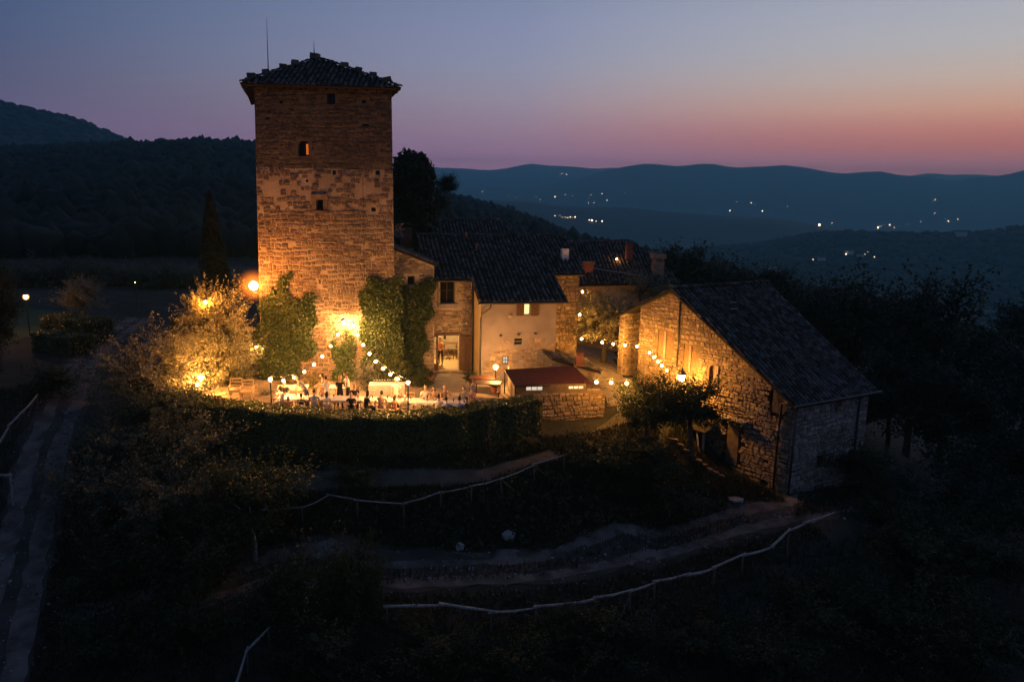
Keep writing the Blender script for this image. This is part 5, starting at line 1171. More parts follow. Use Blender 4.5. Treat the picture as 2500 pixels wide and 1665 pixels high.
# right side
T('olive_tree', 'large amber olive in the courtyard between farmhouse and barn', 'tree', 1478, 785, 49.6, 185, 'olive', None, 'olive', sq=(1, 1, 1.0))
T('olive_tree', 'grey unlit olive behind the barn gable tip', 'tree', 1575, 705, 56, 150, 'olive', None, 'olive', sq=(1, 1, .6))
T('olive_tree', 'dark silhouetted olive with two crowns before the glowing barn wall', 'tree', 1580, 990, 38.2, 180, 'broad', None, 'olive', sq=(1, 1, .95))
T('olive_tree', 'right dark olive in front of the arched barn door', 'tree', 1692, 985, 38.8, 180, 'broad', None, 'olive', sq=(1, 1, .9))
T('bush', 'round dark bush in front of the courtyard, end of the upper rail', 'bush', 1470, 1110, 35.2, 190, 'bush', None, None, sq=(1, 1, .75))
T('bush', 'dark bush beside the top of the stone steps', 'bush', 1590, 1120, 35.6, 170, 'bush', None, None, sq=(1, 1, .75))
T('juniper', 'small spiky juniper silhouetted against the lit courtyard gravel', 'shrub', 1548, 1030, 37.2, 60, 'bush', None, None, sq=(.6, .6, 1.5))
T('bush', 'low bush at the lower end of the stone steps', 'bush', 1660, 1210, 33.8, 170, 'bush', None, None, sq=(1, 1, .55))
T('bush', 'bushy growth against the valley-side barn wall', 'bush', 2100, 1135, 37.8, 150, 'bush', None, None, sq=(1, 1, 1))
T('bush', 'bluish bush right of the barn corner by the track', 'bush', 2200, 1170, 38.5, 190, 'olive_dark', None, None, sq=(1, 1, .8))
for (x, y, Y, w, lb, s) in ((2080, 800, 62, 300, 'great oak crown rising right behind the barn roof', 1.0), (2250, 820, 58, 330, 'great oak crown second to the right of the barn roof', 1.0), (2000, 770, 68, 180, 'oak showing just over the barn ridge end', 1.0), (2420, 930, 54, 300, 'oak leaning in at the right border under the valley', .9), (2320, 1000, 50, 300, 'oak below the great crowns right of the barn', .9), (2180, 960, 52, 240, 'oak directly right of the barn eave', 1.0), (2470, 1130, 46, 280, 'oak at the right border level with the barn foot', .9), (2330, 1200, 43, 280, 'oak on the slope right of the track end', .8), (2530, 800, 60, 220, 'darkest oak cutting the right border below the hills', .9), (1760, 690, 72, 260, 'wide low tree behind the barn ridge', .55), (1650, 660, 74, 200, 'round tree behind the stone chimney', .7), (1880, 700, 74, 160, 'tree behind the right ridge end of the barn', .7)):
    T('oak_tree', lb, 'tree', x, y, Y, w, 'wood', 'dark oaks right of the barn', 'broad', sq=(1, 1, s))
for (x, y, Y, w, lb) in ((2080, 1330, 35, 240, 'bush just right of the lower rail end'), (2250, 1370, 34, 280, 'bush on the slope right of the lower rail'), (2420, 1360, 34, 260, 'bush at the right border half way down the slope'), (1980, 1480, 29, 280, 'bush under the rising part of the lower rail'), (2200, 1530, 29, 300, 'bush in the dark lower right slope'), (2430, 1560, 29, 280, 'bush in the bottom right corner'), (1700, 1540, 26.5, 260, 'bush below the middle of the lower rail'), (1480, 1560, 25, 280, 'bush at the bottom edge right of centre, catching a little light'), (1250, 1600, 24, 240, 'bush at the bottom edge in the centre'), (1050, 1590, 24, 240, 'bush at the bottom edge left of centre'), (1900, 1620, 25.5, 280, 'bush at the bottom edge towards the right'), (2140, 1255, 36.5, 200, 'low bush at the end of the lower track'), (2320, 1290, 37, 220, 'bush below the big oaks right of the track end'), (2450, 1260, 41, 200, 'bush under the oaks at the right border'), (1390, 1500, 25, 90, 'small bush poking over the lower rail gap')):
    T('bush', lb, 'bush', x, y, Y, w, 'bush', 'bushes below the lower rail', None, sq=(1, 1, .75))
for (x, y, Y, w, lb) in ((2640, 980, 52, 300, 'oak just outside the right border level with the barn roof'), (2780, 860, 62, 300, 'oak outside the right border behind the darkest oak'), (2650, 1200, 44, 280, 'oak outside the right border below the barn foot'), (2850, 1080, 52, 320, 'farthest right oak on the valley slope'), (2700, 1450, 34, 300, 'oak outside the bottom right corner'), (2960, 1300, 40, 300, 'oak far right on the lower slope')):
    T('oak_tree', lb, 'tree', x, y, Y, w, 'wood', 'dark oaks right of the barn', 'broad', sq=(1, 1, .95))
for (x, y, Y, w, lb) in ((40, 1130, 37, 170, 'low dark scrub left of the drive below the lit pole rail'), (20, 1330, 31, 170, 'dark scrub at the left border half way down the drive'), (-120, 1180, 36, 240, 'dark scrub outside the left border'), (-90, 1450, 27, 220, 'dark scrub at the lower left border'), (100, 1050, 39, 110, 'scrub between the pole rail and the drive'), (-60, 950, 44, 150, 'scrub at the left border behind the pole rail')):
    T('bush', lb, 'bush', x, y, Y, w, 'bush', 'scrub left of the drive', None, sq=(1, 1, .6))
# shrubs in the terrace beds
for (x, y, Y, w, kd, lb) in ((575, 930, 42.3, 80, 'hedgeball', 'rounded clipped shrub behind the garden armchairs'), (652, 965, 40.3, 60, 'lav', 'silvery grey shrub right of the armchairs'), (768, 945, 42.2, 70, 'yellow', 'pale flowering shrub at the tower foot left of the buffet'), (705, 940, 42.4, 55, 'yellow', 'small pale shrub behind the stooping man'), (800, 948, 42.6, 45, 'yellow', 'low pale shrub between the two ivy curtains'), (905, 920, 43.0, 100, 'lav', 'spiky oleander under the right festoon'), (960, 905, 43.6, 100, 'hedgeball', 'leafy shrub at the foot of the right ivy'), (1032, 930, 42.6, 60, 'bush', 'dark potted hydrangea left of the doorway ramp'), (1150, 920, 42.9, 45, 'bush', 'dark climbing plant at the corner of the ochre wall'), (905, 958, 41.6, 70, 'bush', 'dark shrub behind the drinks table')):
    T('garden_shrub', lb, 'shrub', x, y, Y, w, kd, 'shrubs in the terrace beds', None)
# clipped hedges
def hedge_line(name, label, pts, hw, z0, z1, n, mt, seed=1, L=.13, Wd=.085, zf=None):
    pts = np.array(pts, float); seg = np.hypot(*np.diff(pts, axis=0).T); Lc = np.concatenate([[0], np.cumsum(seg)]); tot = Lc[-1]; g = np.random.default_rng(seed)
    def at(t): return np.stack([np.interp(t, Lc, pts[:, 0]), np.interp(t, Lc, pts[:, 1])], -1)
    def dr(t):
        d = at(t + .3) - at(t - .3); return d / (np.linalg.norm(d, axis=-1)[..., None] + 1e-9)
    c = pts.mean(0); root = thing(name, label, 'hedge', (c[0], c[1], z0))
    # dense twiggy core, then a leaf skin over it
    ts = np.arange(0, tot + .01, .3); A = at(ts); D = dr(np.clip(ts, .31, tot - .31)); Nn = np.stack([-D[:, 1], D[:, 0]], 1); m = len(ts); V = []
    zz = lambda x, y: (h(x, y) - .2)
    for i in range(m):
        for sd, zz_ in ((-1, 0), (-1, 1), (1, 1), (1, 0)):
            x, y = A[i] + Nn[i] * sd * (hw - .12); V.append((x, y, zz(x, y) if zz_ == 0 else z1 - .1))
    Fs = [(i * 4 + a, (i + 1) * 4 + a, (i + 1) * 4 + (a + 1) % 4, i * 4 + (a + 1) % 4) for i in range(m - 1) for a in range(4)] + [(0, 1, 2, 3), tuple((m - 1) * 4 + k for k in (3, 2, 1, 0))]
    link('hedge_core', npmesh('hedge_core', V, Fs, M['cypress']), root)
    t = g.uniform(0, tot, n); wl = g.random(n); q = at(t); d = dr(np.clip(t, .31, tot - .31)); nn = np.stack([-d[:, 1], d[:, 0]], 1)
    bump = .07 * np.sin(t * 2.1) + .05 * np.sin(t * 5.3 + 1); P = np.zeros((n, 3)); Nr = np.zeros((n, 3))
    topm = wl < .40; fm = (wl >= .40) & (wl < .82); bm_ = wl >= .82
    e = g.uniform(-1, 1, n) * hw; P[:, :2] = q + nn * e[:, None]; P[:, 2] = z1 + bump + g.normal(0, .045, n); Nr[:, 2] = 1
    for mk, sd in ((fm, -1), (bm_, 1)):
        xy = q[mk] + nn[mk] * (sd * (hw + .05 * np.sin(t[mk] * 3.7) + g.normal(0, .04, mk.sum())))[:, None]; zb = H(xy[:, 0], xy[:, 1]); P[mk, :2] = xy; P[mk, 2] = zb + (z1 + .05 - zb) * g.random(mk.sum()); Nr[mk, :2] = nn[mk] * sd; Nr[mk, 2] = .3
    # end caps
    k = g.random(n) < .05; sg = g.random(k.sum()) < .5; ends = np.where(sg[:, None], at(np.full(k.sum(), tot)), at(np.zeros(k.sum()))); dd = np.where(sg[:, None], dr(np.full(k.sum(), tot - .31)), -dr(np.full(k.sum(), .31)))
    P[k, :2] = ends + np.stack([-dd[:, 1], dd[:, 0]], 1) * (g.uniform(-1, 1, k.sum()) * hw)[:, None] + dd * .06; P[k, 2] = z0 + (z1 - z0) * g.random(k.sum()); Nr[k, :2] = dd
    link('leaves', leafmesh('hedge_leaves', P, Nr, L, Wd, mt, .55, seed), root)
    return root
hedge_line('terrace_hedge', 'long curved clipped hedge along the terrace, lit on top and black in front', [(-16.3, 37.0), (-14, 36.1), (-12, 35.55), (-9.5, 34.85), (-6.8, 34.6), (-4.5, 34.95), (-2.8, 35.75), (-1, 36.9), (1.3, 38.2)], .62, -1.6, .66, 42000, M['hedge'], 5)
hedge_line('clipped_hedge', 'dark clipped hedge block left of the drive under the pale olive', [(-33.0, 53.5), (-28.5, 52.0)], 1.0, 0, 1.75, 5000, M['hedge'], 6, .16, .1)
hedge_line('clipped_hedge', 'lower dark hedge in front of the hedge block by the drive', [(-31.4, 49.6), (-27.9, 48.2)], .8, 0, 1.3, 4500, M['hedge'], 7, .16, .1)
hedge_line('clipped_hedge', 'dimly lit box hedge right of the drive beside the orange olive', [(-23.6, 53), (-20.6, 52.4)], 1.2, 0, 1.9, 5000, M['hedge'], 8, .16, .1)
# lawn left of the hedges
poly_sheet('lawn', [(-42, 48), (-33.5, 48), (-33.6, 60), (-44, 62)], .03, mat('lawn_grass', (.035, .05, .016), .95, (.05, .066, .022), 2, .4, 12))
# ivy on walls
def ivy(label, fr, outline, n, seed, depth=.22, bite=.25, name='ivy'):
    """outline in picture points on the wall plane, leaves follow the wall with ragged edge"""
    g = np.random.default_rng(seed); P2 = np.array([fr.px(*q) for q in outline]); lo, hi = P2.min(0), P2.max(0)
    q = g.uniform(lo, hi, (n * 4, 2)); w = .22 * np.stack([np.sin(q[:, 1] * 3.1 + q[:, 0] * 2), np.sin(q[:, 0] * 3.7 - q[:, 1])], 1) + g.normal(0, bite * .5, (n * 4, 2)) * (g.random((n * 4, 1)) < .35)
    k = inpoly(q[:, 0] + w[:, 0], q[:, 1] + w[:, 1], [tuple(p) for p in P2]); q = q[k][:n]; d = .06 + depth * g.random(len(q)) * (1 + .8 * np.sin(q[:, 0] * 2.3) * np.sin(q[:, 1] * 1.3))
    P = fr.O + q[:, :1] * fr.u + d[:, None] * fr.n; P[:, 2] = q[:, 1]; nr = np.tile(fr.n + np.array([0, 0, .45]), (len(q), 1))
    c = P.mean(0); root = thing(name, label, 'climbing plant', (c[0], c[1], P[:, 2].min()))
    link('leaves', leafmesh('ivy_leaves', P, nr, .15, .12, M['ivy'], .55, seed), root)
    mb = MB(); r = random.Random(seed)
    for i in range(5):
        a = P2[int(np.argmin(P2[:, 1]))]; s = r.uniform(lo[0] * .7 + hi[0] * .3, lo[0] * .3 + hi[0] * .7); mb.tube([fr.pt(s, lo[1] - .1, .05), fr.pt(s + r.uniform(-.3, .3), (lo[1] * .6 + hi[1] * .4), .06), fr.pt(s + r.uniform(-.4, .4), (lo[1] * .3 + hi[1] * .7), .05)], [.03, .02, .01], 5)
    mb.build('stems', M['bark'], root)
ivy('big ragged ivy on the left half of the tower foot', TF, [(632, 930), (633, 770), (642, 735), (662, 700), (668, 730), (690, 700), (702, 662), (708, 688), (706, 730), (728, 722), (742, 745), (768, 715), (775, 728), (764, 775), (768, 810), (775, 850), (745, 872), (725, 905), (690, 945)], 15000, 301)
ivy('narrow ivy strip at the middle of the tower foot', TF, [(815, 945), (811, 840), (818, 828), (836, 842), (846, 800), (852, 798), (858, 838), (869, 840), (868, 935)], 4200, 302)
ivy('wide ivy curtain spilling from the tower corner', TF, [(890, 945), (884, 830), (878, 770), (890, 690), (904, 676), (930, 683), (962, 676), (985, 690), (985, 945)], 10500, 303)
ivy('dark ivy covering the stone annex beside the tower', hfr(-5.3, 2.35), [(945, 940), (945, 680), (985, 682), (992, 700), (1014, 703), (1030, 676), (1055, 690), (1062, 730), (1046, 770), (1040, 830), (1036, 940)], 9500, 304)
# low planting along the tower foot
# fences: peeled poles on posts
def rail_fence(name, label, rail, post_i, zoff=.9, rad=.05, braces=(), sag=.03, seed=1):
    r = random.Random(seed); pts = [np.array((x, y, h(x, y) + zoff + r.uniform(-sag, sag))) for x, y in rail]; c = pts[len(pts) // 2]
    root = thing(name, label, 'fence', (c[0], c[1], h(c[0], c[1])))
    for i in range(len(pts) - 1):
        a, b = pts[i], pts[i + 1]; m = (a + b) / 2 + np.array([0, 0, -.03 + r.uniform(-.04, .03)]); q = rad * r.uniform(.75, 1.2)
        dz = np.array([0, 0, rad * (1.1 if i % 2 else 0)]); MB().tube([a - (b - a) * .07 + dz, a * .6 + m * .4 + dz, m + dz, m * .4 + b * .6 + dz, b + (b - a) * .07 + dz], [q * 1.25, q * .95, q * 1.08, q * .85, q * .7], 7).build('rail', M['old_wood'], root, smooth=True)
    for i in post_i:
        p = pts[i]; z = h(p[0], p[1]); MB().tube([(p[0], p[1], z - .25), (p[0] + r.uniform(-.03, .03), p[1], p[2] + .06)], [.045, .035], 6).build('post', M['bark'], root, smooth=True)
    for i, dx, dy in braces:
        p = pts[i]; x, y = p[0] + dx, p[1] + dy; MB().tube([(x, y, h(x, y) - .1), p - np.array([0, 0, .08])], .028, 5).build('brace', M['bark'], root)
def pxr(lst, z): return [tuple(atz(x, y, z)[:2]) for x, y in lst]
rail_fence('rail_fence', 'thin weathered pole rail along the upper footpath', pxr([(590, 1160), (660, 1168), (735, 1170), (800, 1162), (870, 1170), (985, 1165), (1075, 1155), (1150, 1150), (1225, 1141), (1305, 1124), (1378, 1112)], -1.05), (0, 2, 4, 5, 6, 7, 8, 9, 10), .85, .03, [(8, .9, .3), (9, .9, .4)], seed=3)
rail_fence('rail_fence', 'pale rough pole rail curving along the lower track', pxr([(945, 1477), (1080, 1476), (1200, 1490), (1310, 1480), (1400, 1470), (1455, 1458), (1540, 1440), (1600, 1420), (1680, 1402), (1745, 1385), (1815, 1358), (1885, 1336), (1925, 1304), (1965, 1288), (2030, 1265)], -3.68), (0, 2, 3, 5, 6, 7, 9, 10, 12, 14), .9, .05, [(5, -.4, -.5), (6, -.5, -.5), (12, -.3, -.9)], .04, seed=4)
rail_fence('rail_fence', 'bent bleached rail end at the bottom left of the slope', pxr([(520, 1660), (560, 1590), (600, 1535), (655, 1508)], -3.75), (0, 1, 2, 3), .92, .05, [(1, -.4, -.3)], .05, seed=5)
rail_fence('rail_fence', 'reddish lit pole rail at the left border beside the drive', pxr([(-30, 1060), (20, 1022), (55, 1000), (90, 975)], .1), (0, 1, 2, 3), .85, .045, [(1, -.3, -.4), (2, -.3, -.4), (3, -.3, -.5)], .02, seed=6)
p0 = atz(0, 1200, -2.0)
def trellis():
    a = atz(-5, 1240, -2.6); root = thing('garden_pergola', 'faint open timber pergola at the left border below the drive', 'pergola', tuple(a))
    for x in (-.3, .7): MB().bar((a[0] + x, a[1], h(a[0] + x, a[1]) - .1), (a[0] + x, a[1], a[2] + 1.5), .07).build('post', M['old_wood'], root)
    MB().bar((a[0] - .4, a[1], a[2] + 1.52), (a[0] + .8, a[1], a[2] + 1.52), .07).build('beam', M['old_wood'], root)
trellis()
# boulder path edge and low stump by the drive
# ================================================================== lamps
def ico(r, sub=2):
    bm = bmesh.new(); bmesh.ops.create_icosphere(bm, subdivisions=sub, radius=r); me = bpy.data.meshes.new('glow'); bm.to_mesh(me); bm.free()
    return me
_ic = {}
def glow(name, p, r, mt, parent, mode='world'):
    k = (round(r, 3), mt.name)
    if k not in _ic:
        me = ico(r, 2 if r > .13 else 1); me.materials.append(mt); _ic[k] = me
    o = bpy.data.objects.new(name, _ic[k]); COL.objects.link(o); o.parent = parent; o.location = Vector(p) - parent.location; o.scale = (.5,) * 3
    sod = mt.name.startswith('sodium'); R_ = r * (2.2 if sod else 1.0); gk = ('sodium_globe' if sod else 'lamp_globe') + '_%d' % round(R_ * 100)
    if gk not in M: M[gk] = halo_mat(gk, (1, .22, .02) if sod else (1, .42, .09), (11.0 if sod else 1.9) / (2 * R_), R_ if sod else 0.0)
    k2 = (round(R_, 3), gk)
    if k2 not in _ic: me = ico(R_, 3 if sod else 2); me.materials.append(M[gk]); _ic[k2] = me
    q = bpy.data.objects.new('globe', _ic[k2]); COL.objects.link(q); q.parent = o; q.scale = (2,) * 3  # added halo of glow round the bulb, not a part of the lamp
    return o
def festoon(label, ends, bulbs, mt='bulb', r=.12, sock=True):
    """cable through the bulbs; ends and bulbs are space points"""
    c = bulbs[len(bulbs) // 2]; root = thing('light_string', label, 'string lights', tuple(c))
    pts = [ends[0]] + [np.array(b) + np.array([0, 0, r + .08]) for b in bulbs] + [ends[1]]
    MB().tube(pts, .012, 4).build('cable', M['metal'], root)
    for b in bulbs:
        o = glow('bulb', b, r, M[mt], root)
        MB().lathe((b[0], b[1], b[2] + r * .8), [(.03, 0), (.04, .03), (.035, .11)], 6).build('socket', M['metal'], root)
def along(px, Y0, Y1):
    n = len(px); return [aty(x, y, Y0 + (Y1 - Y0) * i / max(n - 1, 1)) for i, (x, y) in enumerate(px)]
PL = aty(660, 926, 36.35); PR = aty(996, 934, 35.75)
festoon('festoon of glowing bulbs falling from the tower wall to the left lamp pole', (aty(838, 780, 43.2), PL + np.array([0, 0, .15])), along([(825, 817), (807, 845), (787, 870), (767, 890), (743, 908), (718, 922), (692, 929)], 42.2, 37.0), r=.12)
festoon('festoon of glowing bulbs falling from the tower wall to the right lamp pole', (aty(862, 785, 43.2), PR + np.array([0, 0, .15])), along([(873, 818), (887, 842), (902, 864), (917, 883), (935, 900), (953, 914), (971, 925)], 42.3, 36.5), r=.12)
festoon('festoon of bulbs running along the barn gable to the lantern post', (aty(1411, 800, 48.3), aty(1662, 905, 41.3)), along([(1420, 827), (1470, 836), (1497, 840), (1526, 843), (1555, 846), (1586, 861), (1597, 872), (1606, 883), (1616, 893), (1628, 904)], 47.4, 40.9), 'bulb_amber', .12)
festoon('short festoon of three bulbs over the courtyard entrance', (aty(1425, 928, 38.9), aty(1580, 930, 38.4)), along([(1456, 933), (1492, 934), (1530, 936)], 38.8, 38.5), 'bulb_amber', .14)
def pole_lamp(name, label, p, r, mt, shade=False, cat='lamp post', foot=None, rad=.035, head=True):
    z = h(p[0], p[1]) if foot is None else foot; root = thing(name, label, cat, (p[0], p[1], z))
    MB().lathe((p[0], p[1], z), [(.14, 0), (.13, .05), (.05, .12), (rad, .3), (rad, p[2] - z - r * .9), (rad * 1.8, p[2] - z - r * .85)], 8).build('post', M['metal'], root)
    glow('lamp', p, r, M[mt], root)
    if shade: MB().lathe((p[0], p[1], p[2] + r * .75), [(r * .9, 0), (r * .55, r * .5), (.03, r * .7), (.02, r * 1.0)], 8).build('cap', M['metal'], root)
    return root
pole_lamp('pole_lamp', 'slim pole lamp ending the left festoon behind the hedge', PL, .14, 'post')
pole_lamp('pole_lamp', 'slim pole lamp ending the right festoon behind the hedge', PR, .135, 'post')
pole_lamp('garden_lamp', 'black garden lamp post glowing in front of the plastered house', aty(1210, 896, 42.2), .21, 'post')
pole_lamp('garden_lamp', 'lone amber lamp post at the far left beyond the lawn', aty(63, 725, 52), .24, 'bulb_soft', True)
pole_lamp('garden_lamp', 'lantern peeping over the orange olive crown', aty(502, 738, 41.9), .17, 'lantern_core', True)
pole_lamp('garden_lamp', 'bright lamp shining through the golden olive branches', aty(490, 921, 39.5), .22, 'tree_lamp')
pole_lamp('garden_lamp', 'low lamp just below the bright one in the olive', aty(482, 938, 39.3), .15, 'tree_lamp')
pole_lamp('garden_lamp', 'small dim bulb half buried in the golden olive', aty(443, 915, 38.8), .09, 'tree_lamp')
pole_lamp('lamp_pole', 'thin unlit lamp pole standing before the far olive row', aty(330, 690, 62), .03, 'bulb_soft', True, foot=None)
def wall_lamp(label, p, r, mt, fr, name='wall_lamp', arm=.3):
    root = thing(name, label, 'wall lamp', tuple(p)); q = np.array(p) - fr.n * arm
    MB().tube([q, q + np.array([0, 0, .06]), np.array(p) + np.array([0, 0, r + .05])], .02, 5).build('bracket', M['metal'], root)
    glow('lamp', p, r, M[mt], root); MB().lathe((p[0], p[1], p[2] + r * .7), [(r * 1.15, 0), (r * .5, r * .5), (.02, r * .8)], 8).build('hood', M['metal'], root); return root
def tf(px, py, d): return np.array(TF.pt(*TF.px(px, py, d), d))
# big sodium lamp on the tower corner
p = aty(619, 698, 41.6); root = thing('street_lamp', 'large blazing orange street lamp on the tower corner', 'street lamp', tuple(p))
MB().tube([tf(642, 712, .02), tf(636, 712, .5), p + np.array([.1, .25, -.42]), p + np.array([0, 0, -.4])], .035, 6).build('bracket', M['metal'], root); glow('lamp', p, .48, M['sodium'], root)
wall_lamp('left floodlight of the pair where the festoons meet the tower', tf(838, 786, .55), .15, 'flood', TF, arm=.55)
wall_lamp('right floodlight of the pair where the festoons meet the tower', tf(861, 794, .55), .14, 'flood', TF, arm=.55)
wall_lamp('small lantern on the tower edge beside the left ivy', aty(626, 847, 43.1), .10, 'bulb', TF)
for x, y, s in ((774, 853, 'left'), (867, 850, 'right')):
    p = tf(x, y, .18); root = thing('floodlight', 'unlit black box floodlight at the %s edge of the %s' % (('right', 'big ragged ivy') if s == 'left' else ('right', 'narrow ivy strip')), 'floodlight', tuple(p))
    MB().box(p, (.2, .14, .14)).box(p - np.array([0, -.1, 0]), (.05, .12, .05)).build('housing', M['metal'], root); MB().box(p + np.array([.0, -.075, 0]), (.15, .012, .09)).build('lens', M['dark_glass'], root)
p = np.array(SF.pt(*SF.px(1015, 829, .35), .35)); wall_lamp('small glowing wall lantern left of the open doorway', p, .11, 'bulb_soft', SF, arm=.35)
p = np.array(SF.pt(*SF.px(1086, 820, .2), .2)); root = thing('hanging_lantern', 'small dark lantern hanging above the doorway', 'lantern', tuple(p)); MB().tube([p + np.array([0, 0, .35]), p], .012, 5).build('chain', M['metal'], root); MB().lathe(p, [(.02, 0), (.09, -.03), (.07, -.2), (.02, -.22)], 6).build('body', M['metal'], root)
p = aty(966 + 66, 800, 44)
# courtyard wall lamp, roof lamp
wall_lamp('bulb on the courtyard house wall beside the rear block', aty(1415, 768, 49.4), .12, 'bulb_amber', CF)
wall_lamp('second courtyard bulb glowing through the courtyard olive', aty(1422, 712, 51.5), .13, 'bulb_amber', CF)
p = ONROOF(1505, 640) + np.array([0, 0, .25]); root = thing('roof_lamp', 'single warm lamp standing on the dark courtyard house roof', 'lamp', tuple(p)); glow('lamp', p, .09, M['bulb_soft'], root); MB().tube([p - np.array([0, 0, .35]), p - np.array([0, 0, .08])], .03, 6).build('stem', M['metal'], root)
def lantern_post():
    p = aty(1664, 922, 41.2); z = h(p[0], p[1]); root = thing('lantern_post', 'old glass lantern on a post before the glowing barn wall', 'lamp post', (p[0], p[1], z))
    MB().lathe((p[0] - .28, p[1], z), [(.14, 0), (.08, .3), (.05, .5), (.045, p[2] - z + .2)], 8).build('post', M['metal'], root)
    MB().tube([(p[0] - .28, p[1], p[2] + .1), (p[0] - .1, p[1], p[2] + .55), (p[0], p[1], p[2] + .5)], .022, 5).build('arm', M['metal'], root)
    mb = MB(); n = 6
    V = [(p[0] + .2 * math.cos(6.283 * k / n), p[1] + .2 * math.sin(6.283 * k / n), p[2] + .17) for k in range(n)] + [(p[0] + .13 * math.cos(6.283 * k / n), p[1] + .13 * math.sin(6.283 * k / n), p[2] - .17) for k in range(n)]
    mb.add(V, [(k, (k + 1) % n, n + (k + 1) % n, n + k) for k in range(n)] + [tuple(range(n))[::-1], tuple(n + k for k in range(n))]); 
    me = npmesh('glass', mb.v, [tuple(q[::-1]) for q in mb.f], M['lantern']); link('glass', me, root)
    MB().lathe((p[0], p[1], p[2] + .18), [(.27, 0), (.25, .04), (.14, .2), (.07, .26), (.05, .34), (.015, .4)], 6).build('cap', M['metal'], root)
    mb = MB()
    for k in range(n): a = V[k]; b = V[n + k]; mb.tube([(p[0] + (a[0] - p[0]) * 1.03, p[1] + (a[1] - p[1]) * 1.03, a[2]), (p[0] + (b[0] - p[0]) * 1.05, p[1] + (b[1] - p[1]) * 1.05, b[2])], .011, 4)
    mb.build('cage', M['metal'], root)
lantern_post()
# lit room behind the doorway
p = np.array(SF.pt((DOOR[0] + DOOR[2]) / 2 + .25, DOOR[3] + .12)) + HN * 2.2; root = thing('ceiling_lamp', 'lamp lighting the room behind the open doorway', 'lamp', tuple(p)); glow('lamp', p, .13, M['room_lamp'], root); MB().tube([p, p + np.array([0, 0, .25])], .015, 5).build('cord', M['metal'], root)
# ================================================================== terrace furniture
def copy_thing(root, loc, rz, label=None, group=None):
    r_ = root.copy(); COL.objects.link(r_); r_.location = loc; r_.rotation_euler = (0, 0, rz)
    if label: r_['label'] = label
    if group: r_['group'] = group
    for ch in list(root.children):
        c = ch.copy(); COL.objects.link(c); c.parent = r_
        for g_ in list(ch.children):
            d = g_.copy(); COL.objects.link(d); d.parent = c
    return r_
def loc_build(mb, name, mt, root): return mb.build(name, mt, root, local=True)
def make_chair():
    root = thing('garden_chair', '', 'chair'); loc_build(MB().box((0, 0, .44), (.44, .42, .035)), 'seat', M['teak'], root)
    mb = MB().box((0, .21, .84), (.44, .03, .05)).box((-.205, .21, .66), (.03, .03, .42)).box((.205, .21, .66), (.03, .03, .42)).box((0, .21, .64), (.38, .025, .04)); loc_build(mb, 'backrest', M['teak'], root)
    for sx_ in (-1, 1):
        for sy_ in (-1, 1): loc_build(MB().box((sx_ * .195, sy_ * .185, .21), (.04, .04, .42)), 'leg', M['teak'], root)
    return root
CHAIR = make_chair(); _cu = [0]
def chair(x, y, rz, label):
    z = h(x, y) + .02
    if _cu[0] == 0: _cu[0] = 1; CHAIR.location = (x, y, z); CHAIR.rotation_euler = (0, 0, rz); CHAIR['label'] = label; CHAIR['group'] = 'chairs round the dinner tables'; return
    copy_thing(CHAIR, (x, y, z), rz, label, 'chairs round the dinner tables')
def make_table(L, Wd, z=.73, mt=None):
    root = thing('dining_table', '', 'table'); mt = mt or M['teak']; loc_build(MB().box((0, 0, z - .02), (L, Wd, .04)), 'tabletop', mt, root)
    for sx_ in (-1, 1):
        for sy_ in (-1, 1): loc_build(MB().box((sx_ * (L / 2 - .08), sy_ * (Wd / 2 - .08), (z - .04) / 2), (.06, .06, z - .04)), 'leg', mt, root)
    return root
def cloth(name, label, c, L, Wd, ang, z, drop, seed, group=None):
    r = random.Random(seed); n = 14; m = 6; V = []; ring = []
    V.append((0, 0, 0)); P = []
    for i in range(n): P.append((-L / 2 + L * i / n, -Wd / 2))
    for i in range(m): P.append((L / 2, -Wd / 2 + Wd * i / m))
    for i in range(n): P.append((L / 2 - L * i / n, Wd / 2))
    for i in range(m): P.append((-L / 2, Wd / 2 - Wd * i / m))
    k = len(P); V = [(x, y, z) for x, y in P] + [(x * 1.012, y * 1.03, z - .03) for x, y in P] + [(x * 1.015 + .02 * math.sin(i * 2.1), y * 1.05 + .025 * math.sin(i * 1.7), z - drop + r.uniform(-.02, .02)) for i, (x, y) in enumerate(P)]
    Fs = [tuple(range(k))] + [(j * k + (i + 1) % k, j * k + i, (j + 1) * k + i, (j + 1) * k + (i + 1) % k) for j in range(2) for i in range(k)]
    o = link(name, npmesh(name, V, Fs, M['cloth'])); o.location = c; o.rotation_euler = (0, 0, ang); tag(o, label, 'tablecloth', group); return o
# five tables end to end behind the hedge
TL0 = np.array([-11.9, 37.35]); TL1 = np.array([-2.3, 37.05]); td = (TL1 - TL0); tlen = np.linalg.norm(td); tang = math.atan2(td[1], td[0]); nT = 5; tl1 = tlen / nT
words = ('first from the left end', 'second from the left end', 'in the middle', 'second from the right end', 'last at the right end')
tb = None
for i in range(nT):
    c = TL0 + td * (i + .5) / nT; lb = 'wooden dinner table of the long row behind the hedge, ' + words[i]; z = h(*c) + .02
    if tb is None: tb = make_table(tl1 - .03, .86); tb.location = (c[0], c[1], z); tb.rotation_euler = (0, 0, tang); tb['label'] = lb; tb['group'] = 'dinner tables in the long row'
    else: copy_thing(tb, (c[0], c[1], z), tang, lb, 'dinner tables in the long row')
    cloth('tablecloth', 'white cloth on the long row of tables, ' + words[i], (c[0], c[1], z), tl1 - .02, .88, tang, .735, .12, i, 'cloths on the dinner tables')
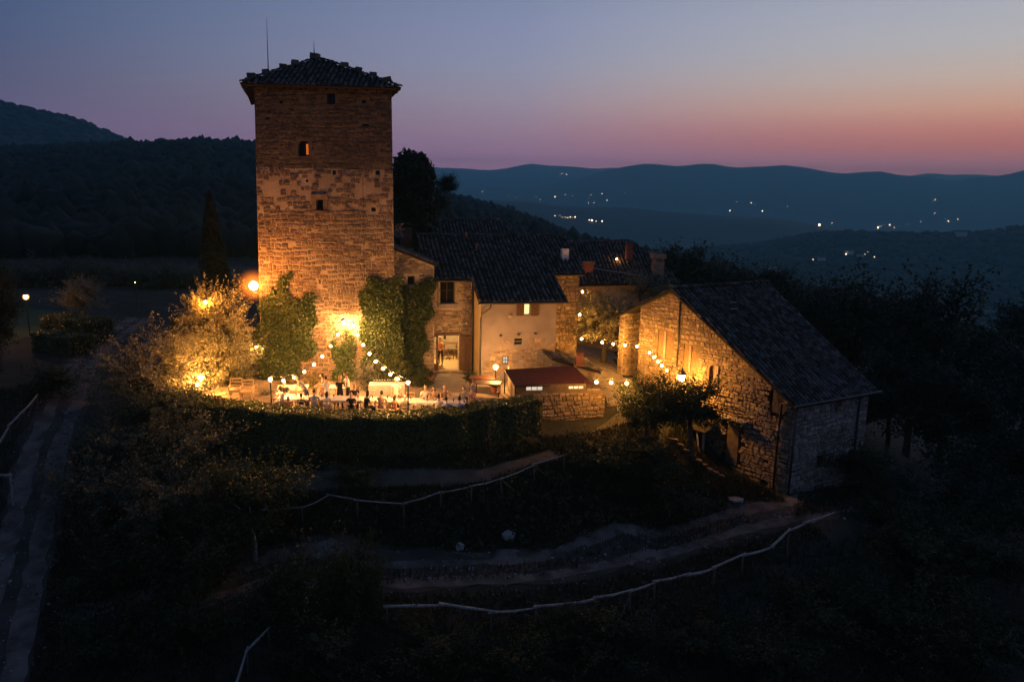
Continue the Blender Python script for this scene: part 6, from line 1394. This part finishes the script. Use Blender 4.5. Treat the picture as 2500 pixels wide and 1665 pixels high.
for (x, y, Y, L, lb, drop) in ((716, 957, 39.2, 1.5, 'left serving table behind the long row', .12), (818, 955, 39.4, 1.3, 'right serving table behind the long row', .12), (945, 943, 40.2, 1.9, 'drinks table with bottles behind the right festoon', .62)):
    p = aty(x, y, Y); z = h(p[0], p[1]) + .02; t = make_table(L, .7, .75); t.name = 'serving_table'; t.location = (p[0], p[1], z); t.rotation_euler = (0, 0, .1); t['label'] = lb; cloth('tablecloth', 'white cloth on the ' + lb, (p[0], p[1], z), L + .02, .74, .1, .755, drop, 9)
    if L == 1.9: DT = (p[0], p[1], z)
for (x, y, Y, lb) in ((1190, 965, 41.0, 'reddish brown wooden table near the garden lamp post'), (1178, 952, 42.2, 'second brown table close to the plastered wall')):
    p = aty(x, y, Y); t = make_table(1.5, .8, .74, mat('red_brown_wood', (.055, .017, .008), .6)); t.location = (p[0], p[1], h(p[0], p[1]) + .02); t.rotation_euler = (0, 0, -.1); t['label'] = lb
ORD = ['first', 'second', 'third', 'fourth', 'fifth', 'sixth', 'seventh', 'eighth', 'ninth', 'tenth', 'eleventh', 'twelfth', 'thirteenth', 'fourteenth', 'fifteenth', 'sixteenth', 'seventeenth', 'eighteenth', 'nineteenth', 'last']
# bottles on the drinks table
bt = thing('bottle', 'leftmost dark wine bottle in the row on the drinks table', 'bottle', (0, 0, 0), 0, 'bottles on the drinks table'); mbt = mat('bottle_glass', (.02, .03, .015), .15, spec=.6)
loc_build(MB().lathe((0, 0, 0), [(.036, 0), (.038, .01), (.038, .18), (.014, .23), (.014, .29)], 8), 'body', mbt, bt); loc_build(MB().lathe((0, 0, .07), [(.039, 0), (.039, .07)], 8), 'bottle_label', M['cloth'], bt)
for i in range(11):
    loc = (DT[0] - .75 + .145 * i, DT[1] + .2 + .075 + .0145 * i + .03 * (i % 2), DT[2] + .757)
    if i == 0: bt.location = loc
    else: copy_thing(bt, loc, 0, ORD[i] + ' dark wine bottle from the left in the row on the drinks table')
# armchairs
def armchair(x, y, Y, rz, lb):
    p = aty(x, y, Y); root = thing('garden_armchair', lb, 'armchair', (p[0], p[1], h(p[0], p[1]) + .02), rz)
    loc_build(MB().box((0, 0, .38), (.62, .6, .14)), 'seat', M['teak'], root)
    mb = MB().box((-.3, .3, .66), (.05, .05, .62)).box((.3, .3, .66), (.05, .05, .62)).box((0, .3, .94), (.6, .05, .07)).box((0, .3, .76), (.56, .04, .05)).box((0, .3, .58), (.56, .04, .05)); loc_build(mb, 'backrest', M['teak'], root)
    for s in (-1, 1):
        loc_build(MB().box((s * .33, 0, .6), (.07, .62, .04)).box((s * .33, -.28, .44), (.05, .05, .3)), 'armrest', M['teak'], root)
        for t in (-1, 1): loc_build(MB().box((s * .28, t * .27, .155), (.06, .06, .31)), 'leg', M['teak'], root)
armchair(577, 967, 39.6, .25, 'wooden garden armchair left of the pair behind the hedge'); armchair(603, 962, 39.3, .15, 'larger wooden garden armchair right of the pair behind the hedge')
# plant pots
def pot(x, y, Y, r, lb, kd='bush'):
    p = aty(x, y, Y); z = h(p[0], p[1]) + .02; root = thing('potted_plant', lb, 'potted plant', (p[0], p[1], z)); loc_build(MB().lathe((0, 0, 0), [(r * .65, 0), (r * .95, r * 1.3), (r * 1.1, r * 1.35), (r * 1.1, r * 1.55), (r * .9, r * 1.55)], 12), 'pot', M['terracotta'], root)
    o = bpy.data.objects.new('plant', CR[kd][0]); COL.objects.link(o); o.parent = root; o.location = (0, 0, r * 2.2); o.scale = (r * 1.3,) * 3
pot(1207, 965, 41.6, .22, 'terracotta pot with small plant at the foot of the garden lamp'); pot(1049, 900, 44.0, .22, 'leafy potted plant left of the doorway')
# ================================================================== people
HR = {'dark': mat('dark_hair', (.018, .012, .009), .6), 'brown': mat('brown_hair', (.07, .035, .018), .6), 'blond': mat('blond_hair', (.34, .20, .09), .6), 'grey': mat('grey_hair', (.42, .38, .34), .7)}
SKIN = mat('skin', (.50, .29, .19), .55, spec=.4)
CLO = {}
def clothm(c):
    if c not in CLO: CLO[c] = mat('fabric_%d' % len(CLO), c, .9)
    return CLO[c]
WHITE = (.72, .68, .62); BLACK = (.014, .013, .015); BLUE = (.30, .38, .52); GREY = (.20, .19, .18); ORANGE = (.60, .24, .10); PINK = (.55, .30, .24); TAN = (.42, .26, .15); NAVY = (.03, .035, .06); BEIGE = (.45, .36, .27)
def skin_body(J, E, kinds):
    me = bpy.data.meshes.new('body'); names = list(J); me.from_pydata([J[n][0] for n in names], [(names.index(a), names.index(b)) for a, b in E], [])
    o = bpy.data.objects.new('tmp', me); COL.objects.link(o); m = o.modifiers.new('s', 'SKIN'); m.use_smooth_shade = True
    for i, n in enumerate(names): sv = me.skin_vertices[0].data[i]; sv.radius = J[n][1] if isinstance(J[n][1], tuple) else (J[n][1],) * 2; sv.use_root = (n == 'pelvis')
    o.modifiers.new('d', 'SUBSURF').levels = 1
    dg = bpy.context.evaluated_depsgraph_get(); me2 = bpy.data.meshes.new_from_object(o.evaluated_get(dg)); bpy.data.objects.remove(o)
    seg = [(np.array(J[a][0]), np.array(J[b][0]), kinds.get((a, b), 0)) for a, b in E]
    bm = bmesh.new(); bm.from_mesh(me2)
    for f in bm.faces:
        c = np.array(f.calc_center_median()); best = 9
        for a, b, k in seg:
            d = b - a; t = np.clip((c - a) @ d / (d @ d + 1e-9), 0, 1); e = np.linalg.norm(c - a - d * t)
            if e < best: best = e; f.material_index = k
    return bm
def add_head(bm, c, fdir, tilt):
    """skull with nose, ears, eyes and mouth, joined to the body mesh"""
    r = bmesh.ops.create_uvsphere(bm, u_segments=12, v_segments=9, radius=1)
    R_ = Matrix.Rotation(fdir, 3, 'Z') @ Matrix.Rotation(tilt, 3, 'X')
    for v in r['verts']:
        x, y, z = v.co; s = 1 - .18 * max(0, -z); ny_ = y
        if y < -.75 and abs(x) < .35 and -.25 < z < .3: ny_ = y * 1.16
        if y < -.4 and .1 < z < .45 and .2 < abs(x) < .7: ny_ = y * .93
        if y < -.3 and z < -.6: ny_ = y * 1.12
        v.co = R_ @ Vector((x * .074 * s, ny_ * .092, z * .118)) + Vector(c)
    def bit(p, d, mi):
        q = bmesh.ops.create_uvsphere(bm, u_segments=6, v_segments=4, radius=1)
        for v in q['verts']: v.co = R_ @ Vector((p[0] + v.co.x * d[0], p[1] + v.co.y * d[1], p[2] + v.co.z * d[2])) + Vector(c)
        for v in q['verts']:
            for f in v.link_faces: f.material_index = mi
    for s in (-1, 1): bit((s * .076, .005, -.005), (.012, .022, .03), 0); bit((s * .028, -.083, .018), (.011, .008, .007), 3)
    bit((0, -.083, -.052), (.024, .008, .006), 4)
def add_hand(bm, w, d, side, curl=.5):
    """palm with four bent fingers and a thumb"""
    w = Vector(w); d = Vector(d).normalized(); up_ = Vector((0, 0, 1)); x = d.cross(up_)
    if x.length < .1: x = Vector((1, 0, 0))
    x.normalize(); n = x.cross(d)
    def seg(a, b, ra, rb):
        t = (b - a).normalized(); u = t.cross(n if abs(t.dot(n)) < .9 else x); u.normalize(); v_ = u.cross(t); vs_ = []
        for p, r in ((a, ra), (b, rb)):
            for k in range(5): an = 6.283 * k / 5; vs_.append(bm.verts.new(p + (u * math.cos(an) + v_ * math.sin(an)) * r))
        for k in range(5): bm.faces.new((vs_[k], vs_[(k + 1) % 5], vs_[5 + (k + 1) % 5], vs_[5 + k]))
        bm.faces.new(vs_[5:]); bm.faces.new(vs_[:5][::-1])
    seg(w - d * .02, w + d * .04, .028, .034); seg(w + d * .035, w + d * .09, .036, .034)
    for i, l in enumerate((.07, .08, .075, .058)):
        b = w + d * .085 + x * ((i - 1.5) * .019); m = b + d * l * .55 - n * l * .12 * curl; e = m + d * l * .35 - n * l * .45 * curl; seg(b, m, .0095, .0085); seg(m, e, .0085, .0065)
    b = w + d * .03 + x * (-side * .03); m = b + d * .03 - x * (side * .03); seg(b, m, .012, .010); seg(m, m + d * .035, .010, .0075)
def make_pose(kind):
    """body facing -y; slots 0 skin 1 shirt 2 trousers 3 eye 4 lip"""
    lean = {'seat': .06, 'seat_lean': .26, 'seat_turn': .10, 'stand': .02, 'stand_arms': .10, 'bend': .62, 'walk': .04}[kind]
    sit = kind.startswith('seat'); hz = .50 if sit else .92; L = lambda z_: (-math.sin(lean) * (z_ - hz) * (1 if lean < .5 else 1.25)); C_ = lambda z_: hz + (z_ - hz) * math.cos(lean)
    def P(x, y, z): return (x, y + L(z), C_(z))
    cz = hz + .52
    J = {'pelvis': ((0, 0, hz), (.165, .12)), 'waist': (P(0, 0, hz + .2), (.14, .105)), 'chest': (P(0, 0, hz + .4), (.165, .115)), 'neckbase': (P(0, 0, cz), (.075, .07)), 'neck': (P(0, -.015, cz + .1), .052), 'skull': (P(0, -.02, cz + .15), .05)}
    E = [('pelvis', 'waist'), ('waist', 'chest'), ('chest', 'neckbase'), ('neckbase', 'neck'), ('neck', 'skull')]; K = {('pelvis', 'waist'): 1, ('waist', 'chest'): 1, ('chest', 'neckbase'): 1}
    hands = []
    for s, n in ((-1, 'l'), (1, 'r')):
        sh = P(s * .19, 0, cz - .04)
        if sit and kind == 'seat_turn' and s > 0: el = (s * .27, sh[1] - .2, sh[2] - .12); wr = (s * .12, sh[1] - .26, sh[2] + .08)
        elif sit: el = (s * .27, sh[1] - .13, sh[2] - .25); wr = (s * .15, sh[1] - .36, .80)
        elif kind == 'bend': el = (s * .23, sh[1] - .12, sh[2] - .24); wr = (s * .16, sh[1] - .28, sh[2] - .42)
        elif kind == 'stand_arms': el = (s * .25, sh[1] - .10, sh[2] - .27); wr = (s * .15, sh[1] - .34, sh[2] - .30)
        elif kind == 'walk': el = (s * .25, sh[1] + .1 * s, sh[2] - .28); wr = (s * .25, sh[1] + .1 * s - .14, sh[2] - .5)
        else: el = (s * .25, sh[1] + .02, sh[2] - .29); wr = (s * .24, sh[1] - .1, sh[2] - .54)
        J['sh' + n] = (sh, .062); J['um' + n] = (tuple((np.array(sh) + np.array(el)) / 2), .05); J['el' + n] = (el, .042); J['wr' + n] = (wr, .027)
        E += [('chest', 'sh' + n), ('sh' + n, 'um' + n), ('um' + n, 'el' + n), ('el' + n, 'wr' + n)]; K[('chest', 'sh' + n)] = 1; K[('sh' + n, 'um' + n)] = 1
        hands.append((wr, np.array(wr) - np.array(el), s))
        hip = (s * .095, 0, hz - .04)
        if sit: kn = (s * .12, -.42, .50); an = (s * .12, -.40, .09); toe = (s * .13, -.58, .04)
        elif kind == 'walk': kn = (s * .11, -.12 - .1 * s, .50); an = (s * .11, .02 - .24 * s, .09); toe = (s * .12, -.16 - .24 * s, .04)
        else: kn = (s * .11, -.02, .50); an = (s * .12, .02, .09); toe = (s * .14, -.16, .04)
        J['hip' + n] = (hip, .10); J['kn' + n] = (kn, .062); J['an' + n] = (an, .042); J['toe' + n] = (toe, .034)
        E += [('pelvis', 'hip' + n), ('hip' + n, 'kn' + n), ('kn' + n, 'an' + n), ('an' + n, 'toe' + n)]
        for e in (('pelvis', 'hip' + n), ('hip' + n, 'kn' + n), ('kn' + n, 'an' + n), ('an' + n, 'toe' + n)): K[e] = 2
    bm = skin_body(J, E, K); hc = np.array(J['skull'][0]) + np.array([0, -.03, .085]); tl = {'seat_lean': .35, 'bend': .55, 'stand_arms': .3, 'seat': .18}.get(kind, .05)
    add_head(bm, hc, .5 if kind == 'seat_turn' else 0, tl)
    for w, d, s in hands: add_hand(bm, w, d, s)
    me = bpy.data.meshes.new('person'); bm.to_mesh(me); bm.free()
    for m in (SKIN, SKIN, SKIN, HR['dark'], clothm((.35, .12, .09))): me.materials.append(m)
    me.polygons.foreach_set('use_smooth', np.ones(len(me.polygons), bool)); me.update()
    return me, hc, tl
POSES = {}
def hair_mesh(long):
    bm = bmesh.new(); bmesh.ops.create_uvsphere(bm, u_segments=12, v_segments=8, radius=1)
    dl = [v for v in bm.verts if (v.co.y < -.25 and v.co.z < .42) or v.co.z < (-.75 if not long else -2)]
    bmesh.ops.delete(bm, geom=dl, context='VERTS')
    for v in bm.verts:
        x, y, z = v.co; f = 1 + .04 * math.sin(x * 9 + z * 7)
        if long and z < 0: v.co = (x * .088, .03 + abs(y) * .085, z * .27)
        else: v.co = (x * .086 * f, y * .104 * f + .008, z * .128 * f + .012)
    me = bpy.data.meshes.new('hair'); bm.to_mesh(me); bm.free(); me.polygons.foreach_set('use_smooth', np.ones(len(me.polygons), bool)); return me
HAIR = {False: hair_mesh(False), True: hair_mesh(True)}
PPL = []
def person(desc, label, x, y, pose, rz, shirt, pants, hair, long=False, sc=1.0, base=None, seat=None):
    if pose not in POSES: POSES[pose] = make_pose(pose)
    me, hc, tl = POSES[pose]; z = (h(x, y) + .02) if base is None else base
    o = bpy.data.objects.new('person', me); COL.objects.link(o); o.location = (x, y, z); o.rotation_euler = (0, 0, rz); o.scale = (sc,) * 3
    tag(o, label, 'person', 'guests on the terrace')
    for i, m in ((1, clothm(shirt)), (2, clothm(pants))): o.material_slots[i].link = 'OBJECT'; o.material_slots[i].material = m
    hm = HAIR[long].copy(); hm.materials.append(HR[hair]); q = bpy.data.objects.new('hair', hm); COL.objects.link(q); q.parent = o; q.location = tuple(hc); q.rotation_euler = (tl, 0, .5 if pose == 'seat_turn' else 0)
    PPL.append((desc, x, y, rz, pose))
    if pose.startswith('seat') and seat is not False: chair(x, y, rz, 'wooden chair under the ' + desc)
    return o
def tline(px, side, extra=0.0):
    """spot beside the table row under picture column px: side -1 hedge side, +1 tower side"""
    lo, hi = 0.0, 1.0
    for _ in range(30):
        m = (lo + hi) / 2; c = TL0 + td * m; n = np.array([-td[1], td[0]]) / tlen; q = c + n * side * (.74 + extra)
        if proj((q[0], q[1], 1.1))[0] < px: lo = m
        else: hi = m
    return q[0], q[1]
PI = math.pi
def sp(px, py, z): p = atz(px, py, z); return p[0], p[1]
A = tline
person('dark haired woman by the left olive', 'dark-haired woman in white seated beside the golden olive trunk', *sp(540, 957, 1.1), 'seat', -.6, WHITE, BEIGE, 'dark', True)
person('guest at the far left', 'leftmost guest, in dark clothes, half hidden by olive leaves', *sp(509, 955, 1.1), 'seat_turn', .9, BLACK, BLACK, 'brown')
person('child in white', 'small child with reddish hair and white top near the hedge, left of the pole lamp', *A(640, -1), 'seat', PI - .3, WHITE, BEIGE, 'brown', False, .8)
person('fair haired guest in white', 'fair-haired guest in white seen from behind right of the left pole lamp', *A(672, -1), 'seat_lean', PI, WHITE, BEIGE, 'grey', False, .92)
person('man in black V-neck', 'man in black V-neck shirt facing the hedge beside the left serving table', *A(695, 1), 'seat', 0, BLACK, BLACK, 'dark')
person('blond woman', 'blond woman in white standing at the left end of the left serving table', *sp(688, 938, 1.6), 'stand_arms', -1.0, WHITE, BEIGE, 'blond', True, .95)
person('small blond child', 'small blond child in orange at the hedge side of the table', *A(703, -1, .05), 'seat', PI + .3, ORANGE, BEIGE, 'blond', True, .78)
person('stooping man', 'grey-haired man in grey shirt stooping over the left serving table', *sp(748, 945, 1.15), 'bend', 1.45 - PI, GREY, NAVY, 'grey', False, 1.02)
person('dark haired boy', 'dark-haired boy with his back to the hedge, in navy', *A(734, -1), 'seat', PI, NAVY, NAVY, 'dark', False, .85)
person('guest in blue grey', 'guest in blue-grey shirt with dark cap of hair, back to the hedge', *A(766, -1), 'seat_lean', PI + .2, (.25, .28, .32), NAVY, 'dark')
person('woman in pink blouse', 'woman in pale pink blouse facing the hedge in the middle of the table', *A(792, 1), 'seat_lean', .1, PINK, BEIGE, 'dark', True)
person('long haired woman', 'woman with long dark hair and white top, back to the hedge', *A(797, -1), 'seat', PI, WHITE, BEIGE, 'dark', True, .92)
person('woman in white', 'woman in white standing at the left of the right serving table', *sp(798, 928, 1.55), 'stand_arms', -2.2, WHITE, WHITE, 'dark', False, .97)
person('woman in tan dress', 'woman in tan dress standing behind the woman in white', *sp(791, 921, 1.55), 'stand_arms', -1.4, TAN, TAN, 'dark', True, .97)
person('person in black', 'light-haired person in black seen from behind at the right serving table', *sp(829, 927, 1.55), 'stand_arms', PI - .1, BLACK, BLACK, 'blond', True, .98)
person('tall man in white', 'tall man in white shirt and dark trousers bowing to the right serving table', *sp(849, 917, 1.65), 'stand_arms', -1.1, WHITE, NAVY, 'brown', False, 1.03)
person('red blond man', 'red-blond man in black leaning over his plate', *A(864, 1), 'seat_lean', .35, BLACK, NAVY, 'blond')
person('woman in black top', 'woman in sleeveless black top facing away from the table', *A(857, -1, .02), 'seat', .2, BLACK, BLACK, 'dark', False, .95)
person('woman in black dress', 'woman in black dress turned sideways at the hedge side', *A(893, -1, .02), 'seat_turn', PI - 1.0, BLACK, BLACK, 'dark', True)
person('bare shouldered woman', 'woman in tan top propping her head on her arm, back to the hedge', *A(930, -1), 'seat_turn', PI - .2, TAN, BEIGE, 'brown')
person('girl in orange', 'girl in orange top with brown hair near the right pole lamp', *A(962, -1), 'seat', PI - .4, ORANGE, BEIGE, 'brown', True, .85)
person('man in orange shirt', 'man in bright orange shirt looking down at the table', *A(969, 1), 'seat_lean', 0, ORANGE, NAVY, 'brown')
person('waiter in white', 'waiter in white standing behind the drinks table under the last bulb', *sp(968, 931, 1.6), 'stand', -.3, WHITE, WHITE, 'grey')
person('grey haired guest', 'grey-haired guest bent low beside the right pole lamp', *A(988, -1), 'seat_lean', PI + .1, GREY, GREY, 'grey', False, .85)
person('man in pale shirt', 'man in pale shirt with hand at chin right of the pole lamp', *A(1038, 1), 'seat_turn', .2, WHITE, NAVY, 'dark')
person('woman in tan top', 'dark-haired woman in tan top between two men in pale shirts', *A(1061, 1), 'seat_lean', 0, TAN, BEIGE, 'dark', True)
person('man in white, back view', 'man in white shirt seen from behind at the right table end', *A(1070, -1), 'seat', PI, WHITE, NAVY, 'dark')
person('smiling woman', 'woman with raised hand at the right table end', *A(1084, 1), 'seat_turn', .5, TAN, BEIGE, 'blond')
person('man in grey shirt', 'man in grey shirt leaning left at the right table end', *A(1094, -1, .05), 'seat_lean', PI + .6, (.38, .38, .38), NAVY, 'dark')
person('man in blue shirt', 'man in blue shirt seen from behind at the last table', *A(1121, -1, -.05), 'seat', PI, BLUE, NAVY, 'dark', False, 1.08)
person('bearded guest', 'dark-haired guest beside the man in blue shirt', *A(1134, 1), 'seat_turn', -.3, GREY, NAVY, 'dark')
person('guest in pink trousers', 'guest in grey top and pink trousers at the right end of the terrace', *sp(1153, 935, 1.55), 'walk', 1.2, (.28, .25, .25), PINK, 'brown')
p = np.array(SF.pt(SF.px(1085, 870)[0], 0)) + HN * 1.6
person('person indoors', 'person in apron standing inside the lit doorway', p[0], p[1], 'stand_arms', -.3, ORANGE, BLACK, 'dark', False, 1.0, DOOR[1] + .01)
for x, lb in ((732, 'wooden chair standing empty beside the stooping man'), (760, 'empty wooden chair left of the woman in pink blouse'), (826, 'empty wooden chair before the person in black'), (906, 'empty wooden chair right of the red-blond man'), (1001, 'empty wooden chair right of the man in orange shirt')):
    q = A(x, 1, .05); chair(q[0], q[1], .05, lb)
# plates and glasses before the seated guests
pl = thing('dinner_plate', '', 'plate', (0, 0, 0), 0, 'plates on the dinner tables'); loc_build(MB().lathe((0, 0, 0), [(.06, 0), (.09, .006), (.13, .016), (.128, .02), (.085, .01)], 14), 'rim', M['ceramic'], pl); loc_build(MB().lathe((0, 0, .008), [(.06, 0), (.05, .025), (.02, .035)], 8), 'food', M['shutter'], pl)
gl = thing('wine_glass', '', 'glass', (0, 0, 0), 0, 'glasses on the dinner tables'); gm = mat('wine_red', (.05, .006, .008), .1, spec=.6); loc_build(MB().lathe((0, 0, 0), [(.034, 0), (.006, .008), (.006, .085), (.034, .12), (.036, .16), (.03, .2)], 9), 'bowl', gm, gl)
first = True; n2 = np.array([-td[1], td[0]]) / tlen; u2 = td / tlen
for d, x, y, rz, pose in PPL:
    if not pose.startswith('seat'): continue
    q = np.array([x, y]) - TL0; t = q @ u2; s = q @ n2
    if t < .1 or t > tlen - .1 or abs(s) > 1.1: continue
    c = TL0 + u2 * t + n2 * (.24 * np.sign(s)); g_ = c + u2 * .2 - n2 * .1 * np.sign(s); zz = h(*c) + .02 + .738
    l1, l2 = 'white plate of food set before the ' + d, 'red wine glass by the plate of the ' + d
    if first: first = False; pl.location = (c[0], c[1], zz); pl['label'] = l1; gl.location = (g_[0], g_[1], zz); gl['label'] = l2
    else: copy_thing(pl, (c[0], c[1], zz), 0, l1); copy_thing(gl, (g_[0], g_[1], zz), 0, l2)
# room furniture seen through the doorway: high table and stools
p = np.array(SF.pt(SF.px(1112, 850)[0] + .25, 0)) + HN * 3.6; t = make_table(1.0, .6, 1.0, M['wood']); t.name = 'high_table'; t.location = (p[0], p[1], DOOR[1] + .01); t['label'] = 'dark high table inside the lit room'
for i, dx in enumerate((-.35, .3)):
    q = p + HC * dx - HN * .6; root = thing('bar_stool', ('left' if i == 0 else 'right') + ' dark bar stool at the high table indoors', 'stool', (q[0], q[1], DOOR[1] + .01)); loc_build(MB().lathe((0, 0, .68), [(.17, 0), (.17, .04)], 10), 'seat', M['wood'], root)
    for a, b in ((-1, -1), (1, -1), (1, 1), (-1, 1)): loc_build(MB().tube([(a * .18, b * .18, 0), (a * .1, b * .1, .68)], .02, 5), 'leg', M['wood'], root)
# window strip and house number
f = PF; a = f.px(1227, 888); b = f.px(1239, 869); root = thing('lit_hatch', 'small barred lit window low on the plastered wall beside the canopy', 'window', f.pt(*a))
MB().add([f.pt(a[0], a[1], .03), f.pt(b[0], a[1], .03), f.pt(b[0], b[1], .03), f.pt(a[0], b[1], .03)], [(0, 1, 2, 3)]).build('pane', M['pane_white'], root)
mb = MB(); R3 = Matrix(f.mat3().tolist())
for q in (0, .5, 1): mb.box(f.pt(a[0] + (b[0] - a[0]) * q, (a[1] + b[1]) / 2, .05), (.03, .05, b[1] - a[1]), R3); mb.box(f.pt((a[0] + b[0]) / 2, a[1] + (b[1] - a[1]) * q, .05), (b[0] - a[0] + .03, .045, .028), R3)
mb.build('grille', M['metal'], root)
f = SF; c = f.px(1038, 824); root = thing('number_sign', 'small pale house number sign 17 left of the doorway', 'sign', f.pt(*c)); R3 = Matrix(f.mat3().tolist())
MB().box(f.pt(c[0], c[1], .11), (.24, .03, .2), R3).build('plate', M['ceramic'], root)
cu = bpy.data.curves.new('number', 'FONT'); cu.body = '17'; cu.size = .15; cu.align_x = 'CENTER'; cu.align_y = 'CENTER'; cu.extrude = .002
to = bpy.data.objects.new('tmp', cu); COL.objects.link(to); me = bpy.data.meshes.new_from_object(to.evaluated_get(bpy.context.evaluated_depsgraph_get())); bpy.data.objects.remove(to); me.materials.append(M['metal'])
o = bpy.data.objects.new('number', me); COL.objects.link(o); o.parent = root; q = Vector(f.pt(c[0], c[1], .131)) - root.location; u, n = f.u, f.n; o.matrix_basis = Matrix(((u[0], 0, n[0], q[0]), (u[1], 0, n[1], q[1]), (0, 1, 0, q[2]), (0, 0, 0, 1)))
# ================================================================== lights of the valley
tm = ico(1.0, 1); tm.materials.append(M['town'])
def onhill(x, y, r0=600.0):
    """where a sight line first meets the far hills"""
    d = ray(x, y); d = d / math.hypot(d[0], d[1]); rs = np.geomspace(r0, 6900, 900); q = CAM[None] + d[None] * rs[:, None]; g = hills(q[:, 0], q[:, 1]) + 3; k = np.nonzero(q[:, 2] < g)[0]
    i = k[0] if len(k) else 600; return q[i] + np.array([0, 0, 3.0])
def town(lst, base_label, r, rad, group):
    for i_, (x, y) in enumerate(sorted(lst)):
        label = base_label + ', ' + ORD[i_] + ' from the left'
        p = onhill(x, y); o = bpy.data.objects.new('distant_lamp', tm); COL.objects.link(o); o.location = p; s = rad * .6 * RNG.choice([.35, .5, .7, .9, 1.5]); o.scale = (s, s, s); tag(o, label, 'lamp', group)
town([(1370, 426), (1383, 427), (1367, 431), (1372, 425), (1357, 431)], 'pinprick lamp high on the far mountain flank', 9800, 3.2, 'lamps on the far mountain')
town([(1199, 454), (1110, 462), (1178, 470), (1182, 468), (1241, 480), (1262, 482), (1273, 475), (1310, 482), (1320, 489), (1115, 463)], 'scattered lamp on the hillside nearest the dark woods', 6300, 2.6, 'scattered hillside lamps')
town([(1380, 477), (1389, 485), (1439, 485), (1428, 477), (1442, 478), (1437, 497), (1450, 497), (1469, 475), (1482, 491), (1488, 490), (1508, 493), (1525, 472), (1535, 471), (1523, 497), (1546, 497), (1355, 482), (1362, 483), (1399, 480), (1557, 500), (1572, 495)], 'lamp in the long row of lights across the valley floor', 6400, 2.7, 'valley floor lamps')
town([(1355, 530), (1367, 529), (1373, 533), (1380, 534), (1386, 535), (1392, 533), (1398, 534), (1404, 533), (1438, 540), (1445, 541), (1455, 543), (1470, 543)], 'lamp of the nearer hamlet left in the valley', 4700, 2.4, 'hamlet lamps left')
town([(1782, 516), (1798, 495), (1834, 497), (1845, 497), (1848, 495), (1869, 509), (1861, 517), (1907, 507), (1923, 505), (2118, 507), (2126, 507)], 'lone lamp on the middle valley slopes', 6500, 2.6, 'middle valley lamps')
town([(2000, 552), (2031, 546), (2143, 556), (2148, 555), (2152, 553), (2159, 550), (2183, 557), (2195, 548), (2215, 550), (2143, 558), (2084, 555), (2172, 551), (2205, 547)], 'lamp of the bright village in the valley to the right', 6550, 2.9, 'right village lamps')
town([(2283, 522), (2279, 523), (2241, 543), (2248, 544), (2256, 543), (2308, 536), (2315, 542), (2338, 537), (2400, 487), (2373, 494), (2283, 489), (2277, 493), (2430, 528)], 'lamp on the slopes above the bright village', 6700, 2.8, 'slope lamps right')
town([(2044, 631), (2065, 626), (2080, 622), (2102, 628), (2111, 626), (2118, 620), (1985, 639), (2134, 633), (1781, 610)], 'lamp among the houses on the near valley spur', 1500, .75, 'spur lamps')
town([(1878, 662), (1886, 660), (1893, 658), (1900, 665), (1904, 663)], 'lamp of the little cluster beyond the barn roof', 1100, .6, 'cluster lamps')
hw = mat('pale_house', (.5, .46, .42), .9)
for i, (x, y, r, w, lb) in enumerate(((2072, 622, 1500, 11, 'pale house on the near valley spur'), (2005, 638, 1500, 9, 'smaller pale house left on the valley spur'), (2100, 630, 1500, 8, 'pale house right of the bigger one on the spur'), (1888, 662, 1100, 8, 'pale farmhouse just beyond the barn roof'), (1900, 667, 1100, 6, 'small pale outbuilding beyond the barn roof'), (2345, 577, 2400, 14, 'faint long house on the far right ridge'))):
    p = onhill(x, y); root = thing('distant_house', lb, 'house', tuple(p)); loc_build(MB().box((0, 0, 0), (w, w * .7, w * .5)), 'wall', hw, root)
    q = MB(); a, b, c = w * .55, w * .4, w * .25; q.add([(-a, -b, c), (a, -b, c), (a, b, c), (-a, b, c), (-a, 0, c + w * .2), (a, 0, c + w * .2)], [(0, 1, 5, 4), (2, 3, 4, 5), (0, 4, 3), (1, 2, 5), (0, 3, 2, 1)]); loc_build(q, 'roof', M['tile'], root)
# ================================================================== evening haze over the valley
zmin = min(float(ZG.min()), float(Z_.min())) - 1.5; zmax = max(HAZE_TOP, float(Z_.max()) + 6); print('zmax', float(Z_.max()))
hm = bpy.data.materials.new('haze'); hm.use_nodes = True; t = hm.node_tree; t.nodes.clear()
v = t.nodes.new('ShaderNodeVolumePrincipled'); v.inputs['Color'].default_value = (.34, .84, 1.0, 1); v.inputs['Density'].default_value = HAZE_D; v.inputs['Anisotropy'].default_value = 0.45
o = t.nodes.new('ShaderNodeOutputMaterial'); t.links.new(v.outputs[0], o.inputs['Volume'])
S = HAZE_R; mb = MB().box((0, 0, (zmin + zmax) / 2), (2 * S, 2 * S, zmax - zmin)); tag(mb.build('haze', hm), 'thin blue evening haze over the valley', 'haze', kind='stuff')
hm.cycles.homogeneous_volume = True if hasattr(hm.cycles, 'homogeneous_volume') else False
print('objects', len(bpy.data.objects))
